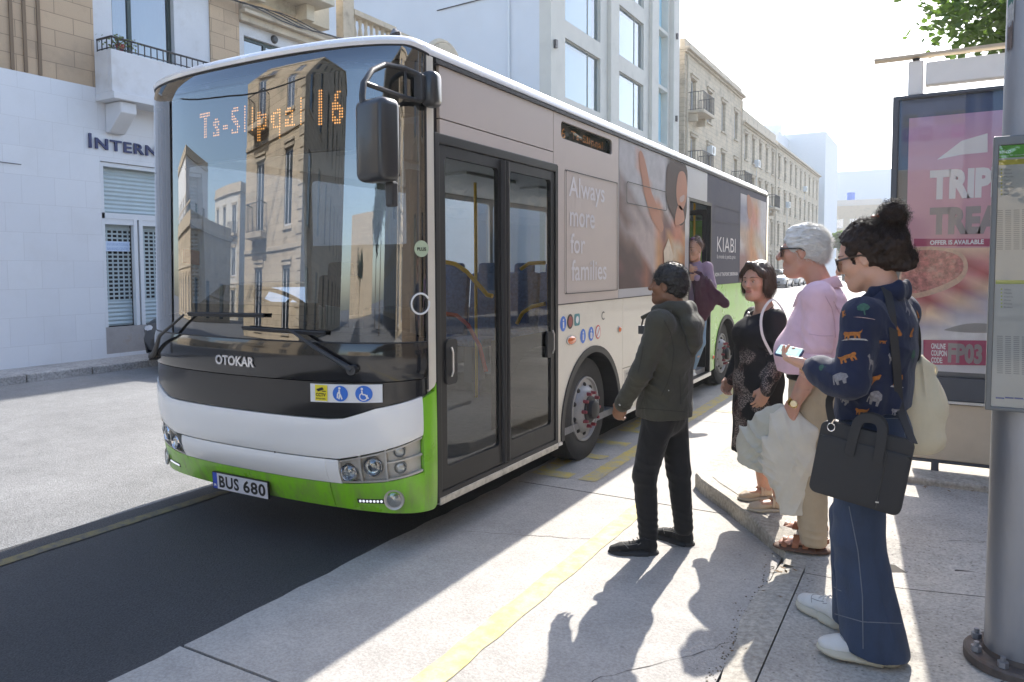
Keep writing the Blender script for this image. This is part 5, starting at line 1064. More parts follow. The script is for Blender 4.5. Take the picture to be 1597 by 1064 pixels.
# ------------------------------------------------ soft-body modelling: smooth unions of tapered limbs, meshed
V3 = lambda p: np.array(p, float)
def nrm(v): v = V3(v); return v/np.linalg.norm(v)
class Soft:
    def __init__(s, h): s.h = h; s.ops = []; s.post = []; s.lo = V3((9, 9, 9)); s.hi = -s.lo
    def _bb(s, lo, hi): s.lo = np.minimum(s.lo, lo); s.hi = np.maximum(s.hi, hi)
    def cap(s, a, b, ra, rb=None, wu=1., wv=1., u=None, k=.02, sub=False):
        a, b = V3(a), V3(b); rb = ra if rb is None else rb; m = max(ra, rb)*max(wu, wv, 1); lo, hi = np.minimum(a, b)-m, np.maximum(a, b)+m
        L = np.linalg.norm(b-a); n = (b-a)/L if L > 1e-6 else V3((0, 0, 1))
        u = nrm(np.cross((0, 0, 1), n) if abs(n[2]) < .9 else np.cross((0, 1, 0), n)) if u is None else V3(u); u = nrm(u-n*(u@n)); v = np.cross(n, u); sc = min(1, wu, wv)
        def f(x, y, z):
            X, Y, Z = x-a[0], y-a[1], z-a[2]
            pa = X*n[0]+Y*n[1]+Z*n[2]; t = np.clip(pa/max(L, 1e-6), 0, 1); pu = X*u[0]+Y*u[1]+Z*u[2]; pv = X*v[0]+Y*v[1]+Z*v[2]
            return (np.sqrt((pu/wu)**2+(pv/wv)**2+(pa-t*L)**2)-(ra+(rb-ra)*t))*sc
        if not sub: s._bb(lo, hi)
        s.ops.append((f, lo, hi, k, sub)); return s
    def ball(s, c, r, k=.02, sub=False, R_=None):
        c = V3(c); r = V3(r if hasattr(r, '__len__') else (r, r, r)); m = r.max(); Rm = np.eye(3) if R_ is None else np.array(R_)   # rows: local axes
        def f(x, y, z):
            X, Y, Z = x-c[0], y-c[1], z-c[2]; q = 0
            for i in range(3): q = q+((X*Rm[i][0]+Y*Rm[i][1]+Z*Rm[i][2])/r[i])**2
            return (np.sqrt(q)-1)*r.min()
        if not sub: s._bb(c-m, c+m)
        s.ops.append((f, c-m, c+m, k, sub)); return s
    def chain(s, pts, k=.02, u=None):
        # pts: (centre, radius, wu, wv)
        for (a, r0, wu0, wv0), (b, r1, wu1, wv1) in zip(pts[:-1], pts[1:]): s.cap(a, b, r0, r1, (wu0+wu1)/2, (wv0+wv1)/2, u, k)
        return s
    def cut(s, p, n): p, n = V3(p), nrm(n); s.post.append(lambda F, x, y, z: np.maximum(F, (x-p[0])*n[0]+(y-p[1])*n[1]+(z-p[2])*n[2])); return s
    def disp(s, fn): s.post.append(lambda F, x, y, z: F+fn(x, y, z)); return s
    def mesh(s, pad=.03):
        h = s.h; lo = s.lo-pad; dim = np.ceil((s.hi+pad-lo)/h).astype(int)+1; F = np.full(dim, .5, np.float32)
        ax = [lo[i]+h*np.arange(dim[i]) for i in range(3)]
        for f, a, b, k, sub in s.ops:
            m = k+3*h; i0 = np.clip(((a-m-lo)/h).astype(int), 0, dim-1); i1 = np.clip(((b+m-lo)/h).astype(int)+2, 1, dim)
            sl_ = tuple(slice(i0[i], i1[i]) for i in range(3)); x, y, z = ax[0][sl_[0]][:, None, None], ax[1][sl_[1]][None, :, None], ax[2][sl_[2]][None, None, :]
            d = f(x, y, z); g = F[sl_]
            if sub: d = -d; hh = np.clip(.5-.5*(d-g)/k, 0, 1); F[sl_] = d*(1-hh)+g*hh + k*hh*(1-hh); 
            else: hh = np.clip(.5+.5*(d-g)/k, 0, 1); F[sl_] = d*(1-hh)+g*hh - k*hh*(1-hh)
        x, y, z = ax[0][:, None, None], ax[1][None, :, None], ax[2][None, None, :]
        for p in s.post: F = p(F, x, y, z).astype(np.float32)
        F = np.clip(F, -4*h, 4*h)/h; F[0] = F[-1] = 4; F[:, 0] = F[:, -1] = 4; F[:, :, 0] = F[:, :, -1] = 4
        g = openvdb.FloatGrid(4.0); g.copyFromArray(np.ascontiguousarray(F)); p, q = g.convertToQuads(0)
        p = p*h+lo; q = q.astype(int)
        a, b, c = p[q[:, 0]], p[q[:, 1]], p[q[:, 2]]; d = p[q[:, 3]]; o = p.mean(0)
        if (np.einsum('ij,ij->i', a-o, np.cross(b-o, c-o))+np.einsum('ij,ij->i', a-o, np.cross(c-o, d-o))).sum() < 0: q = q[:, ::-1]
        return p, q
_nz = np.random.default_rng(3).random((32, 32, 32)).astype(np.float32)
def noise3(x, y, z):
    x, y, z = np.broadcast_arrays(x, y, z); r = []
    fs, i0 = [], []
    for q in (x, y, z): f = np.floor(q); t = q-f; fs.append(t*t*(3-2*t)); i0.append(f.astype(int) % 32)
    o = 0
    for a in (0, 1):
        for b in (0, 1):
            for c in (0, 1):
                w_ = (fs[0] if a else 1-fs[0])*(fs[1] if b else 1-fs[1])*(fs[2] if c else 1-fs[2]); o = o+w_*_nz[(i0[0]+a) % 32, (i0[1]+b) % 32, (i0[2]+c) % 32]
    return o*2-1
def cloth(amp=.006, sx=9, sy=9, sz=5, seed=0, folds=()):
    """soft creases: low noise plus directed folds (centre, radius, direction, wavelength, depth)"""
    def f(x, y, z):
        n1 = noise3(x*sx+seed, y*sy+seed, z*sz+seed); n2 = noise3(x*sx*2.3+7, y*sy*2.3, z*sz*2.3+seed)
        o = amp*(1-2*np.abs(n1))*.7+amp*.35*n2
        for c, r, d, wl, dep in folds:
            d = nrm(d); q = ((x-c[0])**2+(y-c[1])**2+(z-c[2])**2)/(r*r)
            o = o+dep*.8*np.exp(-q)*(.55+.7*n2)*(1-1.9*np.abs(np.sin((x*d[0]+y*d[1]+z*d[2])*3.1416/wl+2.6*n1))**.8)
        return -o
    return f
def arr_obj(name, pieces, mats, parent=None, smooth=True, extra=None, **tags):
    """pieces: list of (points, quads, material index); extra: an MB whose faces are added"""
    vs, fs, ms = [], [], []; o = 0
    for p, q, mi in pieces: vs.append(np.asarray(p)); fs += [tuple(int(i)+o for i in f) for f in q]; ms += [mi]*len(q); o += len(p)
    if extra is not None and extra.v: vs.append(np.array(extra.v)); fs += [tuple(i+o for i in f) for f in extra.f]; ms += extra.m
    me = bpy.data.meshes.new(name); me.from_pydata([tuple(v) for v in np.vstack(vs)], [], fs)
    mats = mats if isinstance(mats, (list, tuple)) else [mats]
    for m in mats: me.materials.append(m)
    me.polygons.foreach_set('material_index', ms)
    if smooth: me.polygons.foreach_set('use_smooth', [True]*len(me.polygons))
    me.update(); ob = bpy.data.objects.new(name, me); COL.objects.link(ob)
    if parent is not None:
        ob.parent = parent
        if parent.name in WT: ob.matrix_parent_inverse = Matrix.Translation(-Vector(WT[parent.name]))
    return tag(ob, **tags)
# skin and cloth materials
def skin_mat(name, col, red=(.5, .16, .11)):
    m = mat(name, col, .48, bump=.08, bscale=220, noise=.07, nscale=22); n, L, b = nodes_of(m)
    b.inputs['Subsurface Weight'].default_value = .25; b.inputs['Subsurface Radius'].default_value = (.012, .004, .002); b.inputs['Subsurface Scale'].default_value = 1.
    return m
SKD = skin_mat('brown_skin', (.24, .115, .065)); SKL = skin_mat('light_skin', (.52, .29, .20)); SKO = skin_mat('ruddy_skin', (.54, .28, .20)); SKY = skin_mat('fair_skin', (.56, .32, .23))
def fabric(name, col, rough=.85, weave=500, wb=.25, noise=.12, nscale=8, **k): 
    m = mat(name, col, rough, noise=noise, nscale=nscale, bump=wb, bscale=weave, sheen=.15, spec=.25, **k); n, L, b = nodes_of(m)
    g = n.nodes.new('ShaderNodeNewGeometry'); mp = n.nodes.new('ShaderNodeMapping'); mp.inputs['Scale'].default_value = (1, 1, .55); L.new(g.outputs['Position'], mp.inputs[0])
    t = n.nodes.new('ShaderNodeTexNoise'); t.inputs['Scale'].default_value = 10; t.inputs['Detail'].default_value = 2.2; t.inputs['Distortion'].default_value = .5; L.new(mp.outputs[0], t.inputs['Vector'])
    bp = n.nodes.new('ShaderNodeBump'); bp.inputs['Strength'].default_value = .6; bp.inputs['Distance'].default_value = .03; L.new(t.outputs[0], bp.inputs['Height'])
    old = b.inputs['Normal'].links[0].from_node; L.new(bp.outputs[0], old.inputs['Normal']); return m
EYEW = mat('eye_white', (.62, .58, .55), .25); IRIS = mat('iris_dark', (.03, .018, .012), .15, coat=1); LIPM = mat('lips', (.42, .14, .12), .45); LIPD = mat('lips_brown', (.22, .085, .065), .5)
class Pose:
    def __init__(s, x, y, z, f, sc=1.):
        s.O = V3((x, y, z)); s.f = nrm((f[0], f[1], 0)); s.r = V3((s.f[1], -s.f[0], 0)); s.sc = sc
    def J(s, a, b, z): return s.O+s.r*a+s.f*b+V3((0, 0, z))
def head(P, c, f, tilt, sc, skin, parent, body_parts, lips, nose=1., jaw=1., wide=1., age=0, brow=None, gape=False):
    """fine head mesh; c = centre of head, f = facing (xy), tilt = chin down in degrees"""
    f = nrm((f[0], f[1], 0)); r = V3((f[1], -f[0], 0)); u = V3((0, 0, 1)); t = R(tilt)
    F = f*math.cos(t)-u*math.sin(t); U = u*math.cos(t)+f*math.sin(t); s_ = sc
    def H(a, b, z): return c+(r*a*wide+F*b+U*z)*s_
    RM = [r, F, U]; S = Soft(.0032)
    S.ball(H(0, -.012, .035), V3((.076*wide, .098, .086))*s_, .02, R_=RM); S.ball(H(0, .022, -.022), V3((.063*wide, .072, .092))*s_, .03, R_=RM)
    S.ball(H(0, .062, -.094), V3((.030, .028, .024))*s_*jaw, .03, R_=RM); S.cap(H(-.045, .005, -.07), H(-.015, .068, -.096), .022*s_, .019*s_, k=.025); S.cap(H(.045, .005, -.07), H(.015, .068, -.096), .022*s_, .019*s_, k=.025)
    S.cap(H(-.036, .078, .025), H(.036, .078, .025), .014*s_, k=.015)
    S.cap(H(0, .086, .022), H(0, .112*nose**.3, -.024), .009*s_, .0125*s_*nose, k=.012); S.ball(H(0, .115*nose**.3, -.028), .0115*s_*nose, .008); S.ball(H(-.013, .096, -.030), .0092*s_, .008); S.ball(H(.013, .096, -.030), .0092*s_, .008)
    for q in (-1, 1):
        S.ball(H(q*.045, .062, -.020), (.022*s_,)*3, .03); S.ball(H(q*.033, .097, .002), V3((.019, .013, .012))*s_, .014, sub=True, R_=RM)
        S.ball(H(q*.032, .071, .002), .0165*s_, .006); S.cap(H(q*.018, .0865, .011), H(q*.046, .0835, .010), .0042*s_, k=.004); S.cap(H(q*.020, .084, -.011), H(q*.044, .081, -.010), .0036*s_, k=.004)
        e = H(q*.0745, -.006, -.004); S.ball(e, V3((.010, .019, .031))*s_, .008, R_=RM); S.ball(H(q*.086, .0, .0), V3((.006, .010, .018))*s_, .006, sub=True, R_=RM); S.ball(H(q*.0765, -.004, -.028), .008*s_, .006)
    S.cap(H(-.018, .088, -.058), H(.018, .088, -.058), .0085*s_, k=.01); S.cap(H(-.015, .087, -.070), H(.015, .087, -.070), .0088*s_, k=.01); S.cap(H(-.024, .101, -.064), H(.024, .101, -.064), .0042*s_, k=.006, sub=True)
    if age:
        for q in (-1, 1): S.cap(H(q*.024, .098, -.034), H(q*.034, .088, -.066), .0045*s_, k=.008, sub=True)
        S.ball(H(0, .045, -.108), V3((.04, .035, .022))*s_, .03, R_=RM)
    nb = P.nb; S.cap(H(0, -.03, -.05), nb, .052*s_, .060*s_, 1., 1., k=.03)
    p, q = S.mesh(); body_parts.append((p, q, 0))
    for q_ in (-1, 1):
        b = MB(); b.ball(H(q_*.032, .0735, .001), V3((.0150, .0150, .0125))*s_, 14); e = b.build('eye', EYEW, parent, smooth=True)
        b = MB(); b.ball(H(q_*.030, .0815, .000), .0082*s_, 12); b.build('iris', IRIS, e, smooth=True)
    bv = bvh_of([(p, q, 0)])
    def on(a_, z_, off=.0):
        h_, _, _, _ = bv.ray_cast(Vector(tuple(H(a_, .30, z_))), Vector(tuple(-F))); return None if h_ is None else h_+Vector(tuple(F))*off*s_
    def line(nm, pts, rs, m, off=0.):
        o_ = [(on(a_, z_, off), r_*s_) for (a_, z_), r_ in zip(pts, rs)]; o_ = [x_ for x_ in o_ if x_[0] is not None]
        if len(o_) > 1: b_ = MB(); b_.tube([x_[0] for x_ in o_], [x_[1] for x_ in o_], 6); b_.build(nm, m, parent, smooth=True)
    for q_ in (-1, 1):
        if brow is not None: line('eyebrow', [(q_*(.013+.041*i/8), .0245+.0065*math.sin(i/8*2.6)-.002*i/8) for i in range(9)], [.0014, .0024, .0027, .0027, .0026, .0023, .002, .0016, .001], brow, -.0004)
        line('eyelashes', [(q_*(.0185+.027*i/6), .0075+.004*math.sin(i/6*3.14)) for i in range(7)], [.0009]*7, brow or INK, .0)
    for k_, (zc, dz) in enumerate(((-.0595, -.0035), (-.0695, .0045))):
        line('lips', [(-.0245+.049*i/10, zc+dz*abs(i/5-1)**1.5) for i in range(11)], [.0012, .0024, .0032, .0038, .0040, .0036, .0040, .0038, .0032, .0024, .0012] if k_ == 0 else [.0012, .0026, .0036, .0043, .0047, .0048, .0047, .0043, .0036, .0026, .0012], lips, -.0012)
    return H
def hand(P, w, d, n, side, sc, parts, curl=(35, 30, 20), spread=.06, thumb=(.5, .35), hold=None, fore=None, fr_=.031):
    """w = wrist, d = towards the fingers, n = out of the back of the hand, side = +1 right / -1 left (thumb side = side of n x d)"""
    d = nrm(d); n = nrm(n); n = nrm(n-d*(n@d)); t = np.cross(n, d)*side; s_ = sc; S = Soft(.0026)
    def K(a, b, c): return V3(w)+(d*a+t*b+n*c)*s_
    if fore is not None: S.cap(fore, w, fr_*s_*1.15, .027*s_, 1.12, .9, u=t, k=.02)
    S.cap(K(-.01, 0, 0), K(.035, .002, 0), .026*s_, .032*s_, 1.15, .62, u=t, k=.015); S.cap(K(.03, .004, 0), K(.078, .003, 0), .034*s_, .037*s_, 1.12, .42, u=t, k=.015)
    for i, (o, L) in enumerate(((.031, .074), (.011, .082), (-.010, .077), (-.030, .062))):
        a = K(.078-.004*abs(i-1.2), o, .002); cu = curl if not isinstance(curl[0], (tuple, list)) else curl[i]; ang = 0; dd = nrm(d+t*spread*(1.5-i)); p = a; rr = .0092*s_
        S.ball(p, .0105*s_, .006)
        for j, fl in enumerate((.46, .3, .24)):
            ang += R(cu[j]); v = dd*math.cos(ang)-n*math.sin(ang); q = p+v*L*fl*s_; S.cap(p, q, rr, rr*.9, k=.003); rr *= .9; p = q
    a = K(.012, .026, -.008); b = K(.045, .052, -.012-.02*thumb[0]); c = K(.075, .052-.02*thumb[1], -.020-.035*thumb[0]); S.cap(a, b, .0165*s_, .0125*s_, k=.012); S.cap(b, c, .0115*s_, .0085*s_, k=.004)
    p, q = S.mesh(.015); parts.append((p, q, 0)); return K
def body_core(P, skin_parts, sh, el, wr, hip, kn, an, s_, nb, chest=.1, bare_arm=True, h=.007):
    S = Soft(h); S.chain([(nb, .05*s_, 1, 1), ((sh[0]+sh[1])/2-V3((0, 0, .02)), .10*s_, 1.5, .7), ((sh[0]+sh[1])/2*.45+(hip[0]+hip[1])/2*.55, .10*s_, 1.25, .8), ((hip[0]+hip[1])/2+V3((0, 0, .05)), .11*s_, 1.3, .8)], .03, u=P.r)
    for i in (0, 1):
        S.cap(sh[i], el[i], .048*s_, .036*s_, k=.03); S.cap(el[i], wr[i]+(el[i]-wr[i])*.12, .037*s_, .028*s_, k=.015); S.cap(hip[i], kn[i], .082*s_, .052*s_, k=.03)
        S.cap(kn[i], kn[i]*.55+an[i]*.45, .05*s_, .052*s_, k=.02); S.cap(kn[i]*.6+an[i]*.4, an[i], .050*s_, .034*s_, k=.02)
    p, q = S.mesh(); skin_parts.append((p, q, 0))
SEAMG = mat('grey_seam', (.25, .24, .22), .8)
def shoe(parent, heel, d, L, zb, kind, mats, name='shoe', h=.0035, up=.10, wd=1.):
    """heel point and toe direction on the ground; kind sneaker / flat"""
    d = nrm((d[0], d[1], 0)); t = V3((d[1], -d[0], 0)); o = V3((heel[0], heel[1], zb)); k_ = L/.29
    def K(a, b, c): return o+(d*a+t*b)*k_+V3((0, 0, c*k_))
    RM = [d, t, (0, 0, 1)]
    S = Soft(h); S.ball(K(.05, 0, .012), V3((.052, .040*wd, .022))*k_, .03, R_=RM); S.ball(K(.20, .004, .010), V3((.092, .050*wd, .020))*k_, .05, R_=RM); S.cap(K(.05, 0, .012), K(.2, 0, .010), .036*k_, .046*k_, 1.05*wd, .45, u=t, k=.03)
    S.cut((0, 0, zb), (0, 0, -1)); 
    if kind != 'sneaker': S.cut((0, 0, zb+.018), (0, 0, 1))
    p, q = S.mesh(.012); sole = arr_obj('sole', [(p, q, 0)], mats[1], None)
    S = Soft(h); S.ball(K(.045, 0, .05), V3((.046, .036*wd, .05))*k_, .03, R_=RM); S.cap(K(.06, 0, .055), K(.20, .003, .034), .040*k_, .033*k_, 1.15*wd, .95, u=t, k=.03); S.ball(K(.225, .004, .026), V3((.062, .044*wd, .030))*k_, .03, R_=RM)
    if kind == 'sneaker': S.cap(K(.052, 0, .05), K(.058, 0, up), .038*k_, .040*k_, k=.02); S.cut(K(.05, 0, up), nrm(d*-.25+V3((0, 0, 1))))
    else: S.cut(K(.05, 0, .068), nrm(d*-.02+V3((0, 0, 1)))); S.ball(K(.115, 0, .105), V3((.075, .05, .062))*k_, .01, sub=True, R_=RM)
    S.cut((0, 0, zb+.012), (0, 0, -1)); S.disp(cloth(.0015, 30, 30, 30))
    p, q = S.mesh(.012); up_ = arr_obj(name, [(p, q, 0)], mats[0], parent)
    sole.parent = up_; 
    if kind == 'sneaker':
        b = MB()
        for i in range(5):
            a = .115+i*.024; z = .095-i*.011; b.tube([K(a-.006, -.024, z-.008), K(a, -.01, z+.003), K(a+.004, .01, z+.003), K(a, .024, z-.008)], .003*k_, 5)
        b.build('laces', mats[2], up_, smooth=True); bv = bvh_of([(p, q, 0)]); b = MB()
        def drop(a, c): h_, _, _, _ = bv.ray_cast(Vector(tuple(K(a, c, .3))), Vector((0, 0, -1))); return h_
        for ln in ([(.205-.03*(c/.04)**2, c) for c in np.linspace(-.04, .04, 13)], [(.10+.02*i/6, -.030-.004*i/6) for i in range(7)], [(a, -.027) for a in np.linspace(.12, .19, 8)], [(a, .027) for a in np.linspace(.12, .19, 8)]):
            o_ = [h_ for h_ in (drop(*q_) for q_ in ln) if h_ is not None]
            if len(o_) > 1: b.tube(o_, .0016*k_, 5)
        b.build('stitching', SEAMG, up_, smooth=True)
    return K, up_
def hair_strands(b, roots, dirs, L, r, curl=0., grav=.3, seg=6, rnd=.25, rs=random):
    for p, d in zip(roots, dirs):
        p = Vector(p); d = Vector(d).normalized(); l = L*rs.uniform(.6, 1.25); pts = [p.copy()]; ph = rs.uniform(0, 6.28); o1 = d.orthogonal().normalized(); o2 = d.cross(o1)
        dd = (d+Vector((rs.gauss(0, rnd), rs.gauss(0, rnd), rs.gauss(0, rnd)))).normalized(); c = p.copy()
        for i in range(seg):
            dd = (dd+Vector((0, 0, -grav/seg))).normalized(); c = c+dd*l/seg
            a = ph+i*6.28/(seg/2.2); pts.append(c+(o1*math.cos(a)+o2*math.sin(a))*curl*(i+1)/seg)
        b.tube(pts, [r*(1-.75*i/seg) for i in range(seg+1)], 3, cap=False)
def bvh_of(pieces):
    vs, fs, o = [], [], 0
    for p, q, _ in pieces: vs += [tuple(a) for a in p]; fs += [tuple(int(i)+o for i in f) for f in q]; o += len(p)
    return BVHTree.FromPolygons(vs, fs)
def ribbon(b, pts, w_, th, nrms):
    """flat strap following the points; nrms = outward direction at each"""
    P = [Vector(p) for p in pts]; vs = []
    for i, p in enumerate(P):
        t = (P[min(i+1, len(P)-1)]-P[max(i-1, 0)]).normalized(); n_ = Vector(nrms[i] if hasattr(nrms[0], '__len__') else nrms); n_ = (n_-t*n_.dot(t)).normalized(); s_ = t.cross(n_)
        vs += [p+s_*w_/2, p+s_*w_/2+n_*th, p-s_*w_/2+n_*th, p-s_*w_/2]
    n = len(P); b.add(vs, [(i*4+k, i*4+(k+1) % 4, (i+1)*4+(k+1) % 4, (i+1)*4+k) for i in range(n-1) for k in range(4)]+[(0, 3, 2, 1), ((n-1)*4, (n-1)*4+1, (n-1)*4+2, (n-1)*4+3)])
def spline(pts, n=6):
    P = [Vector(p) for p in pts]; o = []
    for i in range(len(P)-1):
        p0, p1, p2, p3 = P[max(i-1, 0)], P[i], P[i+1], P[min(i+2, len(P)-1)]
        for k in range(n): t = k/n; o.append(.5*((2*p1)+(-p0+p2)*t+(2*p0-5*p1+4*p2-p3)*t*t+(-p0+3*p1-3*p2+p3)*t**3))
    return o+[P[-1]]

def scalp(S, H, k, f, thick=.008, top=.0, c=.036, back=.0, slope=.52):
    """close-cropped hair following the skull, trimmed along a hairline"""
    f = nrm((f[0], f[1], 0)); r = V3((f[1], -f[0], 0)); RM = [r, f, (0, 0, 1)]
    S.ball(H(0, -.014, .037), V3((.076+thick, .099+thick*.8, .087+thick+top))*k, .02, R_=RM); S.ball(H(0, -.070-back, -.012), V3((.062, .044, .062))*k, .03, R_=RM)
    n_ = nrm(f*.85+V3((0, 0, -slope))); R0 = .6; S.ball(H(0, 0, 0)+n_*(c*k+R0), R0, .010, sub=True)
    for q in (-1, 1): S.ball(H(q*.088, .012, -.022), V3((.030, .030, .042))*k, .008, sub=True, R_=RM)
    S.ball(H(0, -.01, -.135), V3((.12, .12, .060))*k, .01, sub=True, R_=RM)

def stitch(bv, lines, m, par, r=.0018, name='seam'):
    """sewn lines laid on a garment along pixel paths of the photograph"""
    b = MB()
    for L in lines:
        o = []
        for (x0, y0), (x1, y1) in zip(L[:-1], L[1:]):
            n = max(2, int(math.hypot(x1-x0, y1-y0)/3))
            for i in range(n):
                d = Vector(tuple(ray(x0+(x1-x0)*i/n, y0+(y1-y0)*i/n))).normalized(); h, _, _, _ = bv.ray_cast(Vector(tuple(CAM)), d)
                if h is not None: o.append(h-d*.0008)
        if len(o) > 1: b.tube(o, r, 5)
    return b.build(name, m, par, smooth=True)
# ------------------------------------------------ man in the olive jacket
def make_man():
    P = Pose(-1.39, 4.27, 0, (-1, .04)); J = P.J; s_ = .97
    t = thing('person', 'man in olive hooded jacket and black trousers standing closest to the bus', 'person', tuple(P.O))
    parts = []; sh = [J(-.185, -.035, 1.375), J(.185, -.05, 1.37)]; el = [J(-.25, .055, 1.09), J(.235, -.02, 1.09)]; wr = [J(-.19, .195, .885), J(.2, .14, .87)]
    hip = [J(-.09, .0, .87), J(.09, .0, .87)]; kn = [J(-.105, .085, .46), J(.10, -.05, .46)]; an = [J(-.12, .055, .10), J(.10, -.085, .11)]; P.nb = J(0, -.065, 1.40)
    body_core(P, parts, sh, el, wr, hip, kn, an, s_*.93, P.nb)
    hd = nrm((-1, .10)+(0,)); H = head(P, J(.0, -.015, 1.588), (-1, .06), -4, .97, SKD, t, parts, LIPD, nose=1.1, brow=mat('black_brow', (.01, .008, .007), .9))
    hand(P, wr[0], nrm(J(-.16, .25, .77)-wr[0]), -P.r, -1, .95, parts, curl=(28, 40, 30), fore=el[0]*.4+wr[0]*.6); hand(P, wr[1], nrm(J(.16, .18, .76)-wr[1]), P.r, 1, .95, parts, fore=el[1]*.4+wr[1]*.6)
    arr_obj('body', parts, SKD, t)
    OL = fabric('olive_cotton', (.055, .052, .038), .8, 380, .3, noise=.25, nscale=5)
    S = Soft(.0048); u = P.r
    S.chain([(J(0, -.05, 1.40), .085, 1.4, 1.05), (J(0, -.035, 1.32), .125, 1.5, .95), (J(0, -.025, 1.18), .135, 1.42, 1.0), (J(0, -.01, 1.0), .135, 1.38, 1.02), (J(0, .005, .86), .145, 1.32, 1.06), (J(0, .01, .76), .150, 1.3, 1.06)], .03, u=u)
    for i in (0, 1):
        S.cap(sh[i], el[i], .075, .062, k=.035); S.cap(el[i], wr[i]+V3((0, 0, .005)), .062, .047, k=.02); S.ball(sh[i]+V3((0, 0, -.005)), .078, .03)
    S.cut(J(0, 0, .812), (0, 0, -1))
    w0, w1 = wr[0], wr[1]
    for w_, e in zip(wr, el):
        d = nrm(w_-e); 
    fl = [(el[0], .13, (.4, 0, 1), .045, .007), (el[1], .13, (.4, 0, 1), .045, .007), (J(-.15, .05, 1.22), .12, (1, 0, .8), .06, .005), (J(-.08, -.12, 1.0), .16, (.3, 0, 1), .075, .005), (J(-.1, -.02, .9), .16, (.7, .0, 1), .08, .005), (J(-.2, .13, .96), .08, (-.5, 0, 1), .03, .005)]
    S.disp(cloth(.0045, 8, 8, 4, 2, fl))
    p, q = S.mesh()
    # open the cuffs: trim everything past the wrists
    keep = np.ones(len(p), bool)
    jk = arr_obj('jacket', [(p, q, 0)], OL, t)
    stitch(bvh_of([(p, q, 0)]), [[(988+i*6, 636+i*.5) for i in range(15)], [(1060, 585), (1061, 610), (1062, 634)], [(1036, 500), (1046, 520), (1051, 545), (1048, 575), (1040, 600), (1030, 620)], [(1003, 540), (1000, 560), (994, 585)]], mat('olive_seam', (.025, .024, .018), .9), jk, .0022)
    S = Soft(.0045); S.chain([(J(-.085, .02, 1.44), .038, 1, 1), (J(-.09, -.05, 1.455), .042, 1, 1), (J(-.05, -.12, 1.45), .045, 1, 1), (J(.05, -.12, 1.45), .045, 1, 1), (J(.09, -.05, 1.455), .042, 1, 1), (J(.085, .02, 1.44), .038, 1, 1)], .02)
    S.chain([(J(0, -.12, 1.43), .05, 2.0, .8), (J(0, -.165, 1.36), .058, 2.0, .75), (J(0, -.175, 1.26), .045, 1.6, .8), (J(0, -.165, 1.20), .025, 1.2, .8)], .03, u=u)
    S.disp(cloth(.003, 10, 10, 6, 5, [(J(0, -.17, 1.3), .15, (.6, 0, 1), .08, .004)])); p, q = S.mesh(); arr_obj('hood', [(p, q, 0)], OL, jk)
    b = MB(); pts = [J(-.195, -.16+.0*i, 1.38-i*.05) for i in range(5)]
    for i, (z, r_) in enumerate(((.90, .052), (.895, .05))):
        w_ = wr[0]; d = nrm(wr[0]-el[0]); b.tube([V3(w_)-d*(.035-.02*i), V3(w_)-d*(.03-.02*i)], .0525, 20)
    b.build('cuff_seam', OL, jk, smooth=True)
    b = MB(); d = nrm(wr[0]-el[0]); b.ball(wr[0]-d*.012+P.r*-.049, (.007, .004, .007), 8); b.ball(J(-.19, -.09, .995), (.004, .004, .004), 6); b.build('snap_button', METAL, jk, smooth=True)
    b = MB(); b.tube([J(-.13, .10, 1.40), J(-.14, .0, 1.45), J(-.13, -.08, 1.44)], .012, 8); b.build('shoulder_strap', OL, jk, smooth=True)
    # trousers
    BT = fabric('black_trousers', (.012, .012, .013), .8, 300, .2, noise=.3)
    S = Soft(.005); S.chain([(J(0, 0, .93), .13, 1.25, .88), (J(0, 0, .82), .135, 1.2, .9)], .03, u=u)
    for i, (k_, a_) in enumerate(zip(kn, an)):
        S.cap(hip[i]-V3((0, 0, .02)), k_, .097, .072, k=.03); S.cap(k_, a_+V3((0, 0, .0)), .070, .056, k=.02)
    S.cut(J(0, 0, .075), (0, 0, -1)); fl = [(kn[0], .13, (.25, 0, 1), .06, .007), (kn[1], .13, (.25, 0, 1), .06, .007), (an[0]+V3((0, 0, .07)), .09, (.15, .1, 1), .04, .008), (an[1]+V3((0, 0, .07)), .09, (.15, .1, 1), .04, .008), (hip[0], .16, (.8, 0, 1), .09, .004)]
    S.disp(cloth(.004, 9, 9, 5, 9, fl)); p, q = S.mesh(); arr_obj('trousers', [(p, q, 0)], BT, t)
    SN = fabric('black_knit_shoe', (.012, .012, .013), .75, 250, .3); SO = mat('black_sole', (.02, .02, .02), .7)
    shoe(t, (an[0]+P.f*-.055)[:2], (-.86, -.42), .285, 0, 'sneaker', (SN, SO, SO)); shoe(t, (an[1]+P.f*-.055)[:2], (-.95, .28), .285, 0, 'sneaker', (SN, SO, SO))
    # hair
    HB = mat('black_hair', (.010, .009, .009), .38, spec=.6, bump=.5, bscale=160)
    S = Soft(.004); scalp(S, H, .97, (-1, .06), .013, .006, .040)
    S.disp(lambda x, y, z: -.004*noise3(x*60, y*60, z*60)-.003*noise3(x*130, y*130, z*130)); p, q = S.mesh(.015)
    b = MB(); bv = bvh_of([(p, q, 0)]); rr = random.Random(2); cen = Vector(H(0, -.02, .03)); roots, dirs = [], []
    for i in rr.choices(range(len(p)), k=4200):
        a = Vector(p[i]); n_ = (a-cen).normalized(); roots.append(a); dirs.append(n_*.55+Vector(tuple(-P.f))*.25+Vector((0, 0, .25)))
    hair_strands(b, roots, dirs, .011, .0007, 0, .2, 3, .3, rr); arr_obj('hair', [(p, q, 0)], HB, t, extra=b)
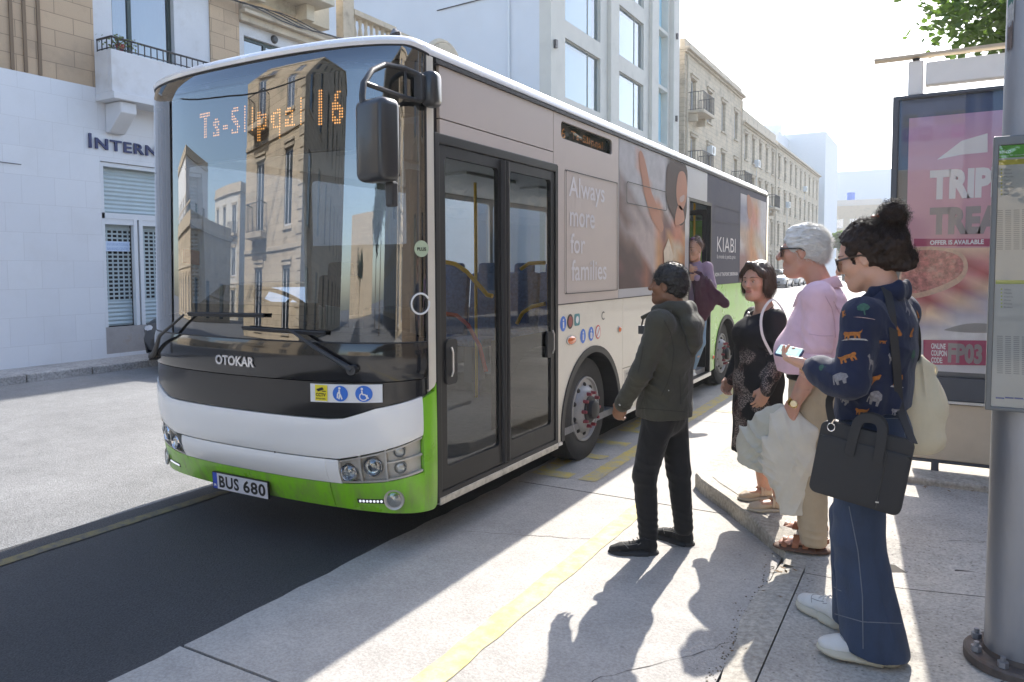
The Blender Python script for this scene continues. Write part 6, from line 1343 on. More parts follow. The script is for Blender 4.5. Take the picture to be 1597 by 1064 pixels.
    b = MB(); b.box(J(-.05, .118, 1.325), (.05, .07, .05)); b.tube([J(-.075, .045, 1.44), J(-.085, .11, 1.39), J(-.05, .135, 1.34)], .006, 6); b.build('small_camera', DARK, None, bevel=.006, label='small black camera hanging on the chest of the man in the olive jacket', cat='camera')
make_man()
GREYH = mat('white_hair', (.74, .73, .70), .45, spec=.5, bump=.4, bscale=140)
BRH = mat('brown_hair', (.055, .032, .02), .4, spec=.5, bump=.4, bscale=140); CUH = mat('curly_dark_hair', (.020, .010, .006), .55, spec=.3)
GOLD = mat('gold', (.75, .5, .18), .25, 1.)
def pick(rr, pts, n): return [int(rr.random()*len(pts)) for _ in range(n)]
def add_hair(name, S, mt, t, cen, n, L, r, flow, curl=0, grav=.2, seg=4, rnd=.3, seed=1, nw=.5, filt=None):
    p, q = S.mesh(.015); rr = random.Random(seed); cen = Vector(cen); b = MB(); roots, dirs = [], []
    for i in pick(rr, p, n):
        a = Vector(p[i])
        if filt and not filt(a): continue
        roots.append(a); dirs.append((a-cen).normalized()*nw+Vector(tuple(flow(a))))
    hair_strands(b, roots, dirs, L, r, curl, grav, seg, rnd, rr); return arr_obj(name, [(p, q, 0)], mt, t, extra=b)
def glasses(H, t, m, lens, name='sunglasses', w_=.034, hgt=.026, y=.108, z=.004, s_=1.):
    o = MB()
    for q in (-1, 1):
        pts = [H(q*.034+w_*math.cos(a)*(1 if abs(math.cos(a)) < .8 else .97), y-.012*abs(q*.034+w_*math.cos(a))/.06, z+hgt*math.sin(a)) for a in np.linspace(0, 6.283, 21)[:-1]]; o.tube(pts, .0028*s_, 6, closed=True)
        o.tube([H(q*.068, y-.016, z+.012), H(q*.078, .06, z+.012), H(q*.082, .0, z+.008), H(q*.080, -.02, z-.004)], .0036*s_, 6)
    o.tube([H(-.008, y, z+.008), H(0, y+.003, z+.011), H(.008, y, z+.008)], .003*s_, 6); g = o.build(name, m, t, smooth=True)
    l = MB()
    for q in (-1, 1):
        pts = [H(q*.034+w_*math.cos(a), y-.012*abs(q*.034+w_*math.cos(a))/.06, z+hgt*math.sin(a)) for a in np.linspace(0, 6.283, 21)[:-1]]; l.add(pts, [tuple(range(20))])
        l.build('lens', lens, g); l = MB()
    return g
TINT = glass('tinted_lens', (.08, .07, .06), .10, 1.2)
# ------------------------------------------------ older man in the pink shirt
def make_old():
    P = Pose(-.60, 4.60, 0, (-1, -.03)); J = P.J; s_ = 1.10
    t = thing('person', 'white-haired man in pink short-sleeved shirt, sunglasses and khaki trousers', 'person', tuple(P.O)); parts = []
    zf = zpav(-.6, 4.5); sh = [J(-.215, -.03, 1.53), J(.215, -.03, 1.53)]; el = [J(-.27, -.035, 1.17), J(.29, -.03, 1.19)]; wr = [J(-.225, .085, .925), J(.28, .02, .93)]
    hip = [J(-.1, 0, .98), J(.1, 0, .98)]; kn = [J(-.105, .0, .54), J(.11, .03, .54)]; an = [J(-.11, -.02, .13), J(.12, .02, .14)]; P.nb = J(0, -.03, 1.565)
    body_core(P, parts, sh, el, wr, hip, kn, an, s_*.94, P.nb)
    # fine forearms, since these show
    for i in (0, 1):
        S = Soft(.004); S.cap(sh[i]*.3+el[i]*.7, el[i], .050, .044, k=.02); S.cap(el[i], el[i]*.55+wr[i]*.45, .046, .045, k=.02); S.cap(el[i]*.6+wr[i]*.4, wr[i], .044, .031, k=.02); p, q = S.mesh(); parts.append((p, q, 0))
    H = head(P, J(0, .075, 1.785), (-1, .02), 2, 1.17, SKO, t, parts, mat('thin_lips', (.46, .2, .16), .5), nose=1.15, jaw=1.1, age=1, wide=.98, brow=mat('grey_brow', (.4, .38, .35), .8))
    hd = nrm(J(-.20, .125, .80)-wr[0]); hand(P, wr[0], hd, -P.r*.8+P.f*.5, -1, 1.08, parts, curl=(55, 60, 40), thumb=(.8, .8), fore=el[0]*.4+wr[0]*.6, fr_=.036)
    hand(P, wr[1], nrm(J(.27, .06, .80)-wr[1]), P.r, 1, 1.08, parts, curl=(55, 60, 40), fore=el[1]*.4+wr[1]*.6, fr_=.036)
    # foot skin in the sandals
    fh = [(J(-.10, -.095, 0), (-.97, -.12)), (J(.12, -.07, 0), (-1, .1))]
    for h_, d in fh:
        d = nrm((d[0], d[1], 0)); tt = V3((d[1], -d[0], 0)); zf_ = zf+.022; o = V3((h_[0], h_[1], zf_)); S = Soft(.0035)
        S.cap(o+d*.045+V3((0, 0, .03)), o+d*.06+V3((0, 0, .13)), .034, .036, k=.02); S.cap(o+d*.04+V3((0, 0, .03)), o+d*.20+V3((0, 0, .018)), .034, .030, 1.3, .8, u=tt, k=.03)
        for k_, (a, L) in enumerate(((-.032, .05), (-.012, .048), (.006, .044), (.022, .038), (.036, .03))): S.cap(o+d*.205+tt*a+V3((0, 0, .014)), o+d*(.205+L)+tt*a+V3((0, 0, .010)), .012 if k_ else .015, .009, k=.006)
        p, q = S.mesh(); parts.append((p, q, 0))
    arr_obj('body', parts, SKO, t)
    PK = fabric('pink_cotton', (.78, .53, .61), .8, 420, .25, noise=.06); u = P.r
    S = Soft(.0048); S.chain([(J(0, -.03, 1.54), .062, 1.3, 1.0), (J(0, -.03, 1.475), .132, 1.5, .95), (J(0, -.02, 1.33), .155, 1.4, 1.1), (J(0, .02, 1.20), .170, 1.25, 1.15), (J(0, .025, 1.11), .160, 1.25, 1.08), (J(0, .01, 1.04), .150, 1.25, 1.0)], .03, u=u)
    S.ball(J(0, .09, 1.19), (.13, .11, .12), .05)
    for i in (0, 1): S.ball(sh[i]-V3((0, 0, .01)), .088, .03); S.cap(sh[i], sh[i]*.25+el[i]*.75, .083, .078, k=.03); S.cut(sh[i]*.25+el[i]*.75+V3((0, 0, .02)), nrm((el[i]-sh[i]))) if False else None
    S.cut(J(0, 0, 1.085), (0, 0, -1)); fl = [(J(-.15, -.12, 1.42), .16, (.5, 0, 1), .07, .007), (J(-.1, -.1, 1.2), .16, (.4, 0, 1), .07, .007), (J(-.27, -.02, 1.3), .12, (.7, 0, .8), .055, .006), (J(-.08, .1, 1.15), .1, (.2, .1, 1), .05, .004)]
    S.disp(cloth(.0045, 8, 8, 4, 4, fl)); p, q = S.mesh(); p0_, q0_ = p, q; st = arr_obj('shirt', [(p, q, 0)], PK, t)
    b = MB()   # sleeve hems
    for i in (0, 1): a = sh[i]*.25+el[i]*.75; d = nrm(el[i]-sh[i]); b.tube([a+d*.045, a+d*.07], [.072, .075], 24)
    b.build('sleeve_hem', PK, st, smooth=True)
    b = MB()   # collar
    for sg in (-1, 1):
        pts = [J(0, -.112, 1.640), J(sg*.055, -.098, 1.640), J(sg*.094, -.045, 1.625), J(sg*.092, .02, 1.595), J(sg*.055, .075, 1.56), J(sg*.014, .105, 1.535)]; pts = spline(pts, 4); n = len(pts)
        out = [Vector(p_-V3(J(0, -.02, p_[2]))).normalized() for p_ in [V3(q_) for q_ in pts]]
        lo_ = [pts[i]+out[i]*.026-Vector((0, 0, .060+(.02 if i > n-6 else 0))) for i in range(n)]; inn = [p_-o_*.004-Vector((0, 0, .075)) for p_, o_ in zip(pts, out)]
        b.add(list(pts)+lo_+inn, [(i, i+1, n+i+1, n+i) for i in range(n-1)]+[(i+1, i, 2*n+i, 2*n+i+1) for i in range(n-1)])
    c_ = b.build('collar', PK, st, smooth=True); md = c_.modifiers.new('s', 'SOLIDIFY'); md.thickness = .003
    sb = bvh_of([(p0_, q0_, 0)]); stitch(sb, [[(1287, 462), (1297, 480), (1302, 505), (1303, 530)], [(1262, 521), (1280, 524), (1303, 524)], [(1300, 470), (1315, 500), (1322, 540)]], mat('pink_seam', (.55, .34, .42), .8), st)
    # belt, trousers
    b = MB(); S = Soft(.005); S.chain([(J(0, .012, 1.10), .142, 1.27, 1.02), (J(0, .012, 1.06), .142, 1.27, 1.02)], .01, u=u); S.cut(J(0, 0, 1.045), (0, 0, -1)); S.cut(J(0, 0, 1.085), (0, 0, 1)); p, q = S.mesh(); arr_obj('belt', [(p, q, 0)], mat('black_leather', (.015, .015, .016), .35), t)
    KH = fabric('khaki_cotton', (.44, .35, .24), .85, 380, .25, noise=.1)
    S = Soft(.005); S.chain([(J(0, .008, 1.07), .138, 1.27, 1.0), (J(0, .0, .92), .145, 1.25, 1.0)], .03, u=u)
    for i in (0, 1): S.cap(hip[i]-V3((0, 0, .02)), kn[i], .112, .088, k=.03); S.cap(kn[i], an[i], .086, .074, k=.02)
    S.cut(J(0, 0, .1), (0, 0, -1)); S.cut(J(0, 0, 1.052), (0, 0, 1)); S.disp(cloth(.005, 7, 7, 3, 6, [(kn[0], .16, (.2, 0, 1), .08, .008), (an[0]+V3((0, 0, .06)), .1, (.1, 0, 1), .05, .01), (hip[0], .16, (.7, 0, 1), .08, .006)])); p, q = S.mesh(); arr_obj('trousers', [(p, q, 0)], KH, t)
    LE = mat('tan_leather', (.26, .09, .035), .5, noise=.2, nscale=20, bump=.2); SLm = mat('brown_sole', (.10, .05, .03), .7)
    for h_, d in fh:
        d = nrm((d[0], d[1], 0)); tt = V3((d[1], -d[0], 0)); o = V3((h_[0], h_[1], zf)); S = Soft(.004); RM = [d, tt, (0, 0, 1)]
        S.ball(o+d*.055, (.065, .046, .022), .03, R_=RM); S.ball(o+d*.21, (.085, .056, .022), .05, R_=RM); S.cap(o+d*.06, o+d*.2, .046, .05, 1., .4, u=tt, k=.03); S.cut((0, 0, zf), (0, 0, -1)); p, q = S.mesh(); sd = arr_obj('sandal', [(p, q, 0)], SLm, t)
        b = MB()
        for a, w_, hh in ((.235, .03, .045), (.175, .035, .062), (.12, .03, .085)):
            pts = [o+d*a-tt*.052+V3((0, 0, .015)), o+d*(a-.005)-tt*.045+V3((0, 0, hh*.7)), o+d*(a-.01)+V3((0, 0, hh+.012)), o+d*(a-.005)+tt*.045+V3((0, 0, hh*.7)), o+d*a+tt*.052+V3((0, 0, .015))]
            c0 = Vector(o+d*a); pts = spline(pts, 4); ribbon(b, pts, w_, .005, [(Vector(p_)-c0) for p_ in pts])
        pts = spline([o+d*.13-tt*.045+V3((0, 0, .03)), o+d*.05-tt*.048+V3((0, 0, .06)), o+d*-.004+V3((0, 0, .065)), o+d*.05+tt*.048+V3((0, 0, .06)), o+d*.13+tt*.045+V3((0, 0, .03))], 4); ribbon(b, pts, .028, .005, [(Vector(p_)-Vector(o+d*.05)).xy.to_3d() for p_ in pts]); b.build('sandal_strap', LE, sd, smooth=True)
    # hair
    S = Soft(.004); scalp(S, H, 1.17, (-1, .02), .011, .005, .041)
    S.cap(H(-.03, .045, .098), H(.03, .045, .098), .026, k=.03)
    S.disp(lambda x, y, z: -.0055*noise3(x*26, y*60, z*90)-.003*noise3(x*70, y*150, z*200))
    add_hair('hair', S, GREYH, t, H(0, -.02, .03), 5200, .026, .0009, lambda a: (P.f*-.8+V3((0, 0, -.25))), 0, .3, 4, .35, 5, .25)
    glasses(H, t, mat('dark_frame', (.02, .018, .016), .3), TINT, s_=1.4)
    # watch
    b = MB(); d = nrm(wr[0]-el[0]); a = wr[0]-d*.01; b.tube([a-d*.013, a+d*.013], [.037, .037], 24); b.tube([a-d*.02, a+d*.02], [.034, .034], 24); w_ = b.build('watch', GOLD, t, smooth=True)
    b = MB(); b.cyl(a-P.r*.028, a-P.r*.045, .019, .017, 24); b.build('watch_face', mat('watch_dial', (.7, .6, .4), .3, .5), w_, smooth=True)
    # cloths carried in his hands
    hp = J(-.20, .135, .80)
    LN = fabric('beige_linen', (.66, .61, .52), .9, 350, .3, noise=.08); GR = fabric('grey_green_linen', (.54, .52, .44), .9, 350, .3, noise=.1)
    S = Soft(.0045); hpv = V3(hp)
    S.chain([(hpv+V3((0, 0, .05)), .05, 1.6, .6), (hpv+V3((.04, .0, -.06)), .085, 1.5, .55), (hpv+V3((.02, .02, -.2)), .105, 1.25, .6), (hpv+V3((.0, .03, -.30)), .10, 1.15, .55)], .03, u=(1, .0, 0))
    S.chain([(hpv+V3((.03, .03, -.28)), .075, 1.2, .6), (hpv+V3((.025, .04, -.40)), .07, 1.1, .6), (hpv+V3((.03, .04, -.50)), .062, 1.0, .6)], .03, u=(1, 0, 0))
    S.cut(hpv+V3((0, 0, -.535)), nrm((.15, 0, -1))); S.disp(cloth(.008, 8, 8, 3, 11, [(hpv+V3((0, 0, -.1)), .22, (1, .2, .45), .075, .016), (hpv+V3((.03, 0, -.35)), .16, (1, .1, -.5), .06, .013), (hpv+V3((-.03, 0, -.25)), .12, (.5, .1, 1), .05, .010)])); p, q = S.mesh(); tag(arr_obj('folded_jacket', [(p, q, 0)], LN), 'light beige jacket hanging folded from the older man\'s hand', 'jacket')
    o = hpv+V3((-.03, .06, .0)); S = Soft(.0045)
    S.chain([(o+V3((.0, 0, .05)), .045, 1.2, .6), (o+V3((-.06, 0, -.03)), .07, 1.3, .5), (o+V3((-.13, .0, -.15)), .085, 1.2, .5), (o+V3((-.17, 0, -.26)), .075, 1.15, .45)], .03, u=(1, 0, .5))
    S.chain([(o+V3((-.02, .02, -.1)), .07, 1.2, .6), (o+V3((-.06, .02, -.24)), .08, 1.3, .55), (o+V3((-.05, .03, -.29)), .06, 1.3, .6)], .03, u=(1, 0, .3))
    S.cut(o+V3((-.17, 0, -.29)), nrm((-.25, 0, -1))); S.disp(cloth(.008, 9, 9, 4, 14, [(o+V3((-.08, 0, -.12)), .2, (1, .2, .9), .07, .016), (o+V3((-.12, 0, -.2)), .1, (-.6, .2, 1), .045, .010)])); p, q = S.mesh(); tag(arr_obj('cloth_bag', [(p, q, 0)], GR), 'crumpled grey-green cloth bag bunched beside the beige jacket', 'bag')
make_old()
# ------------------------------------------------ woman in the black dress
def make_sw():
    P = Pose(-1.02, 5.13, .115, (-.80, -.60)); J = P.J; s_ = .95; z0 = 0
    t = thing('person', 'short-haired woman in black dress with speckled flowers standing at the kerb', 'person', tuple(P.O)); parts = []
    sh = [J(-.155, -.03, 1.245), J(.155, -.03, 1.245)]; el = [J(-.225, -.03, 1.0), J(.20, .03, 1.0)]; wr = [J(-.225, .06, .79), J(.19, .12, .80)]
    hip = [J(-.09, 0, .80), J(.09, 0, .80)]; kn = [J(-.085, .03, .43), J(.085, .02, .43)]; an = [J(-.085, -.03, .075), J(.085, -.0, .075)]; P.nb = J(0, -.03, 1.30)
    an[0] = V3((-.865, 5.00, .19)); an[1] = V3((-1.00, 5.19, .19)); kn[0] = V3((-.90, 5.05, .55)); kn[1] = V3((-1.03, 5.17, .55))
    body_core(P, parts, sh, el, wr, hip, kn, an, s_*.93, P.nb, h=.0055)
    H = head(P, J(0, .02, 1.487), (-.46, -.89), 3, 1.0, SKL, t, parts, LIPM, nose=.95, age=1, wide=1.07, brow=mat('brown_brow', (.06, .035, .02), .9))
    hand(P, wr[0], nrm(J(-.22, .10, .70)-wr[0]), -P.r, -1, .95, parts, curl=(20, 25, 15), spread=.03, fore=el[0]*.4+wr[0]*.6); hand(P, wr[1], nrm(J(.18, .17, .70)-wr[1]), P.r, 1, .95, parts, fore=el[1]*.4+wr[1]*.6)
    fh = [(V3((-.815, 5.005, 0)), (-.80, -.52)), (V3((-.945, 5.235, 0)), (-.72, -.66))]
    for h_, d in fh:
        d = nrm((d[0], d[1], 0)); tt = V3((d[1], -d[0], 0)); o = V3((h_[0], h_[1], .115+.022)); S = Soft(.0035)
        S.cap(o+d*.045+V3((0, 0, .03)), o+d*.05+V3((0, 0, .11)), .030, .033, k=.02); S.cap(o+d*.04+V3((0, 0, .025)), o+d*.17+V3((0, 0, .018)), .030, .026, 1.25, .8, u=tt, k=.03); p, q = S.mesh(); parts.append((p, q, 0))
    arr_obj('body', parts, SKL, t)
    BD = mat('black_dress', (.010, .010, .012), .75, bump=.2, bscale=300, spec=.3); n, L, b = nodes_of(BD); g = n.nodes.new('ShaderNodeNewGeometry'); sp = n.nodes.new('ShaderNodeSeparateXYZ'); L.new(g.outputs['Position'], sp.inputs[0])
    def N(tp, **k):
        q = n.nodes.new(tp)
        for a, v in k.items(): q.inputs[a].default_value = v
        return q
    t1 = N('ShaderNodeTexNoise', Scale=5.5, Detail=2.); L.new(g.outputs['Position'], t1.inputs['Vector']); t2 = N('ShaderNodeTexVoronoi', Scale=120.); L.new(g.outputs['Position'], t2.inputs['Vector'])
    m1 = N('ShaderNodeMapRange'); m1.inputs[1].default_value = .50; m1.inputs[2].default_value = .53; L.new(t1.outputs[0], m1.inputs[0])
    m2 = N('ShaderNodeMapRange'); m2.inputs[1].default_value = .40; m2.inputs[2].default_value = .50; m2.inputs[3].default_value = 1; m2.inputs[4].default_value = .15; L.new(t2.outputs['Distance'], m2.inputs[0])
    m3 = N('ShaderNodeMapRange'); m3.inputs[1].default_value = 1.18; m3.inputs[2].default_value = 1.10; L.new(sp.outputs['Z'], m3.inputs[0])
    a1 = N('ShaderNodeMath'); a1.operation = 'MULTIPLY'; L.new(m1.outputs[0], a1.inputs[0]); L.new(m2.outputs[0], a1.inputs[1]); a2 = N('ShaderNodeMath'); a2.operation = 'MULTIPLY'; L.new(a1.outputs[0], a2.inputs[0]); L.new(m3.outputs[0], a2.inputs[1])
    t3 = N('ShaderNodeTexNoise', Scale=9.); L.new(g.outputs['Position'], t3.inputs['Vector']); rp = N('ShaderNodeValToRGB'); rp.color_ramp.elements[0].position = .4; rp.color_ramp.elements[0].color = (.10, .055, .05, 1); rp.color_ramp.elements[1].position = .56; rp.color_ramp.elements[1].color = (.30, .25, .23, 1); L.new(t3.outputs[0], rp.inputs[0])
    mx = n.nodes.new('ShaderNodeMix'); mx.data_type = 'RGBA'; L.new(a2.outputs[0], mx.inputs[0]); mx.inputs[6].default_value = (.010, .010, .012, 1); L.new(rp.outputs[0], mx.inputs[7]); L.new(mx.outputs[2], b.inputs['Base Color'])
    S = Soft(.0048); u = P.r
    S.chain([(J(0, -.02, 1.255), .055, 1.4, 1.0), (J(0, -.015, 1.195), .108, 1.42, .95), (J(0, .015, 1.12), .135, 1.3, 1.12), (J(0, .01, .98), .130, 1.3, 1.05), (J(0, .005, .82), .150, 1.28, 1.0), (J(0, .01, .62), .155, 1.25, .95), (J(0, .02, .30), .16, 1.28, .92)], .03, u=u)
    for q_ in (-1, 1): S.ball(J(q_*.07, .085, 1.13), (.07, .07, .07), .04)
    for i in (0, 1): S.ball(sh[i]-V3((0, 0, .01)), .062, .03); S.cap(sh[i], el[i], .060, .056, k=.025); S.cap(el[i], wr[i], .056, .044, k=.02)
    S.ball(J(0, .03, 1.325), (.088, .088, .088), .012, sub=True); S.cut(J(0, 0, .355), nrm((.12, 0, -1))); S.disp(cloth(.004, 8, 8, 3, 21, [(J(-.05, .05, .6), .25, (1, -.6, .1), .09, .007), (J(-.2, 0, 1.05), .1, (.3, 0, 1), .05, .006), (J(0, .1, 1.05), .12, (.2, .2, 1), .06, .004)]))
    p, q = S.mesh(); dr = arr_obj('dress', [(p, q, 0)], BD, t)
    b = MB(); pts = [J(.085*math.sin(a), .0+.085*math.cos(a), 1.285-.045*math.cos(a)) for a in np.linspace(0, 6.283, 30)[:-1]]; b.tube(pts, .003, 6, closed=True); b.build('neckline_band', BD, dr, smooth=True)
    b = MB(); b.ball(J(0, .082, 1.27), .010, 8); b.build('pendant', CHROME, t, smooth=True)
    b = MB()
    for q_ in (-1, 1): b.ball(H(q_*.082, -.002, -.038), .006, 8)
    b.build('earrings', mat('pearl', (.7, .7, .66), .2), t, smooth=True)
    # strap of a pale shoulder bag and the bag behind her
    bg_ = thing('shoulder_bag', 'white-strapped shoulder bag hanging behind the woman in black', 'bag', tuple(J(-.2, -.22, .9)))
    b = MB(); pts = spline([J(-.16, -.13, 1.12), J(-.15, -.09, 1.28), J(-.135, -.02, 1.365), J(-.155, .06, 1.28), J(-.20, .08, 1.15), J(-.235, .03, 1.02)], 5); ribbon(b, pts, .016, .004, [Vector(p_)-Vector(J(0, -.02, 1.15)) for p_ in pts]); b.build('strap', mat('white_strap', (.6, .58, .54), .6), bg_, smooth=True)
    b = MB(); b.box(J(-.17, -.20, .98), (.10, .22, .24), rz=.6); b.build('pouch', mat('dark_bag', (.03, .028, .03), .6), bg_, bevel=.03, smooth=True)
    SH = mat('beige_leather', (.50, .39, .28), .55, noise=.1, bump=.1); SS = mat('cream_sole', (.46, .40, .31), .7)
    for h_, d in fh:
        K, up_ = shoe(t, h_[:2], d, .25, .115, 'flat', (SH, SS, SS), name='shoe'); dd = nrm((d[0], d[1], 0)); tt = V3((dd[1], -dd[0], 0)); b = MB(); o = V3((h_[0], h_[1], .115))
        for a in (.085, .115):
            pts = spline([K(a, -.045, .03), K(a-.01, -.036, .075), K(a-.015, 0, .098), K(a-.01, .036, .075), K(a, .045, .03)], 4); ribbon(b, pts, .018, .004, [Vector(p_)-Vector(K(a, 0, .02)) for p_ in pts])
        b.build('shoe_strap', SH, up_, smooth=True)
    k = 1.0; RM = [nrm(np.cross((0, 0, 1), (-.46, -.89, 0)))*-1, nrm((-.46, -.89, 0)), (0, 0, 1)]
    S = Soft(.004); S.ball(H(0, -.022, .046), V3((.088, .108, .092))*k, .02, R_=RM); S.ball(H(0, -.05, -.03), V3((.096, .075, .085))*k, .03, R_=RM)
    for q_ in (-1, 1): S.ball(H(q_*.081, .004, -.02), V3((.022, .046, .080))*k, .02, R_=RM); S.cap(H(q_*.018, .070, .112), H(q_*.080, .048, .050), .020*k, .018*k, k=.025)
    S.ball(H(.0, .115, -.018), V3((.068, .078, .112))*k, .012, sub=True, R_=RM); S.disp(lambda x, y, z: -.003*noise3(x*60, y*60, z*14)-.0015*noise3(x*150, y*150, z*40))
    add_hair('hair', S, BRH, t, H(0, -.02, .04), 3800, .035, .0008, lambda a: V3((0, 0, -.9)), .002, .5, 5, .15, 7, .15, filt=lambda a: (a-Vector(H(0, .11, 0))).length > .105)
make_sw()
# ------------------------------------------------ young woman in the navy printed shirt
def make_young():
    zf = zpav(-.2, 3.45); P = Pose(-.235, 3.50, 0, (-.97, .22)); J = P.J; s_ = 1.06
    t = thing('person', 'young woman with curly bun in navy animal-print shirt and wide jeans, looking at her phone', 'person', tuple(P.O)); parts = []
    sh = [J(-.18, -.02, 1.50), J(.18, -.06, 1.50)]; el = [J(-.25, .0, 1.235), J(.24, .02, 1.24)]; wr = [J(-.185, .205, 1.275), J(.12, .24, 1.22)]
    hip = [J(-.10, 0, .98), J(.10, 0, .98)]; kn = [J(-.115, .0, .55), J(.11, .09, .55)]; an = [J(-.10, -.075, .15), J(.11, .035, .15)]; P.nb = J(0, -.055, 1.56)
    body_core(P, parts, sh, el, wr, hip, kn, an, s_*.9, P.nb)
    H = head(P, J(0, .025, 1.735), (-.98, .16), 16, 1.10, SKY, t, parts, mat('rose_lips', (.50, .18, .17), .45), nose=.98, wide=.97, brow=mat('dark_brow', (.025, .015, .01), .9))
    # phone hand (left, nearer the viewer)
    K = hand(P, wr[0], nrm(J(-.15, .34, 1.30)-wr[0]), nrm(-P.r*.35-V3((0, 0, 1))), -1, .95, parts, curl=((25, 35, 20), (30, 45, 30), (35, 50, 35), (40, 50, 40)), thumb=(-.4, .6), fore=el[0]*.3+wr[0]*.7, fr_=.029)
    hand(P, wr[1], nrm(J(.06, .31, 1.20)-wr[1]), nrm(P.r*.6+V3((0, 0, -.7))), 1, .95, parts, curl=(40, 45, 30), fore=el[1]*.3+wr[1]*.7, fr_=.029)
    arr_obj('body', parts, SKY, t)
    NV = fabric('navy_cotton', (.010, .016, .045), .75, 420, .25, noise=.2)
    cols = [NV] + [mat('print_'+n_, c, .8, noise=.55, nscale=90) for n_, c in (('orange', (.34, .12, .02)), ('grey', (.20, .19, .20)), ('white', (.45, .43, .41)), ('green', (.035, .10, .07)), ('pale_pink', (.5, .36, .33)))]
    S = Soft(.0048); u = P.r
    S.chain([(J(0, -.05, 1.555), .075, 1.4, 1.0), (J(0, -.045, 1.46), .125, 1.42, .95), (J(0, -.03, 1.34), .140, 1.32, 1.02), (J(0, -.015, 1.20), .142, 1.30, .98), (J(0, -.01, 1.05), .150, 1.28, .98)], .03, u=u)
    for i in (0, 1):
        S.ball(sh[i]-V3((0, 0, .015)), .078, .04); S.cap(sh[i], el[i], .075, .070, k=.03); S.cap(el[i], el[i]*.35+wr[i]*.65, .070, .064, k=.02); S.cap(el[i]*.35+wr[i]*.65, el[i]*.08+wr[i]*.92, .058, .032, k=.02); S.ball(el[i]*.7+wr[i]*.3-V3((0, 0, .02)), .064, .04)
    S.cut(J(0, 0, 1.075), nrm((.22, 0, -1))); 
    fl = [(el[0], .13, (.6, 0, 1), .05, .009), (J(-.16, -.1, 1.4), .14, (.6, 0, 1), .07, .007), (J(-.08, -.13, 1.25), .2, (1, 0, .25), .08, .008), (J(-.2, .0, 1.36), .12, (1, 0, .5), .05, .006), (J(-.1, -.05, 1.1), .16, (1, 0, .1), .07, .007)]
    S.disp(cloth(.005, 8, 8, 4, 31, fl)); pc = [(*S.mesh(), 0)]; bv = bvh_of(pc)
    # printed animals: outlines in a unit box, feet down, facing left
    cat_ = [(0, .55), (.06, .68), (.16, .66), (.24, .60), (.5, .62), (.78, .58), (.92, .66), (1.0, .80), (.97, .62), (.88, .48), (.86, .25), (.88, 0), (.78, 0), (.76, .22), (.68, .30), (.66, 0), (.56, 0), (.56, .30), (.34, .30), (.32, 0), (.22, 0), (.23, .3), (.14, .2), (.13, 0), (.05, .02), (.08, .36), (.03, .44)]
    sit = [(.1, .75), (.2, .95), (.34, .92), (.4, .78), (.6, .6), (.85, .3), (1, .12), (.9, .0), (.3, 0), (.32, .3), (.24, .5), (.08, .6)]
    zeb = [(.0, .85), (.12, 1), (.2, .98), (.34, .68), (.8, .64), (.92, .5), (.9, .0), (.8, .0), (.76, .34), (.44, .36), (.42, 0), (.33, 0), (.3, .42), (.2, .6), (.14, .76), (.04, .78)]
    tree_ = [(.45, 0), (.55, 0), (.54, .35), (.8, .4), (.98, .6), (.85, .85), (.6, 1), (.3, .96), (.08, .78), (.05, .5), (.3, .36), (.46, .35)]
    ele = [(.02, .1), (.1, .08), (.14, .5), (.2, .3), (.24, 0), (.38, 0), (.4, .3), (.62, .3), (.64, 0), (.8, 0), (.84, .4), (.95, .5), (.9, .8), (.6, 1.0), (.3, .96), (.1, .85)]
    gir = [(.0, .9), (.1, 1), (.22, .96), (.45, .45), (.85, .38), (.95, .25), (.9, 0), (.84, 0), (.8, .2), (.5, .22), (.48, 0), (.4, 0), (.38, .35), (.15, .8)]
    base = [(-.15, .02), (.2, .10), (1.1, .04), (1.2, -.08), (.6, -.06), (.1, -.02)]
    X = MB(); rr = random.Random(4)
    def decal(px, py, shp, w_, h_, ang, mi, flip=False, bs=False, off=.0022):
        d = Vector(tuple(ray(px, py))).normalized(); hit, nn, _, _ = bv.ray_cast(Vector(tuple(CAM)), d)
        if hit is None: return
        if nn.dot(d) > 0: nn = -nn
        rx = Vector(tuple(RT)); rx = (rx-nn*rx.dot(nn)).normalized(); ry = nn.cross(rx); 
        if ry.z < 0: ry = -ry
        ca, sa = math.cos(R(ang)), math.sin(R(ang))
        def put(poly, mi, off):
            tri = geometry.tessellate_polygon([[Vector((a, b_, 0)) for a, b_ in poly]]); P2 = [Vector(p) for p in poly]; tl = [[P2[i] for i in q_] for q_ in tri]
            for _ in range(2):
                nl = []
                for a, b_, c in tl: ab, bc, ca_ = (a+b_)/2, (b_+c)/2, (c+a)/2; nl += [[a, ab, ca_], [ab, b_, bc], [ca_, bc, c], [ab, bc, ca_]]
                tl = nl
            for T3 in tl:
                vs = []
                for a in T3:
                    x, y = ((1-a.x) if flip else a.x)-.5, a.y-.5; x, y = x*w_*ca-y*h_*sa, x*w_*sa+y*h_*ca
                    q_ = hit+rx*x+ry*y+nn*.06; h2, n2, _, _ = bv.ray_cast(q_, -nn, .16)
                    if h2 is None: break
                    if n2.dot(nn) < 0: n2 = -n2
                    vs.append(h2+n2*off)
                if len(vs) == 3: X.add(vs, [(0, 1, 2)], mi)
        put(shp, mi, off)
        if bs: put(base, 3, off+.0006)
    D = decal
    D(1375, 427, cat_, .055, .045, 10, 1); D(1358, 455, sit, .05, .05, -20, 3, True); D(1350, 452, tree_, .028, .05, 0, 4); D(1347, 482, tree_, .05, .05, 0, 4); D(1348, 492, base, .06, .02, -10, 5)
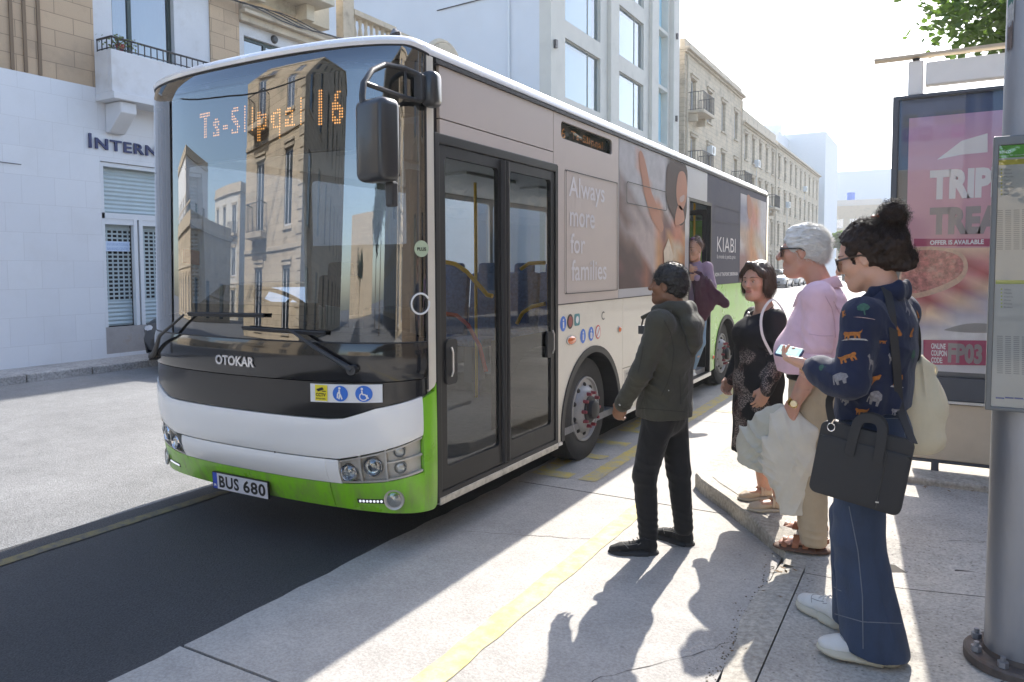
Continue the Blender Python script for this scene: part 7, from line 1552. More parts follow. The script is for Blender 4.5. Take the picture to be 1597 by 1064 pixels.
    D(1330, 520, cat_, .072, .05, -8, 1, False, True); D(1302, 530, zeb, .035, .05, 10, 2, True); D(1320, 556, cat_, .075, .048, 10, 1, True); D(1358, 565, zeb, .045, .062, -10, 2); D(1310, 590, ele, .07, .045, -5, 2); D(1283, 573, tree_, .03, .03, 60, 4)
    D(1363, 590, sit, .045, .06, -40, 1, True); D(1318, 624, ele, .05, .04, 0, 2); D(1365, 622, ele, .055, .06, -5, 2); D(1401, 593, sit, .05, .055, -10, 1, True, True); D(1428, 600, cat_, .045, .04, 10, 1); D(1401, 515, sit, .04, .045, 10, 1); D(1421, 518, sit, .035, .04, 0, 1, True)
    D(1423, 457, cat_, .07, .035, 5, 1, False, True); D(1431, 490, sit, .035, .035, 0, 1); D(1414, 478, gir, .045, .085, -25, 2); D(1393, 442, ele, .045, .04, 30, 2); D(1424, 556, tree_, .032, .055, 0, 4); D(1376, 532, cat_, .035, .02, -5, 1); D(1315, 490, cat_, .03, .03, 60, 1); D(1390, 560, zeb, .03, .045, 0, 2); D(1405, 440, ele, .04, .03, -10, 2); D(1435, 525, gir, .03, .05, 0, 2)
    D(1345, 640, cat_, .05, .04, 0, 1); D(1400, 640, cat_, .05, .04, 0, 2)
    st = arr_obj('shirt', pc, cols, t, extra=X)
    S = Soft(.0045); S.chain([(J(-.06, .035, 1.535), .013, 1, 1.5), (J(-.085, -.03, 1.580), .015, 1, 2.0), (J(-.05, -.12, 1.60), .016, 1, 2.2), (J(.05, -.12, 1.60), .016, 1, 2.2), (J(.085, -.03, 1.580), .015, 1, 2.0), (J(.06, .035, 1.535), .018, 1, 1.3)], .02)
    p, q = S.mesh(); arr_obj('shirt_collar', [(p, q, 0)], NV, st)
    # jeans
    DN = mat('blue_denim', (.028, .046, .090), .85, noise=.35, nscale=14, bump=.35, bscale=420, sheen=.1, stretch=(1, 1, .35)); n, L, b = nodes_of(DN)
    S = Soft(.005); S.chain([(J(0, -.01, 1.10), .120, 1.25, .95), (J(0, -.02, .98), .142, 1.22, 1.0), (J(0, -.01, .86), .140, 1.2, .95)], .03, u=u)
    cu = [V3((an[0][0], an[0][1], .085)), V3((an[1][0], an[1][1], .09))]
    for i in (0, 1): S.cap(hip[i]-V3((0, 0, .03)), kn[i], .108, .100, k=.03); S.cap(kn[i], cu[i]+P.f*.0, .100, .132, wu=.85, wv=1.0, u=u, k=.02)
    S.cut(J(0, 0, .085), (0, 0, -1)); S.cut(J(0, 0, 1.12), (0, 0, 1))
    fl = [(kn[0], .2, (.6, 0, 1), .11, .007), (kn[1], .2, (.6, 0, 1), .11, .007), (an[0]+V3((0, 0, .12)), .18, (1, .2, .15), .08, .010), (an[1]+V3((0, 0, .12)), .18, (1, .2, .15), .08, .010)]
    S.disp(cloth(.005, 6, 6, 2.5, 41, fl)); p, q = S.mesh(); je = arr_obj('jeans', [(p, q, 0)], DN, t); jb = bvh_of([(p, q, 0)])
    TH = mat('denim_thread', (.16, .18, .21), .8); b = MB()
    def seam(pts, r=.0016):
        o = []
        for px, py in pts:
            d = Vector(tuple(ray(px, py))).normalized(); h_, n_, _, _ = jb.ray_cast(Vector(tuple(CAM)), d)
            if h_ is not None: o.append(h_-d*.001)
            elif len(o) > 1: b.tube(o, r, 5); o = []
            else: o = []
        if len(o) > 1: b.tube(o, r, 5)
    yy = np.linspace(790, 1012, 20); seam([(np.interp(y, [790, 860, 930, 1012], [1324, 1338, 1345, 1346]), y) for y in yy], .0019)
    seam([(x, np.interp(x, [1300, 1345, 1412], [957, 970, 973])) for x in np.linspace(1296, 1412, 20)], .0019); seam([(x, np.interp(x, [1285, 1310], [905, 922])) for x in np.linspace(1283, 1312, 6)])
    seam([(x, 638+(1420-x)*.02) for x in np.linspace(1330, 1425, 14)]); seam([(x, 652+(1425-x)*.02) for x in np.linspace(1330, 1425, 14)]); seam([(1422+i*.5, 655+i*6) for i in range(8)]); seam([(1408+i*.8, 655+i*6) for i in range(8)])
    b.build('seam_stitching', TH, je, smooth=True)
    # sneakers
    WL = mat('white_leather', (.62, .61, .58), .5, noise=.05, bump=.1); CS = mat('cream_rubber', (.50, .46, .36), .65); BZ = mat('bronze_leather', (.45, .26, .14), .35, .4)
    for i, (d, hx) in enumerate((((-.985, -.10), (-.095, 3.385)), ((-.80, .60), (-.30, 3.625)))):
        zz = zpav(hx[0], hx[1]); K2, up_ = shoe(t, hx, d, .315, zz, 'sneaker', (WL, CS, WL), up=.085, wd=1.1); dd = nrm((d[0], d[1], 0)); tt = V3((dd[1], -dd[0], 0))
        S = Soft(.004); RM = [dd, tt, (0, 0, 1)]; kk = .315/.29; S.ball(K2(.03, 0, .05), V3((.034, .0385, .03))*kk, .01, R_=RM); p, q = S.mesh(.01); arr_obj('heel_tab', [(p, q, 0)], BZ, up_)
    # hair: swept back into a big curly bun
    k = 1.10; RM = [P.r, P.f, (0, 0, 1)]
    S = Soft(.004); scalp(S, H, k, (-.98, .16), .012, .010, .040, .015, .42)
    S.ball(H(0, -.100, .020), V3((.064, .062, .078))*k, .03, R_=RM); S.ball(H(0, -.128, .128), .050*k, .012); S.ball(H(0, -.118, -.045), V3((.052, .046, .045))*k, .02)
    S.disp(lambda x, y, z: -.007*noise3(x*45, y*45, z*45)-.004*noise3(x*100, y*100, z*100)); 
    p, q = S.mesh(.02); rr = random.Random(8); cen = Vector(H(0, -.03, .03)); bun = Vector(H(0, -.128, .128)); b = MB(); ro, di = [], []; r2, d2 = [], []
    for i in pick(rr, p, 4200):
        a = Vector(p[i])
        if (a-bun).length < .068: r2.append(a); d2.append((a-bun).normalized()+Vector((0, 0, .2)))
        else: ro.append(a); di.append((a-cen).normalized()*.25+(bun-a).normalized()*.9)
    hair_strands(b, ro, di, .038, .0010, .004, -.1, 6, .2, rr); hair_strands(b, r2, d2, .020, .0011, .007, 0, 8, .6, rr)
    arr_obj('hair', [(p, q, 0)], CUH, t, extra=b)
    b = MB(); a = H(0, -.095, .125)
    for i in range(4): b.ball(V3(a)+P.f*(.02*i-.02)+V3((0, 0, .022-.004*i)), (.012, .012, .010), 8)
    b.build('hair_clip', mat('orange_clip', (.5, .13, .05), .4, coat=.5), t, smooth=True)
    glasses(H, t, mat('tortoise_frame', (.05, .03, .02), .3), glass('amber_lens', (.45, .36, .22), .12, 1.2), name='glasses', z=.0, s_=1.2, y=.110)
    b = MB(); a = Vector(wr[0])+Vector(tuple(nrm(wr[0]-el[0])))*.02; 
    b.tube([a+Vector((.026*math.cos(q_)*0+.0, 0, 0))+Vector(tuple(P.r))*.027*math.cos(q_)+Vector((0, 0, .027*math.sin(q_))) for q_ in np.linspace(0, 6.28, 20)[:-1]], .0018, 6, closed=True); b.build('bracelet', GOLD, t, smooth=True)
    # phone
    c = Vector(J(-.150, .292, 1.318)); ax = Vector(tuple(nrm(P.f*.9+V3((0, 0, .12))))); n_ = Vector((0.05, -.60, .80)).normalized(); n_ = (n_-ax*n_.dot(ax)).normalized(); sd = ax.cross(n_)
    M = Matrix(((ax[0], sd[0], n_[0], c[0]), (ax[1], sd[1], n_[1], c[1]), (ax[2], sd[2], n_[2], c[2]), (0, 0, 0, 1)))
    ph = thing('phone', 'phone in a navy case held up by the young woman', 'phone', tuple(c))
    b = MB(); b.poly(rrect(-.056, -.034, .056, .034, .01), .010, M); b.build('case', mat('navy_case', (.02, .03, .10), .4), ph, bevel=.002, smooth=True)
    b = MB(); b.poly(rrect(-.050, -.029, .050, .029, .007), .001, M@Matrix.Translation((0, 0, .0102))); s2 = b.build('screen', mat('phone_screen', (.40, .60, .56), .15, emit=.35, coat=.5), ph)
    b = MB(); b.poly(rect(-.038, -.018, .038, .018), 0, M@Matrix.Translation((0, 0, .0118))); b.build('screen_panel', mat('screen_panel', (.50, .72, .66), .2, emit=.35), s2)
    # laptop bag with its strap
    lb = thing('laptop_bag', 'black laptop bag slung low at the young woman\'s side', 'bag', tuple(J(-.24, 0, .85)))
    TL, TR, BL, BR = [Vector(tuple(ony(*p_))) for p_ in ((1270, 652, 3.25), (1416, 688, 3.23), (1256, 764, 3.23), (1392, 804, 3.21))]
    cx = (TR-TL).normalized(); cy = (TL-BL).normalized(); W_, Hh = (TR-TL).length, (TL-BL).length; M = fr(BL, cx, cy)
    # square up the frame
    z_ = Vector(cx).cross(Vector(cy)).normalized(); cy = z_.cross(Vector(cx)); M = fr(BL+Vector((.01, 0, 0)), cx, cy); BB = mat('black_nylon', (.016, .016, .018), .6, noise=.15, nscale=30, bump=.25, bscale=600)
    b = MB(); b.poly(rrect(0, 0, W_*.985, Hh, .03, 6), .045, M@Matrix.Translation((0, 0, -.045))); body = b.build('bag_body', BB, lb, bevel=.012, seg=3, smooth=True)
    b = MB(); b.poly(rrect(.004, .004, W_*.98, Hh*.80, .026, 6), .012, M@Matrix.Translation((0, 0, -.004))); b.build('front_pocket', BB, lb, bevel=.005, seg=2, smooth=True)
    b = MB(); b.tube([M@Vector((.006, Hh*.80, .004)), M@Vector((W_*.975, Hh*.80, .004))], .003, 6); b.tube([M@Vector((W_*.74, .01, .009)), M@Vector((W_*.74, Hh*.79, .009))], .0018, 6); b.build('zip', mat('zip_black', (.03, .03, .03), .4), lb)
    b = MB(); b.box(M@Vector((W_*.74, .035, .010)), (.012, .003, .005)); b.build('zip_tab', METAL, lb)
    b = MB()
    for off, dep in ((.012, .008), (-.05, -.05)):
        pts = spline([M@Vector((W_*.36, Hh*.62, dep)), M@Vector((W_*.37, Hh*.95, dep+.004)), M@Vector((W_*.40, Hh*1.12, dep)), M@Vector((W_*.52, Hh*1.17, dep-.004)), M@Vector((W_*.62, Hh*1.12, dep)), M@Vector((W_*.655, Hh*.95, dep+.004)), M@Vector((W_*.66, Hh*.62, dep))], 5); ribbon(b, pts, .036, .006, tuple(z_))
    b.build('carry_handles', BB, lb, smooth=True)
    # shoulder strap up the back and over the shoulder, down to the left ring
    up1 = []
    for px, py in ((1409, 690), (1404, 640), (1400, 600), (1397, 560), (1393, 520), (1390, 490), (1386, 465), (1380, 448)):
        d = Vector(tuple(ray(px, py))).normalized(); h_, n_, _, _ = bv.ray_cast(Vector(tuple(CAM)), d); up1.append((h_-d*.006) if h_ is not None else None)
    up1 = [q_ for q_ in up1 if q_ is not None]
    b = MB(); pts = [M@Vector((W_*.965, Hh*.97, -.02))]+up1; pts = spline(pts, 3); ribbon(b, pts, .034, .003, [tuple(-FW) for _ in pts])
    lp = [M@Vector((.035, Hh*1.0, -.01)), Vector(tuple(ony(1293, 625, 3.28))), Vector(tuple(ony(1307, 600, 3.33)))]; pts = spline(lp, 4); ribbon(b, pts, .030, .003, [tuple(-FW) for _ in pts]); b.build('shoulder_strap', BB, lb, smooth=True)
    b = MB(); c = M@Vector((.04, Hh*.93, .008)); b.tube([c+Vector(cx)*.014*math.cos(a)+Vector(cy)*.016*math.sin(a) for a in np.linspace(0, 6.28, 16)[:-1]], .0026, 6, closed=True); b.tube([c+Vector(cy)*.016, c+Vector(cy)*.035+Vector(cx)*.008], .004, 6); b.build('strap_ring', CHROME, lb, smooth=True)
    # cream tote on the far side
    TC = fabric('cream_canvas', (.80, .70, .50), .9, 300, .3, noise=.06)
    a, b_, c, d = [V3(ony(*p_)) for p_ in ((1424, 580, 3.68), (1456, 570, 3.72), (1464, 695, 3.70), (1420, 690, 3.66))]
    S = Soft(.0045); m_ = (a+b_)/2; n_ = (c+d)/2; S.cap(m_, (m_+n_)/2, .045, .075, 1.1, .45, u=RT, k=.03); S.cap((m_+n_)/2, n_+V3((0, 0, .035)), .075, .082, 1.1, .42, u=RT, k=.03); S.ball(c+V3((-.02, 0, .02)), (.03, .03, .03), .03)
    S.disp(cloth(.006, 9, 9, 4, 51, [(m_, .2, (1, 0, .2), .05, .01)])); p, q = S.mesh(); tb_ = thing('tote_bag', 'cream canvas tote bag hanging behind the young woman', 'bag', tuple(m_)); arr_obj('bag_body', [(p, q, 0)], TC, tb_)
    b = MB(); pts = spline([m_+V3((-.03, 0, -.02)), m_+V3((-.02, 0, .10)), J(.17, -.12, 1.47), J(.15, -.02, 1.55)], 5); ribbon(b, pts, .02, .003, [tuple(-FW) for _ in pts]); b.build('handle', mat('black_webbing', (.02, .02, .02), .8), tb_, smooth=True)
    b = MB(); pts = spline([a, a*.5+b_*.5+V3((0, 0, .03)), b_+V3((.01, 0, -.01)), b_+V3((.0, 0, -.05)), a*.5+b_*.5+V3((0, 0, -.045)), a+V3((0, 0, -.04))], 3); b.tube(pts, .006, 6, closed=True); b.build('rim', TC, tb_, smooth=True)
make_young()
# ------------------------------------------------ passenger stepping out of the middle door
def make_door():
    P = Pose(-2.60, 9.05, .36, (.02, -1)); J = P.J; t = thing('person', 'woman in mauve sweater stepping out of the middle door, burgundy coat over her arm', 'person', tuple(P.O)); parts = []
    sh = [J(-.16, -.02, 1.33), J(.16, -.02, 1.33)]; el = [J(-.235, .05, 1.10), J(.21, .06, 1.09)]; wr = [J(-.10, .20, 1.20), J(.05, .19, 1.32)]
    hip = [J(-.085, 0, .80), J(.085, 0, .80)]; kn = [J(-.13, .17, .42), J(.09, .02, .42)]; an = [J(-.02, .08, .08), J(.09, -.03, .08)]; P.nb = J(0, -.03, 1.37)
    body_core(P, parts, sh, el, wr, hip, kn, an, .88, P.nb, h=.008)
    f = (-.35, -.93); H = head(P, J(-.01, .03, 1.545), f, 4, 1.12, SKL, t, parts, LIPM, brow=mat('mouse_brow', (.12, .07, .05), .9))
    hand(P, wr[0], nrm(P.r*.9+V3((0, 0, .1))), P.f, -1, .95, parts, fore=el[0]*.4+wr[0]*.6); hand(P, wr[1], nrm(-P.r*.9+V3((0, 0, -.15))), P.f, 1, .95, parts, curl=(15, 25, 15), fore=el[1]*.4+wr[1]*.6)
    arr_obj('body', parts, SKL, t); u = P.r
    MV = fabric('mauve_knit', (.34, .24, .33), .9, 260, .4); S = Soft(.007)
    S.chain([(J(0, -.02, 1.36), .07, 1.4, 1), (J(0, -.01, 1.26), .115, 1.4, .9), (J(0, 0, 1.08), .125, 1.3, .95), (J(0, 0, .88), .130, 1.25, .95)], .03, u=u)
    for i in (0, 1): S.ball(sh[i], .065, .03); S.cap(sh[i], el[i], .062, .058, k=.03); S.cap(el[i], wr[i], .056, .038, k=.02)
    S.cut(J(0, 0, .86), (0, 0, -1)); S.disp(cloth(.005, 9, 9, 5, 61)); p, q = S.mesh(); arr_obj('sweater', [(p, q, 0)], MV, t)
    LJ = fabric('light_denim', (.16, .25, .36), .85, 300, .2); S = Soft(.007); S.chain([(J(0, 0, .9), .12, 1.25, .9), (J(0, 0, .8), .13, 1.2, .9)], .03, u=u)
    for i in (0, 1): S.cap(hip[i], kn[i], .085, .064, k=.03); S.cap(kn[i], an[i]+V3((0, 0, .03)), .062, .045, k=.02)
    S.disp(cloth(.004, 9, 9, 5, 63)); p, q = S.mesh(); arr_obj('jeans', [(p, q, 0)], LJ, t)
    WS_ = mat('white_sneaker', (.6, .6, .58), .6); 
    for a in an: shoe(t, (a-P.f*.05)[:2], (-.25, -.95), .25, .362, 'sneaker', (WS_, WS_, WS_), h=.005, up=.08)
    BU = fabric('burgundy_cloth', (.060, .018, .035), .85, 260, .3); S = Soft(.006); c = J(-.17, .16, 1.14)
    S.chain([(c+V3((-.10, 0, .08)), .06, 1.3, .7), (c+V3((.0, -.02, -.05)), .10, 1.2, .7), (c+V3((.03, -.03, -.22)), .11, 1.1, .6), (c+V3((-.02, -.03, -.40)), .07, 1.0, .6)], .03, u=(1, 0, 0)); S.chain([(c+V3((.06, -.02, -.05)), .07, 1, .7), (c+V3((.17, -.02, -.16)), .06, 1, .7), (c+V3((.25, -.02, -.24)), .055, 1, .7)], .03, u=(1, 0, 0))
    S.disp(cloth(.008, 9, 9, 4, 65, [(c, .3, (1, 0, .3), .08, .014)])); p, q = S.mesh(); tag(arr_obj('coat', [(p, q, 0)], BU), 'burgundy coat draped over the arm of the passenger at the door', 'coat')
    RM = [nrm(np.cross((*f, 0), (0, 0, 1))), nrm((*f, 0)), (0, 0, 1)]; S = Soft(.005); S.ball(H(0, -.028, .045), (.088, .108, .095), .02, R_=RM); S.ball(H(0, -.06, .11), (.05, .05, .045), .02); S.ball(H(0, .105, -.03), (.075, .07, .105), .012, sub=True, R_=RM); S.disp(lambda x, y, z: -.004*noise3(x*50, y*50, z*50))
    add_hair('hair', S, mat('light_brown_hair', (.13, .07, .045), .45, bump=.4, bscale=140), t, H(0, -.02, .04), 900, .03, .001, lambda a: V3((0, 0, .1)), .002, .1, 4, .3, 9, .4)
    b = MB()
    for q_ in (-1, 1): b.ball(H(q_*.035, .065, .125), (.03, .012, .02), 10); 
    b.tube([H(-.07, .05, .12), H(0, .075, .13), H(.07, .05, .12)], .004, 6); b.build('sunglasses', mat('purple_lens', (.12, .05, .12), .15, coat=1), t, smooth=True)
make_door()
# ------------------------------------------------ bus shelter with its poster panel
YS = 6.3
def Q(px, py, Y=YS): p = ony(px, py, Y); return (p[0], p[2])
MS_ = lambda off=0.: fr((0, YS-off, 0), (1, 0, 0), (0, 0, 1))      # faces the viewer (-Y)
GREYF = mat('shelter_grey', (.07, .078, .095), .4, .2, noise=.1); WHF = mat('shelter_white', (.82, .80, .76), .5, noise=.05, dirt=.3)
sh_ = thing('bus_shelter', 'bus shelter with a pizza advert panel beside the pavement on the right', 'bus shelter', (.5, 6.9, .1))
XR = 1.45; x0, zt = -.315, 2.965
b = MB(); b.poly([(x0, .70), (XR, .70), (XR, zt), (x0, zt)], .09, MS_(-.10), [rect(x0+.045, .875, XR-.045, zt-.03)]); b.build('panel_frame', GREYF, sh_, bevel=.008)
b = MB(); b.poly(rect(x0, .68, XR, .70), .10, MS_(-.10)); b.build('frame_foot', METAL, sh_)
b = MB(); b.poly(rect(-.13, .25, XR, .675), .06, MS_(-.08)); b.build('lower_panel', mat('beige_panel', (.50, .43, .33), .7, noise=.08, dirt=.3), sh_, bevel=.006)
b = MB(); b.poly(rect(-.13, .225, XR, .248), .08, MS_(-.10)); b.build('bottom_rail', GREYF, sh_)
b = MB(); b.bx((0, YS+.02, .11), (.05, YS+.07, .225)); b.bx((1.3, YS+.02, .11), (1.35, YS+.07, .225)); b.build('foot', GREYF, sh_)
b = MB(); b.poly(rect(x0+.045, .70, XR-.045, .875), .01, MS_(-.05)); b.build('dark_glass_band', GLOSSBLACK, sh_)
# grey back board, sky reflection painted as a blue band, poster, lettering, glass
SKYB = mat('sky_reflection_blue', (.035, .08, .20), .5); LGb = mat('board_grey', (.20, .205, .21), .6)
b = MB(); b.poly(rect(x0+.04, .87, XR-.04, zt-.02), .01, MS_(-.07)); b.build('back_board', LGb, sh_)
b = MB(); b.poly([Q(1396, 157), Q(1552, 140), Q(1552, 172), (XR-.05, Q(1552, 172)[1]), (XR-.05, zt-.035), (x0+.05, zt-.035)], 0, MS_(-.058)) if False else b.poly(rect(x0+.045, 2.42, -.205, zt-.03), 0, MS_(-.0585)); b.poly(rect(-.205, 2.80, XR-.05, zt-.03), 0, MS_(-.0585)); b.build('sky_reflection_band', SKYB, sh_)
PM = mat('poster_pink', (.40, .16, .25), .5); n, L, bb = nodes_of(PM); g = n.nodes.new('ShaderNodeNewGeometry'); sp = n.nodes.new('ShaderNodeSeparateXYZ'); L.new(g.outputs['Position'], sp.inputs[0]); rp = n.nodes.new('ShaderNodeValToRGB'); mr = n.nodes.new('ShaderNodeMapRange'); mr.inputs[1].default_value = .95; mr.inputs[2].default_value = 2.85; L.new(sp.outputs['Z'], mr.inputs[0]); L.new(mr.outputs[0], rp.inputs[0])
e = rp.color_ramp.elements; e[0].position = 0; e[0].color = (.72, .72, .75, 1); e[1].position = 1; e[1].color = (.50, .34, .60, 1)
for p_, c_ in ((.28, (.72, .68, .70, 1)), (.36, (.66, .38, .40, 1)), (.52, (.68, .38, .44, 1)), (.8, (.70, .42, .54, 1))): q = e.new(p_); q.color = c_
L.new(rp.outputs[0], bb.inputs['Base Color'])
b = MB(); b.poly(rect(-.205, .91, XR-.06, 2.80), 0, MS_(-.056)); po = b.build('poster', PM, sh_)
def P_(name, pts, m, lay, sm=False): q = MB(); P = [Q(*p) for p in pts]; P = smooth_pts(P, 5) if sm else P; q.poly(P, 0, MS_(-.055+.0012*lay)); return q.build(name, m, po)
PW = mat('poster_white', (.85, .85, .88), .5); PGr = mat('poster_grey', (.34, .30, .30), .5); PMa = mat('poster_maroon', (.42, .07, .15), .5); PZ = mat('pizza', (.55, .24, .20), .6, noise=.7, nscale=30, dirt=.6, dscale=22, dcol=(.8, .62, .48)); CR = mat('crust', (.72, .50, .36), .6, noise=.3, nscale=20)
def ptext(txt, px0, py0, px1, py1, m, lay=3, bold=.0):
    (xa, za), (xb, zb) = Q(px0, py1), Q(px1, py0); v, f = fit_text(txt, xb-xa, zb-za, 1., bold); q = MB(); M = MS_(-.055+.0012*lay); q.add([M@Vector((xa+p[0], za+p[1], 0)) for p in v], f); return q.build('poster_lettering', m, po)
ptext('TRIPLE', 1449, 256, 1598, 311, PW, 3, .06); ptext('TREAT', 1449, 318, 1592, 366, PGr, 3, .06)
P_('poster_artwork', [(1461, 248), (1500, 218), (1541, 206), (1541, 236), (1500, 240)], PW, 2)
P_('poster_artwork', [(1425, 372), (1598, 372), (1598, 384), (1425, 384)], PMa, 1); ptext('OFFER IS AVAILABLE', 1450, 373, 1535, 382, PW, 3, .04)
P_('poster_artwork', [(1412, 400), (1428, 386), (1470, 386), (1500, 395), (1510, 415), (1500, 438), (1466, 456), (1420, 466), (1400, 450)], CR, 2, True); P_('poster_artwork', [(1412, 405), (1430, 391), (1470, 391), (1496, 400), (1503, 416), (1494, 432), (1462, 448), (1422, 458), (1405, 445)], PZ, 3, True)
(xa_, za_), (xb_, zb2) = Q(1412, 530), Q(1598, 385); picture('poster_picture', MS_(-.055+.001), -.204, za_, XR-.062, zb2, 'K K K K m m m w w w/Z z Z z K q e e w w/z Z z Z K q e z z e/Z z Z K q w e z z e/z Z K q q w w e e w/K K q q w w w w e w/q q w w w q q q q q/w w w w w w q w w w', po, 1.45)
P_('poster_artwork', [(1476, 514), (1520, 505), (1598, 512), (1598, 519), (1520, 520), (1480, 517)], mat('tray_print', (.35, .34, .33), .4), 4, True)
P_('poster_artwork', [(1440, 531), (1598, 533), (1598, 572), (1440, 570)], PMa, 5); ptext('ONLINE', 1452, 537, 1475, 545, PW, 7, .03); ptext('COUPON', 1452, 548, 1477, 556, PW, 7, .03); ptext('CODE:', 1452, 559, 1470, 567, PW, 7, .03); ptext('FP03', 1478, 538, 1533, 567, PGr, 7, .05)
b = MB(); b.poly(rect(x0+.045, .875, XR-.045, zt-.03), 0, MS_(.0)); b.build('panel_glass', glass('panel_glass', (.98, .98, .98), .0, .7), sh_)
# roof and posts
b = MB(); b.bx((-.22, YS+.05, 2.965), (-.12, YS+.15, 3.22)); b.bx((-.105, YS+.05, 3.03), (2.6, YS+.14, 3.20)); b.build('roof_beam', WHF, sh_, bevel=.01)
b = MB(); b.bx((2.5, YS+.02, .1), (2.6, YS+.12, 3.05)); b.bx((2.5, YS+3.2, .1), (2.6, YS+3.3, 3.05)); b.build('post', GREYF, sh_)
b = MB(); b.poly([(-.45, 3.245), (3.2, 3.235), (3.2, 3.26), (-.45, 3.262)], .10, fr((0, YS+.12, 0), (1, 0, 0), (0, 0, 1))); b.build('roof', mat('tan_roof_sheet', (.55, .46, .34), .6), sh_)
b = MB(); b.cyl((-.17, YS+.1, 3.22), (-.17, YS+.1, 3.245), .025, n=12); b.build('bolt', GREYF, sh_)
# plinth below
b = MB(); b.bx((-.55, 6.05, .05), (4, 7.2, .165)); b.build('shelter_plinth', KERBM, bevel=.02, kind='structure')
DK = mat('litter_dark', (.05, .045, .04), .9, noise=.4)
# ------------------------------------------------ pole with timetable and stop flag
GALV = mat('galvanised_steel', (.30, .31, .34), .45, .55, noise=.12, nscale=7, dirt=.3, dscale=5, dcol=(.2, .19, .18), bump=.08, bscale=60, stretch=(1, 1, .3))
px_, py_ = .335, 3.56; zb = zpav(px_, py_)
pl = thing('bus_stop_pole', 'thick grey steel pole at the right edge carrying the timetable', 'pole', (px_, py_, zb))
b = MB(); b.lathe((px_, py_, zb), (0, 0, 1), [(.128, 0), (.127, 1.0), (.122, 2.2), (.116, 4.2), (0, 4.22)], 40); b.build('shaft', GALV, pl, smooth=True)
b = MB(); b.lathe((px_, py_, zb), (0, 0, 1), [(.20, -.01), (.20, .022), (.19, .03), (.135, .03), (.13, .05), (.126, .05)], 40); fl_ = b.build('base_flange', mat('rusty_steel', (.12, .10, .09), .7, .3, noise=.4, nscale=12, dirt=.8, dscale=9, dcol=(.16, .08, .04)), pl, smooth=True)
for a in range(0, 360, 45):
    b = MB(); c = Vector((px_+.165*math.cos(R(a+20)), py_+.165*math.sin(R(a+20)), zb+.03)); b.cyl(c, c+Vector((0, 0, .022)), .02, n=6); b.cyl(c+Vector((0, 0, .02)), c+Vector((0, 0, .04)), .010, n=8); b.build('bolt', GALV, fl_)
YP = 3.40
def Z_(px, py): p = ony(px, py, YP); return (p[0], p[2])
xa = Z_(1544, 400)[0]; za, zb_ = ony(1543, 640, YP)[2], ony(1543, 214, YP)[2]; xe = xa+.50
tt = thing('timetable_case', 'grey framed timetable case with green header fixed to the pole', 'timetable', (px_, YP, 1.6))
M = fr((0, YP, 0), (1, 0, 0), (0, 0, 1)); b = MB(); b.poly(rect(xa, za, xe, zb_), .045, M@Matrix.Translation((0, 0, -.045)), [rect(xa+.019, za+.016, xe-.019, zb_-.035)]); b.build('frame', mat('case_grey', (.13, .14, .15), .4, .4), tt, bevel=.004)
b = MB(); b.poly(rect(xa+.015, za+.01, xe-.015, zb_-.03), .003, M@Matrix.Translation((0, 0, -.012))); pp_ = b.build('sheet', mat('timetable_paper', (.56, .56, .55), .6, noise=.03), tt)
GRN = mat('header_green', (.13, .45, .05), .5); YLB = mat('band_yellow', (.55, .48, .05), .5); OLB = mat('band_olive', (.40, .48, .06), .5); INKL = mat('print_grey', (.22, .22, .23), .7); BLU = mat('print_blue', (.03, .06, .3), .6)
def tq(name, px0, py0, px1, py1, m, lay=1, mats=None):
    (x0_, z1_), (_, z0_) = Z_(px0, py0), Z_(px0, py1); x1_ = min(xe-.03, Z_(px1, py0)[0]); q = MB(); q.poly(rect(x0_, z0_, x1_, z1_), 0, M@Matrix.Translation((0, 0, -.009+.0008*lay))); return q.build(name, m, pp_)
tq('green_header', 1553, 224, 1700, 247, GRN); tq('yellow_band', 1553, 250, 1700, 258, YLB); tq('green_band', 1553, 437, 1700, 443, OLB)
def ttext(txt, px0, py0, w, h, m, name='timetable_lettering'):
    x, z = Z_(px0, py0); v, f = fit_text(txt, w, h); q = MB(); MM = M@Matrix.Translation((0, 0, -.007)); q.add([MM@Vector((x+p[0], z+p[1], 0)) for p in v], f); return q.build(name, m, pp_)
ttext('melco', 1555, 240, .045, .016, WI); ttext('sunday to saturday', 1558, 245, .09, .007, WI)
for j in range(8): ttext(('Valletta', 'Floriana', 'Msida', 'Gzira', 'Sliema', 'Xemxija', 'Mosta', 'Rabat')[j], 1566, 266+j*5.5, .022+.004*(j % 3), .006, INKL); tq('stop_mark', 1561, 263+j*5.5, 1563.5, 265.5+j*5.5, YLB)
for j in range(6): ttext(('Valletta', 'Msida', 'Gzira', 'Sliema', 'Mosta', 'Rabat')[j], 1566, 453+j*5.5, .022+.003*(j % 3), .006, INKL); tq('stop_mark', 1561, 450+j*5.5, 1563.5, 452.5+j*5.5, OLB)
for (py0, py1) in ((328, 392), (524, 586)):
    q = MB()
    for r_ in range(int((py1-py0)/3)):
        for c_ in range(16):
            x, z = Z_(1555, py0+r_*3); x += c_*.0265; 
            if x > xe-.05: break
            q.poly(rect(x, z-.0035, x+.019, z), 0, M@Matrix.Translation((0, 0, -.0075)))
    q.build('timetable_figures', mat('table_print', (.33, .33, .34), .7) if 'table_print' not in bpy.data.materials else bpy.data.materials['table_print'], pp_)
q = MB(); 
for i in range(14): x, z = Z_(1553, 621); q.poly(rect(x+i*.03, z-.003+.004*math.sin(i), x+i*.03+.028, z+.003+.004*math.sin(i)), 0, M@Matrix.Translation((0, 0, -.0075)))
q.build('blue_rule', BLU, pp_)
b = MB(); b.poly(rect(xa+.015, za+.012, xe-.015, zb_-.03), 0, M@Matrix.Translation((0, 0, -.003))); b.build('case_glass', glass('case_glass', (.95, .96, .96), .03, 1.), tt)
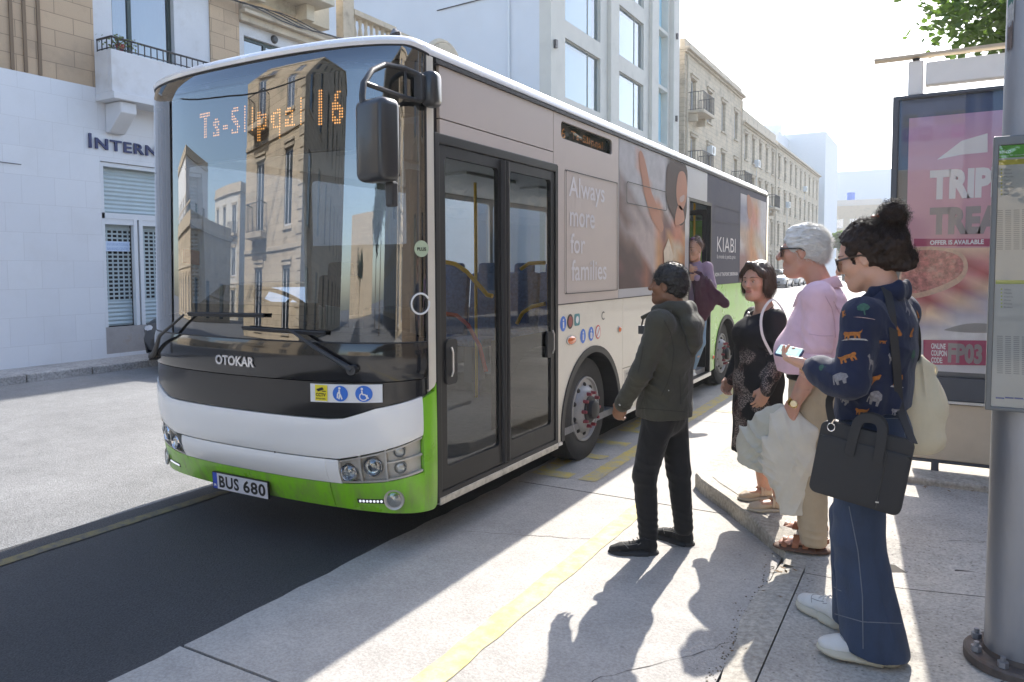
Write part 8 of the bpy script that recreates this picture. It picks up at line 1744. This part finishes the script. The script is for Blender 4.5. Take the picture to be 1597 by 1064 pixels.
b = MB(); b.tube([(px_+.135*math.cos(a), py_+.135*math.sin(a), 2.05) for a in np.linspace(0, 6.28, 24)[:-1]], .008, 6, closed=True); b.tube([(px_+.135*math.cos(a), py_+.135*math.sin(a), 1.3) for a in np.linspace(0, 6.28, 24)[:-1]], .008, 6, closed=True); b.build('clamp_band', GALV, tt, smooth=True)
# stickers wrapped on the pole
def wrap(name, a0, a1, z0, z1, m, r=.1185, par=pl, jag=0):
    q = MB(); n = 8; vs = []
    for i in range(n+1):
        a = R(a0+(a1-a0)*i/n); j = random.uniform(-jag, jag)
        for z in (z0+j, z1+random.uniform(-jag, jag)): vs.append((px_+r*math.cos(a), py_+r*math.sin(a), z))
    q.add(vs, [(2*i, 2*i+2, 2*i+3, 2*i+1) for i in range(n)]); return q.build(name, m, par, smooth=True)
wrap('green_sticker', 196, 214, 2.70, 2.98, mat('sticker_dark_green', (.03, .12, .09), .5), .1235); wrap('sticker_mark', 199, 211, 2.82, 2.90, WI, .1245)
wrap('yellow_sticker', 232, 292, 2.72, 2.98, mat('sticker_yellow', (.65, .62, .08), .5), .1235); wrap('sticker_mark', 246, 285, 2.79, 2.83, BLU, .1248); wrap('sticker_mark', 248, 288, 2.86, 2.90, BLU, .1248); wrap('sticker_mark', 246, 280, 2.745, 2.765, GRN, .1248)
wrap('torn_paper', 196, 216, 2.64, 2.71, mat('torn_paper', (.4, .4, .4), .8, noise=.3, nscale=60), .1238, jag=.012); wrap('torn_paper', 198, 214, 2.53, 2.63, mat('torn_paper_brown', (.13, .10, .09), .8, noise=.4, nscale=50), .1238, jag=.014)
# stop flag above the frame: its far side is what mirrors in the poster glass
fg = thing('stop_flag', 'bus stop flag on the pole whose route numbers mirror in the poster glass', 'sign', (0, 3.52, 3.3))
b = MB(); FM = Mpy(3.56); b.poly(rrect(-.26, 2.86, .36, 3.80, .03), .03, FM@Matrix.Translation((0, 0, -.03))); fb = b.build('board', mat('flag_white', (.6, .6, .6), .5), fg)
b = MB(); b.poly(rect(-.25, 3.42, .35, 3.78), 0, FM@Matrix.Translation((0, 0, .001))); b.build('header', mat('flag_grey', (.40, .40, .38), .5), fb)
def ft(txt, x, z, w, h, m): v, f = fit_text(txt, w, h, 1, .03); q = MB(); MM = FM@Matrix.Translation((0, 0, .004)); q.add([MM@Vector((x+p[0], z+p[1], 0)) for p in v], f); q.build('flag_lettering', m, fb)
ft('BUS STOP', -.20, 3.55, .50, .07, BLU); ft('Il-Gzira', -.06, 3.46, .24, .05, INKL)
q = MB(); q.poly(rrect(-.07, 3.66, .18, 3.74, .02), 0, FM@Matrix.Translation((0, 0, .003))); q.build('bus_symbol', mat('flag_blue_grey', (.12, .16, .28), .5), fb)
cl = [('13', (.62, .5, .05)), ('13A', (.55, .45, .12)), ('14', (.75, .7, .75)), ('16', (.62, .5, .05)), ('15', (.6, .08, .3)), ('202', (.5, .3, .42)), ('N13', (.28, .04, .08)), ('21', (.35, .12, .3))]
for i, (s_, c_) in enumerate(cl):
    x = -.23+(i % 4)*.148; z = 3.17-(i//4)*.15; q = MB(); q.poly(rect(x, z, x+.135, z+.135), 0, FM@Matrix.Translation((0, 0, .002))); q.build('route_square', mat('route_'+s_, c_, .5), fb); ft(s_, x+.03, z+.06, .075, .05, INKL if i < 4 else WI)
b = MB(); b.bx((.15, 3.50, 3.1), (.24, 3.56, 3.16)); b.bx((.15, 3.50, 3.6), (.24, 3.56, 3.66)); b.build('bracket', GALV, fg)
# leaves and grit on the pavement
LV = mat('dead_leaf', (.20, .11, .04), .8, noise=.4, nscale=40); lv = MB()
for i in range(46):
    y = random.uniform(2.5, 6.1); x = random.uniform(-.76, -.62) if i < 30 else random.uniform(-.3, 1.2); y = y if i < 30 else 6.02+random.uniform(-.08, .02)
    if i < 30: y = min(y, 4.2)
    z = (.014 if x < -.7 else .04) if i < 30 else zpav(x, y)+.004; s = random.uniform(.006, .016); a = random.uniform(0, 6.28); u = Vector((math.cos(a), math.sin(a), random.uniform(-.2, .5)))*s; v = Vector((-math.sin(a), math.cos(a), random.uniform(-.3, .3)))*s*.5; c = Vector((x, y, z+.004))
    lv.add([c-u, c+v, c+u, c-v], [(0, 1, 2), (0, 2, 3)])
lv.build('fallen_leaves', LV, kind='stuff', label='small dry leaves scattered along the gutter and shelter base')
# ------------------------------------------------ cars
def car(label, x, y, rz, col, plate=None, group='cars parked along the far kerb'):
    t = thing('parked_car', label, 'car', (x, y, 0), rz, group, local=True); m = mat('car_paint', col, .3, .2, coat=.8); g_ = bpy.data.materials.get('car_glass') or glass('car_glass', (.06, .07, .08), .12, 1.3)
    prof = [(-2.05, .32), (-2.1, .55), (-2.02, .78), (-1.75, .90), (-1.1, 1.0), (-.55, 1.38), (-.2, 1.45), (.7, 1.47), (1.35, 1.36), (1.85, 1.0), (2.05, .92), (2.1, .6), (2.02, .32)]   # nose towards -x
    S = []; b = MB(); W_ = [(-.84, 0), (-.80, .04), (-.62, .42)]
    def sec(x_, zt):  # half-widths
        zb = .28; zw = min(zt, .86); out = [(-.80, zb), (-.86, .5), (-.84, zw)]; 
        if zt > .9: out += [(-.78, min(zt, .98)), (-.62, zt-.02)]
        else: out += [(-.80, zt), (-.72, zt+.005)]
        return out
    ring = []
    for x_, zt in prof:
        h_ = sec(x_, zt); k_ = 1-.10*max(0, abs(x_)-1.7)/.4*2; full = [(a*k_, z) for a, z in h_] + [(-a*k_, z) for a, z in h_[::-1]]; ring.append([(x_, a, z) for a, z in full])
    n = len(ring[0]); b.v = [p for r_ in ring for p in r_]
    for i in range(len(ring)-1):
        for k_ in range(n): b.f.append((i*n+k_, i*n+(k_+1) % n, (i+1)*n+(k_+1) % n, (i+1)*n+k_)); b.m.append(0)
    b.f += [tuple(range(n))[::-1], tuple((len(ring)-1)*n+k_ for k_ in range(n))]; b.m += [0, 0]; b.build('body', m, t, smooth=True, bevel=.02)
    b = MB(); b.add([(-1.06, -.66, 1.03), (-.56, -.58, 1.385), (-.56, .58, 1.385), (-1.06, .66, 1.03)], [(0, 1, 2, 3)]); b.build('windscreen', g_, t).location.z = .012
    b = MB(); b.add([(1.83, -.64, 1.03), (1.38, -.58, 1.35), (1.38, .58, 1.35), (1.83, .64, 1.03)], [(0, 3, 2, 1)]); b.build('rear_window', g_, t).location.z = .012
    for sg in (-1, 1): b = MB(); b.add([(-.95, sg*.795, 1.0), (-.5, sg*.655, 1.36), (1.2, sg*.655, 1.34), (1.6, sg*.79, 1.02)], [(0, 1, 2, 3) if sg < 0 else (3, 2, 1, 0)]); b.build('side_window', g_, t)
    for sx in (-1.3, 1.32):
        for sg in (-1, 1):
            b = MB(); b.lathe((sx, sg*.72, .32), (0, sg, 0), [(.2, 0), (.31, .02), (.32, .08), (.31, .15), (.22, .16), (.2, .14), (.05, .13), (0, .14)], 24); b.build('wheel', TYRE, t, smooth=True); b = MB(); b.lathe((sx, sg*.72, .32), (0, sg, 0), [(.21, .142), (.12, .152), (0, .15)], 16); b.build('hubcap', METAL, t, smooth=True)
    for sg in (-1, 1):
        b = MB(); b.ball((-2.0, sg*.62, .68), (.07, .18, .08), 12); b.build('headlight', LENS if False else CHROME, t, smooth=True); b = MB(); b.ball((2.03, sg*.66, .75), (.05, .14, .08), 12); b.build('tail_light', RD, t, smooth=True)
    b = MB(); b.box((-2.12, 0, .45), (.02, .9, .16)); b.build('grille', BLACK, t)
    b = MB(); b.box((-2.135, 0, .46), (.012, .50, .11)); q = b.build('number_plate', NPW, t)
    b = MB(); b.box((-2.137, -.23, .46), (.012, .04, .105)); b.build('country_band', PB, q)
    if plate: v, f = fit_text(plate, .38, .07, 1.1, .02); b = MB(); MM = fr((-2.145, .19-.38+.0, .425), (0, -1, 0), (0, 0, 1)); MM = fr((-2.1445, .20, .425), (0, -1, 0), (0, 0, 1)); b.add([MM@Vector((p[0], p[1], 0)) for p in v], f); b.build('plate_lettering', INK, q)
    return t
car('dark car parked against the far kerb, its nose just left of the bus', -10.95, 9.85, R(90), (.012, .014, .018), 'ROM 018')
car('silver car parked far down the street behind the white-haired man', -10.9, 62, R(90), (.4, .41, .43)); car('white car parked just beyond the silver car down the street', -10.9, 68, R(90), (.6, .6, .6)); car('dark blue car in the distance beyond the white one', -10.8, 76, R(90), (.03, .05, .12)); car('grey car waiting at the far end of the street', -6.8, 84, R(90), (.15, .15, .16))
# ------------------------------------------------ sunlit air
hz = MB(); hz.bx((-95, -70, -1.2), (30, 200, 24)); ho = hz.build('haze', bpy.data.materials.new('haze_air'), kind='stuff')
m = ho.data.materials[0]; m.use_nodes = True; n = m.node_tree; n.nodes.remove(n.nodes['Principled BSDF']); v = n.nodes.new('ShaderNodeVolumePrincipled')
v.inputs['Color'].default_value = (.92, .95, 1, 1); v.inputs['Density'].default_value = .0010; v.inputs['Anisotropy'].default_value = .35; n.links.new(v.outputs[0], n.nodes['Material Output'].inputs['Volume'])
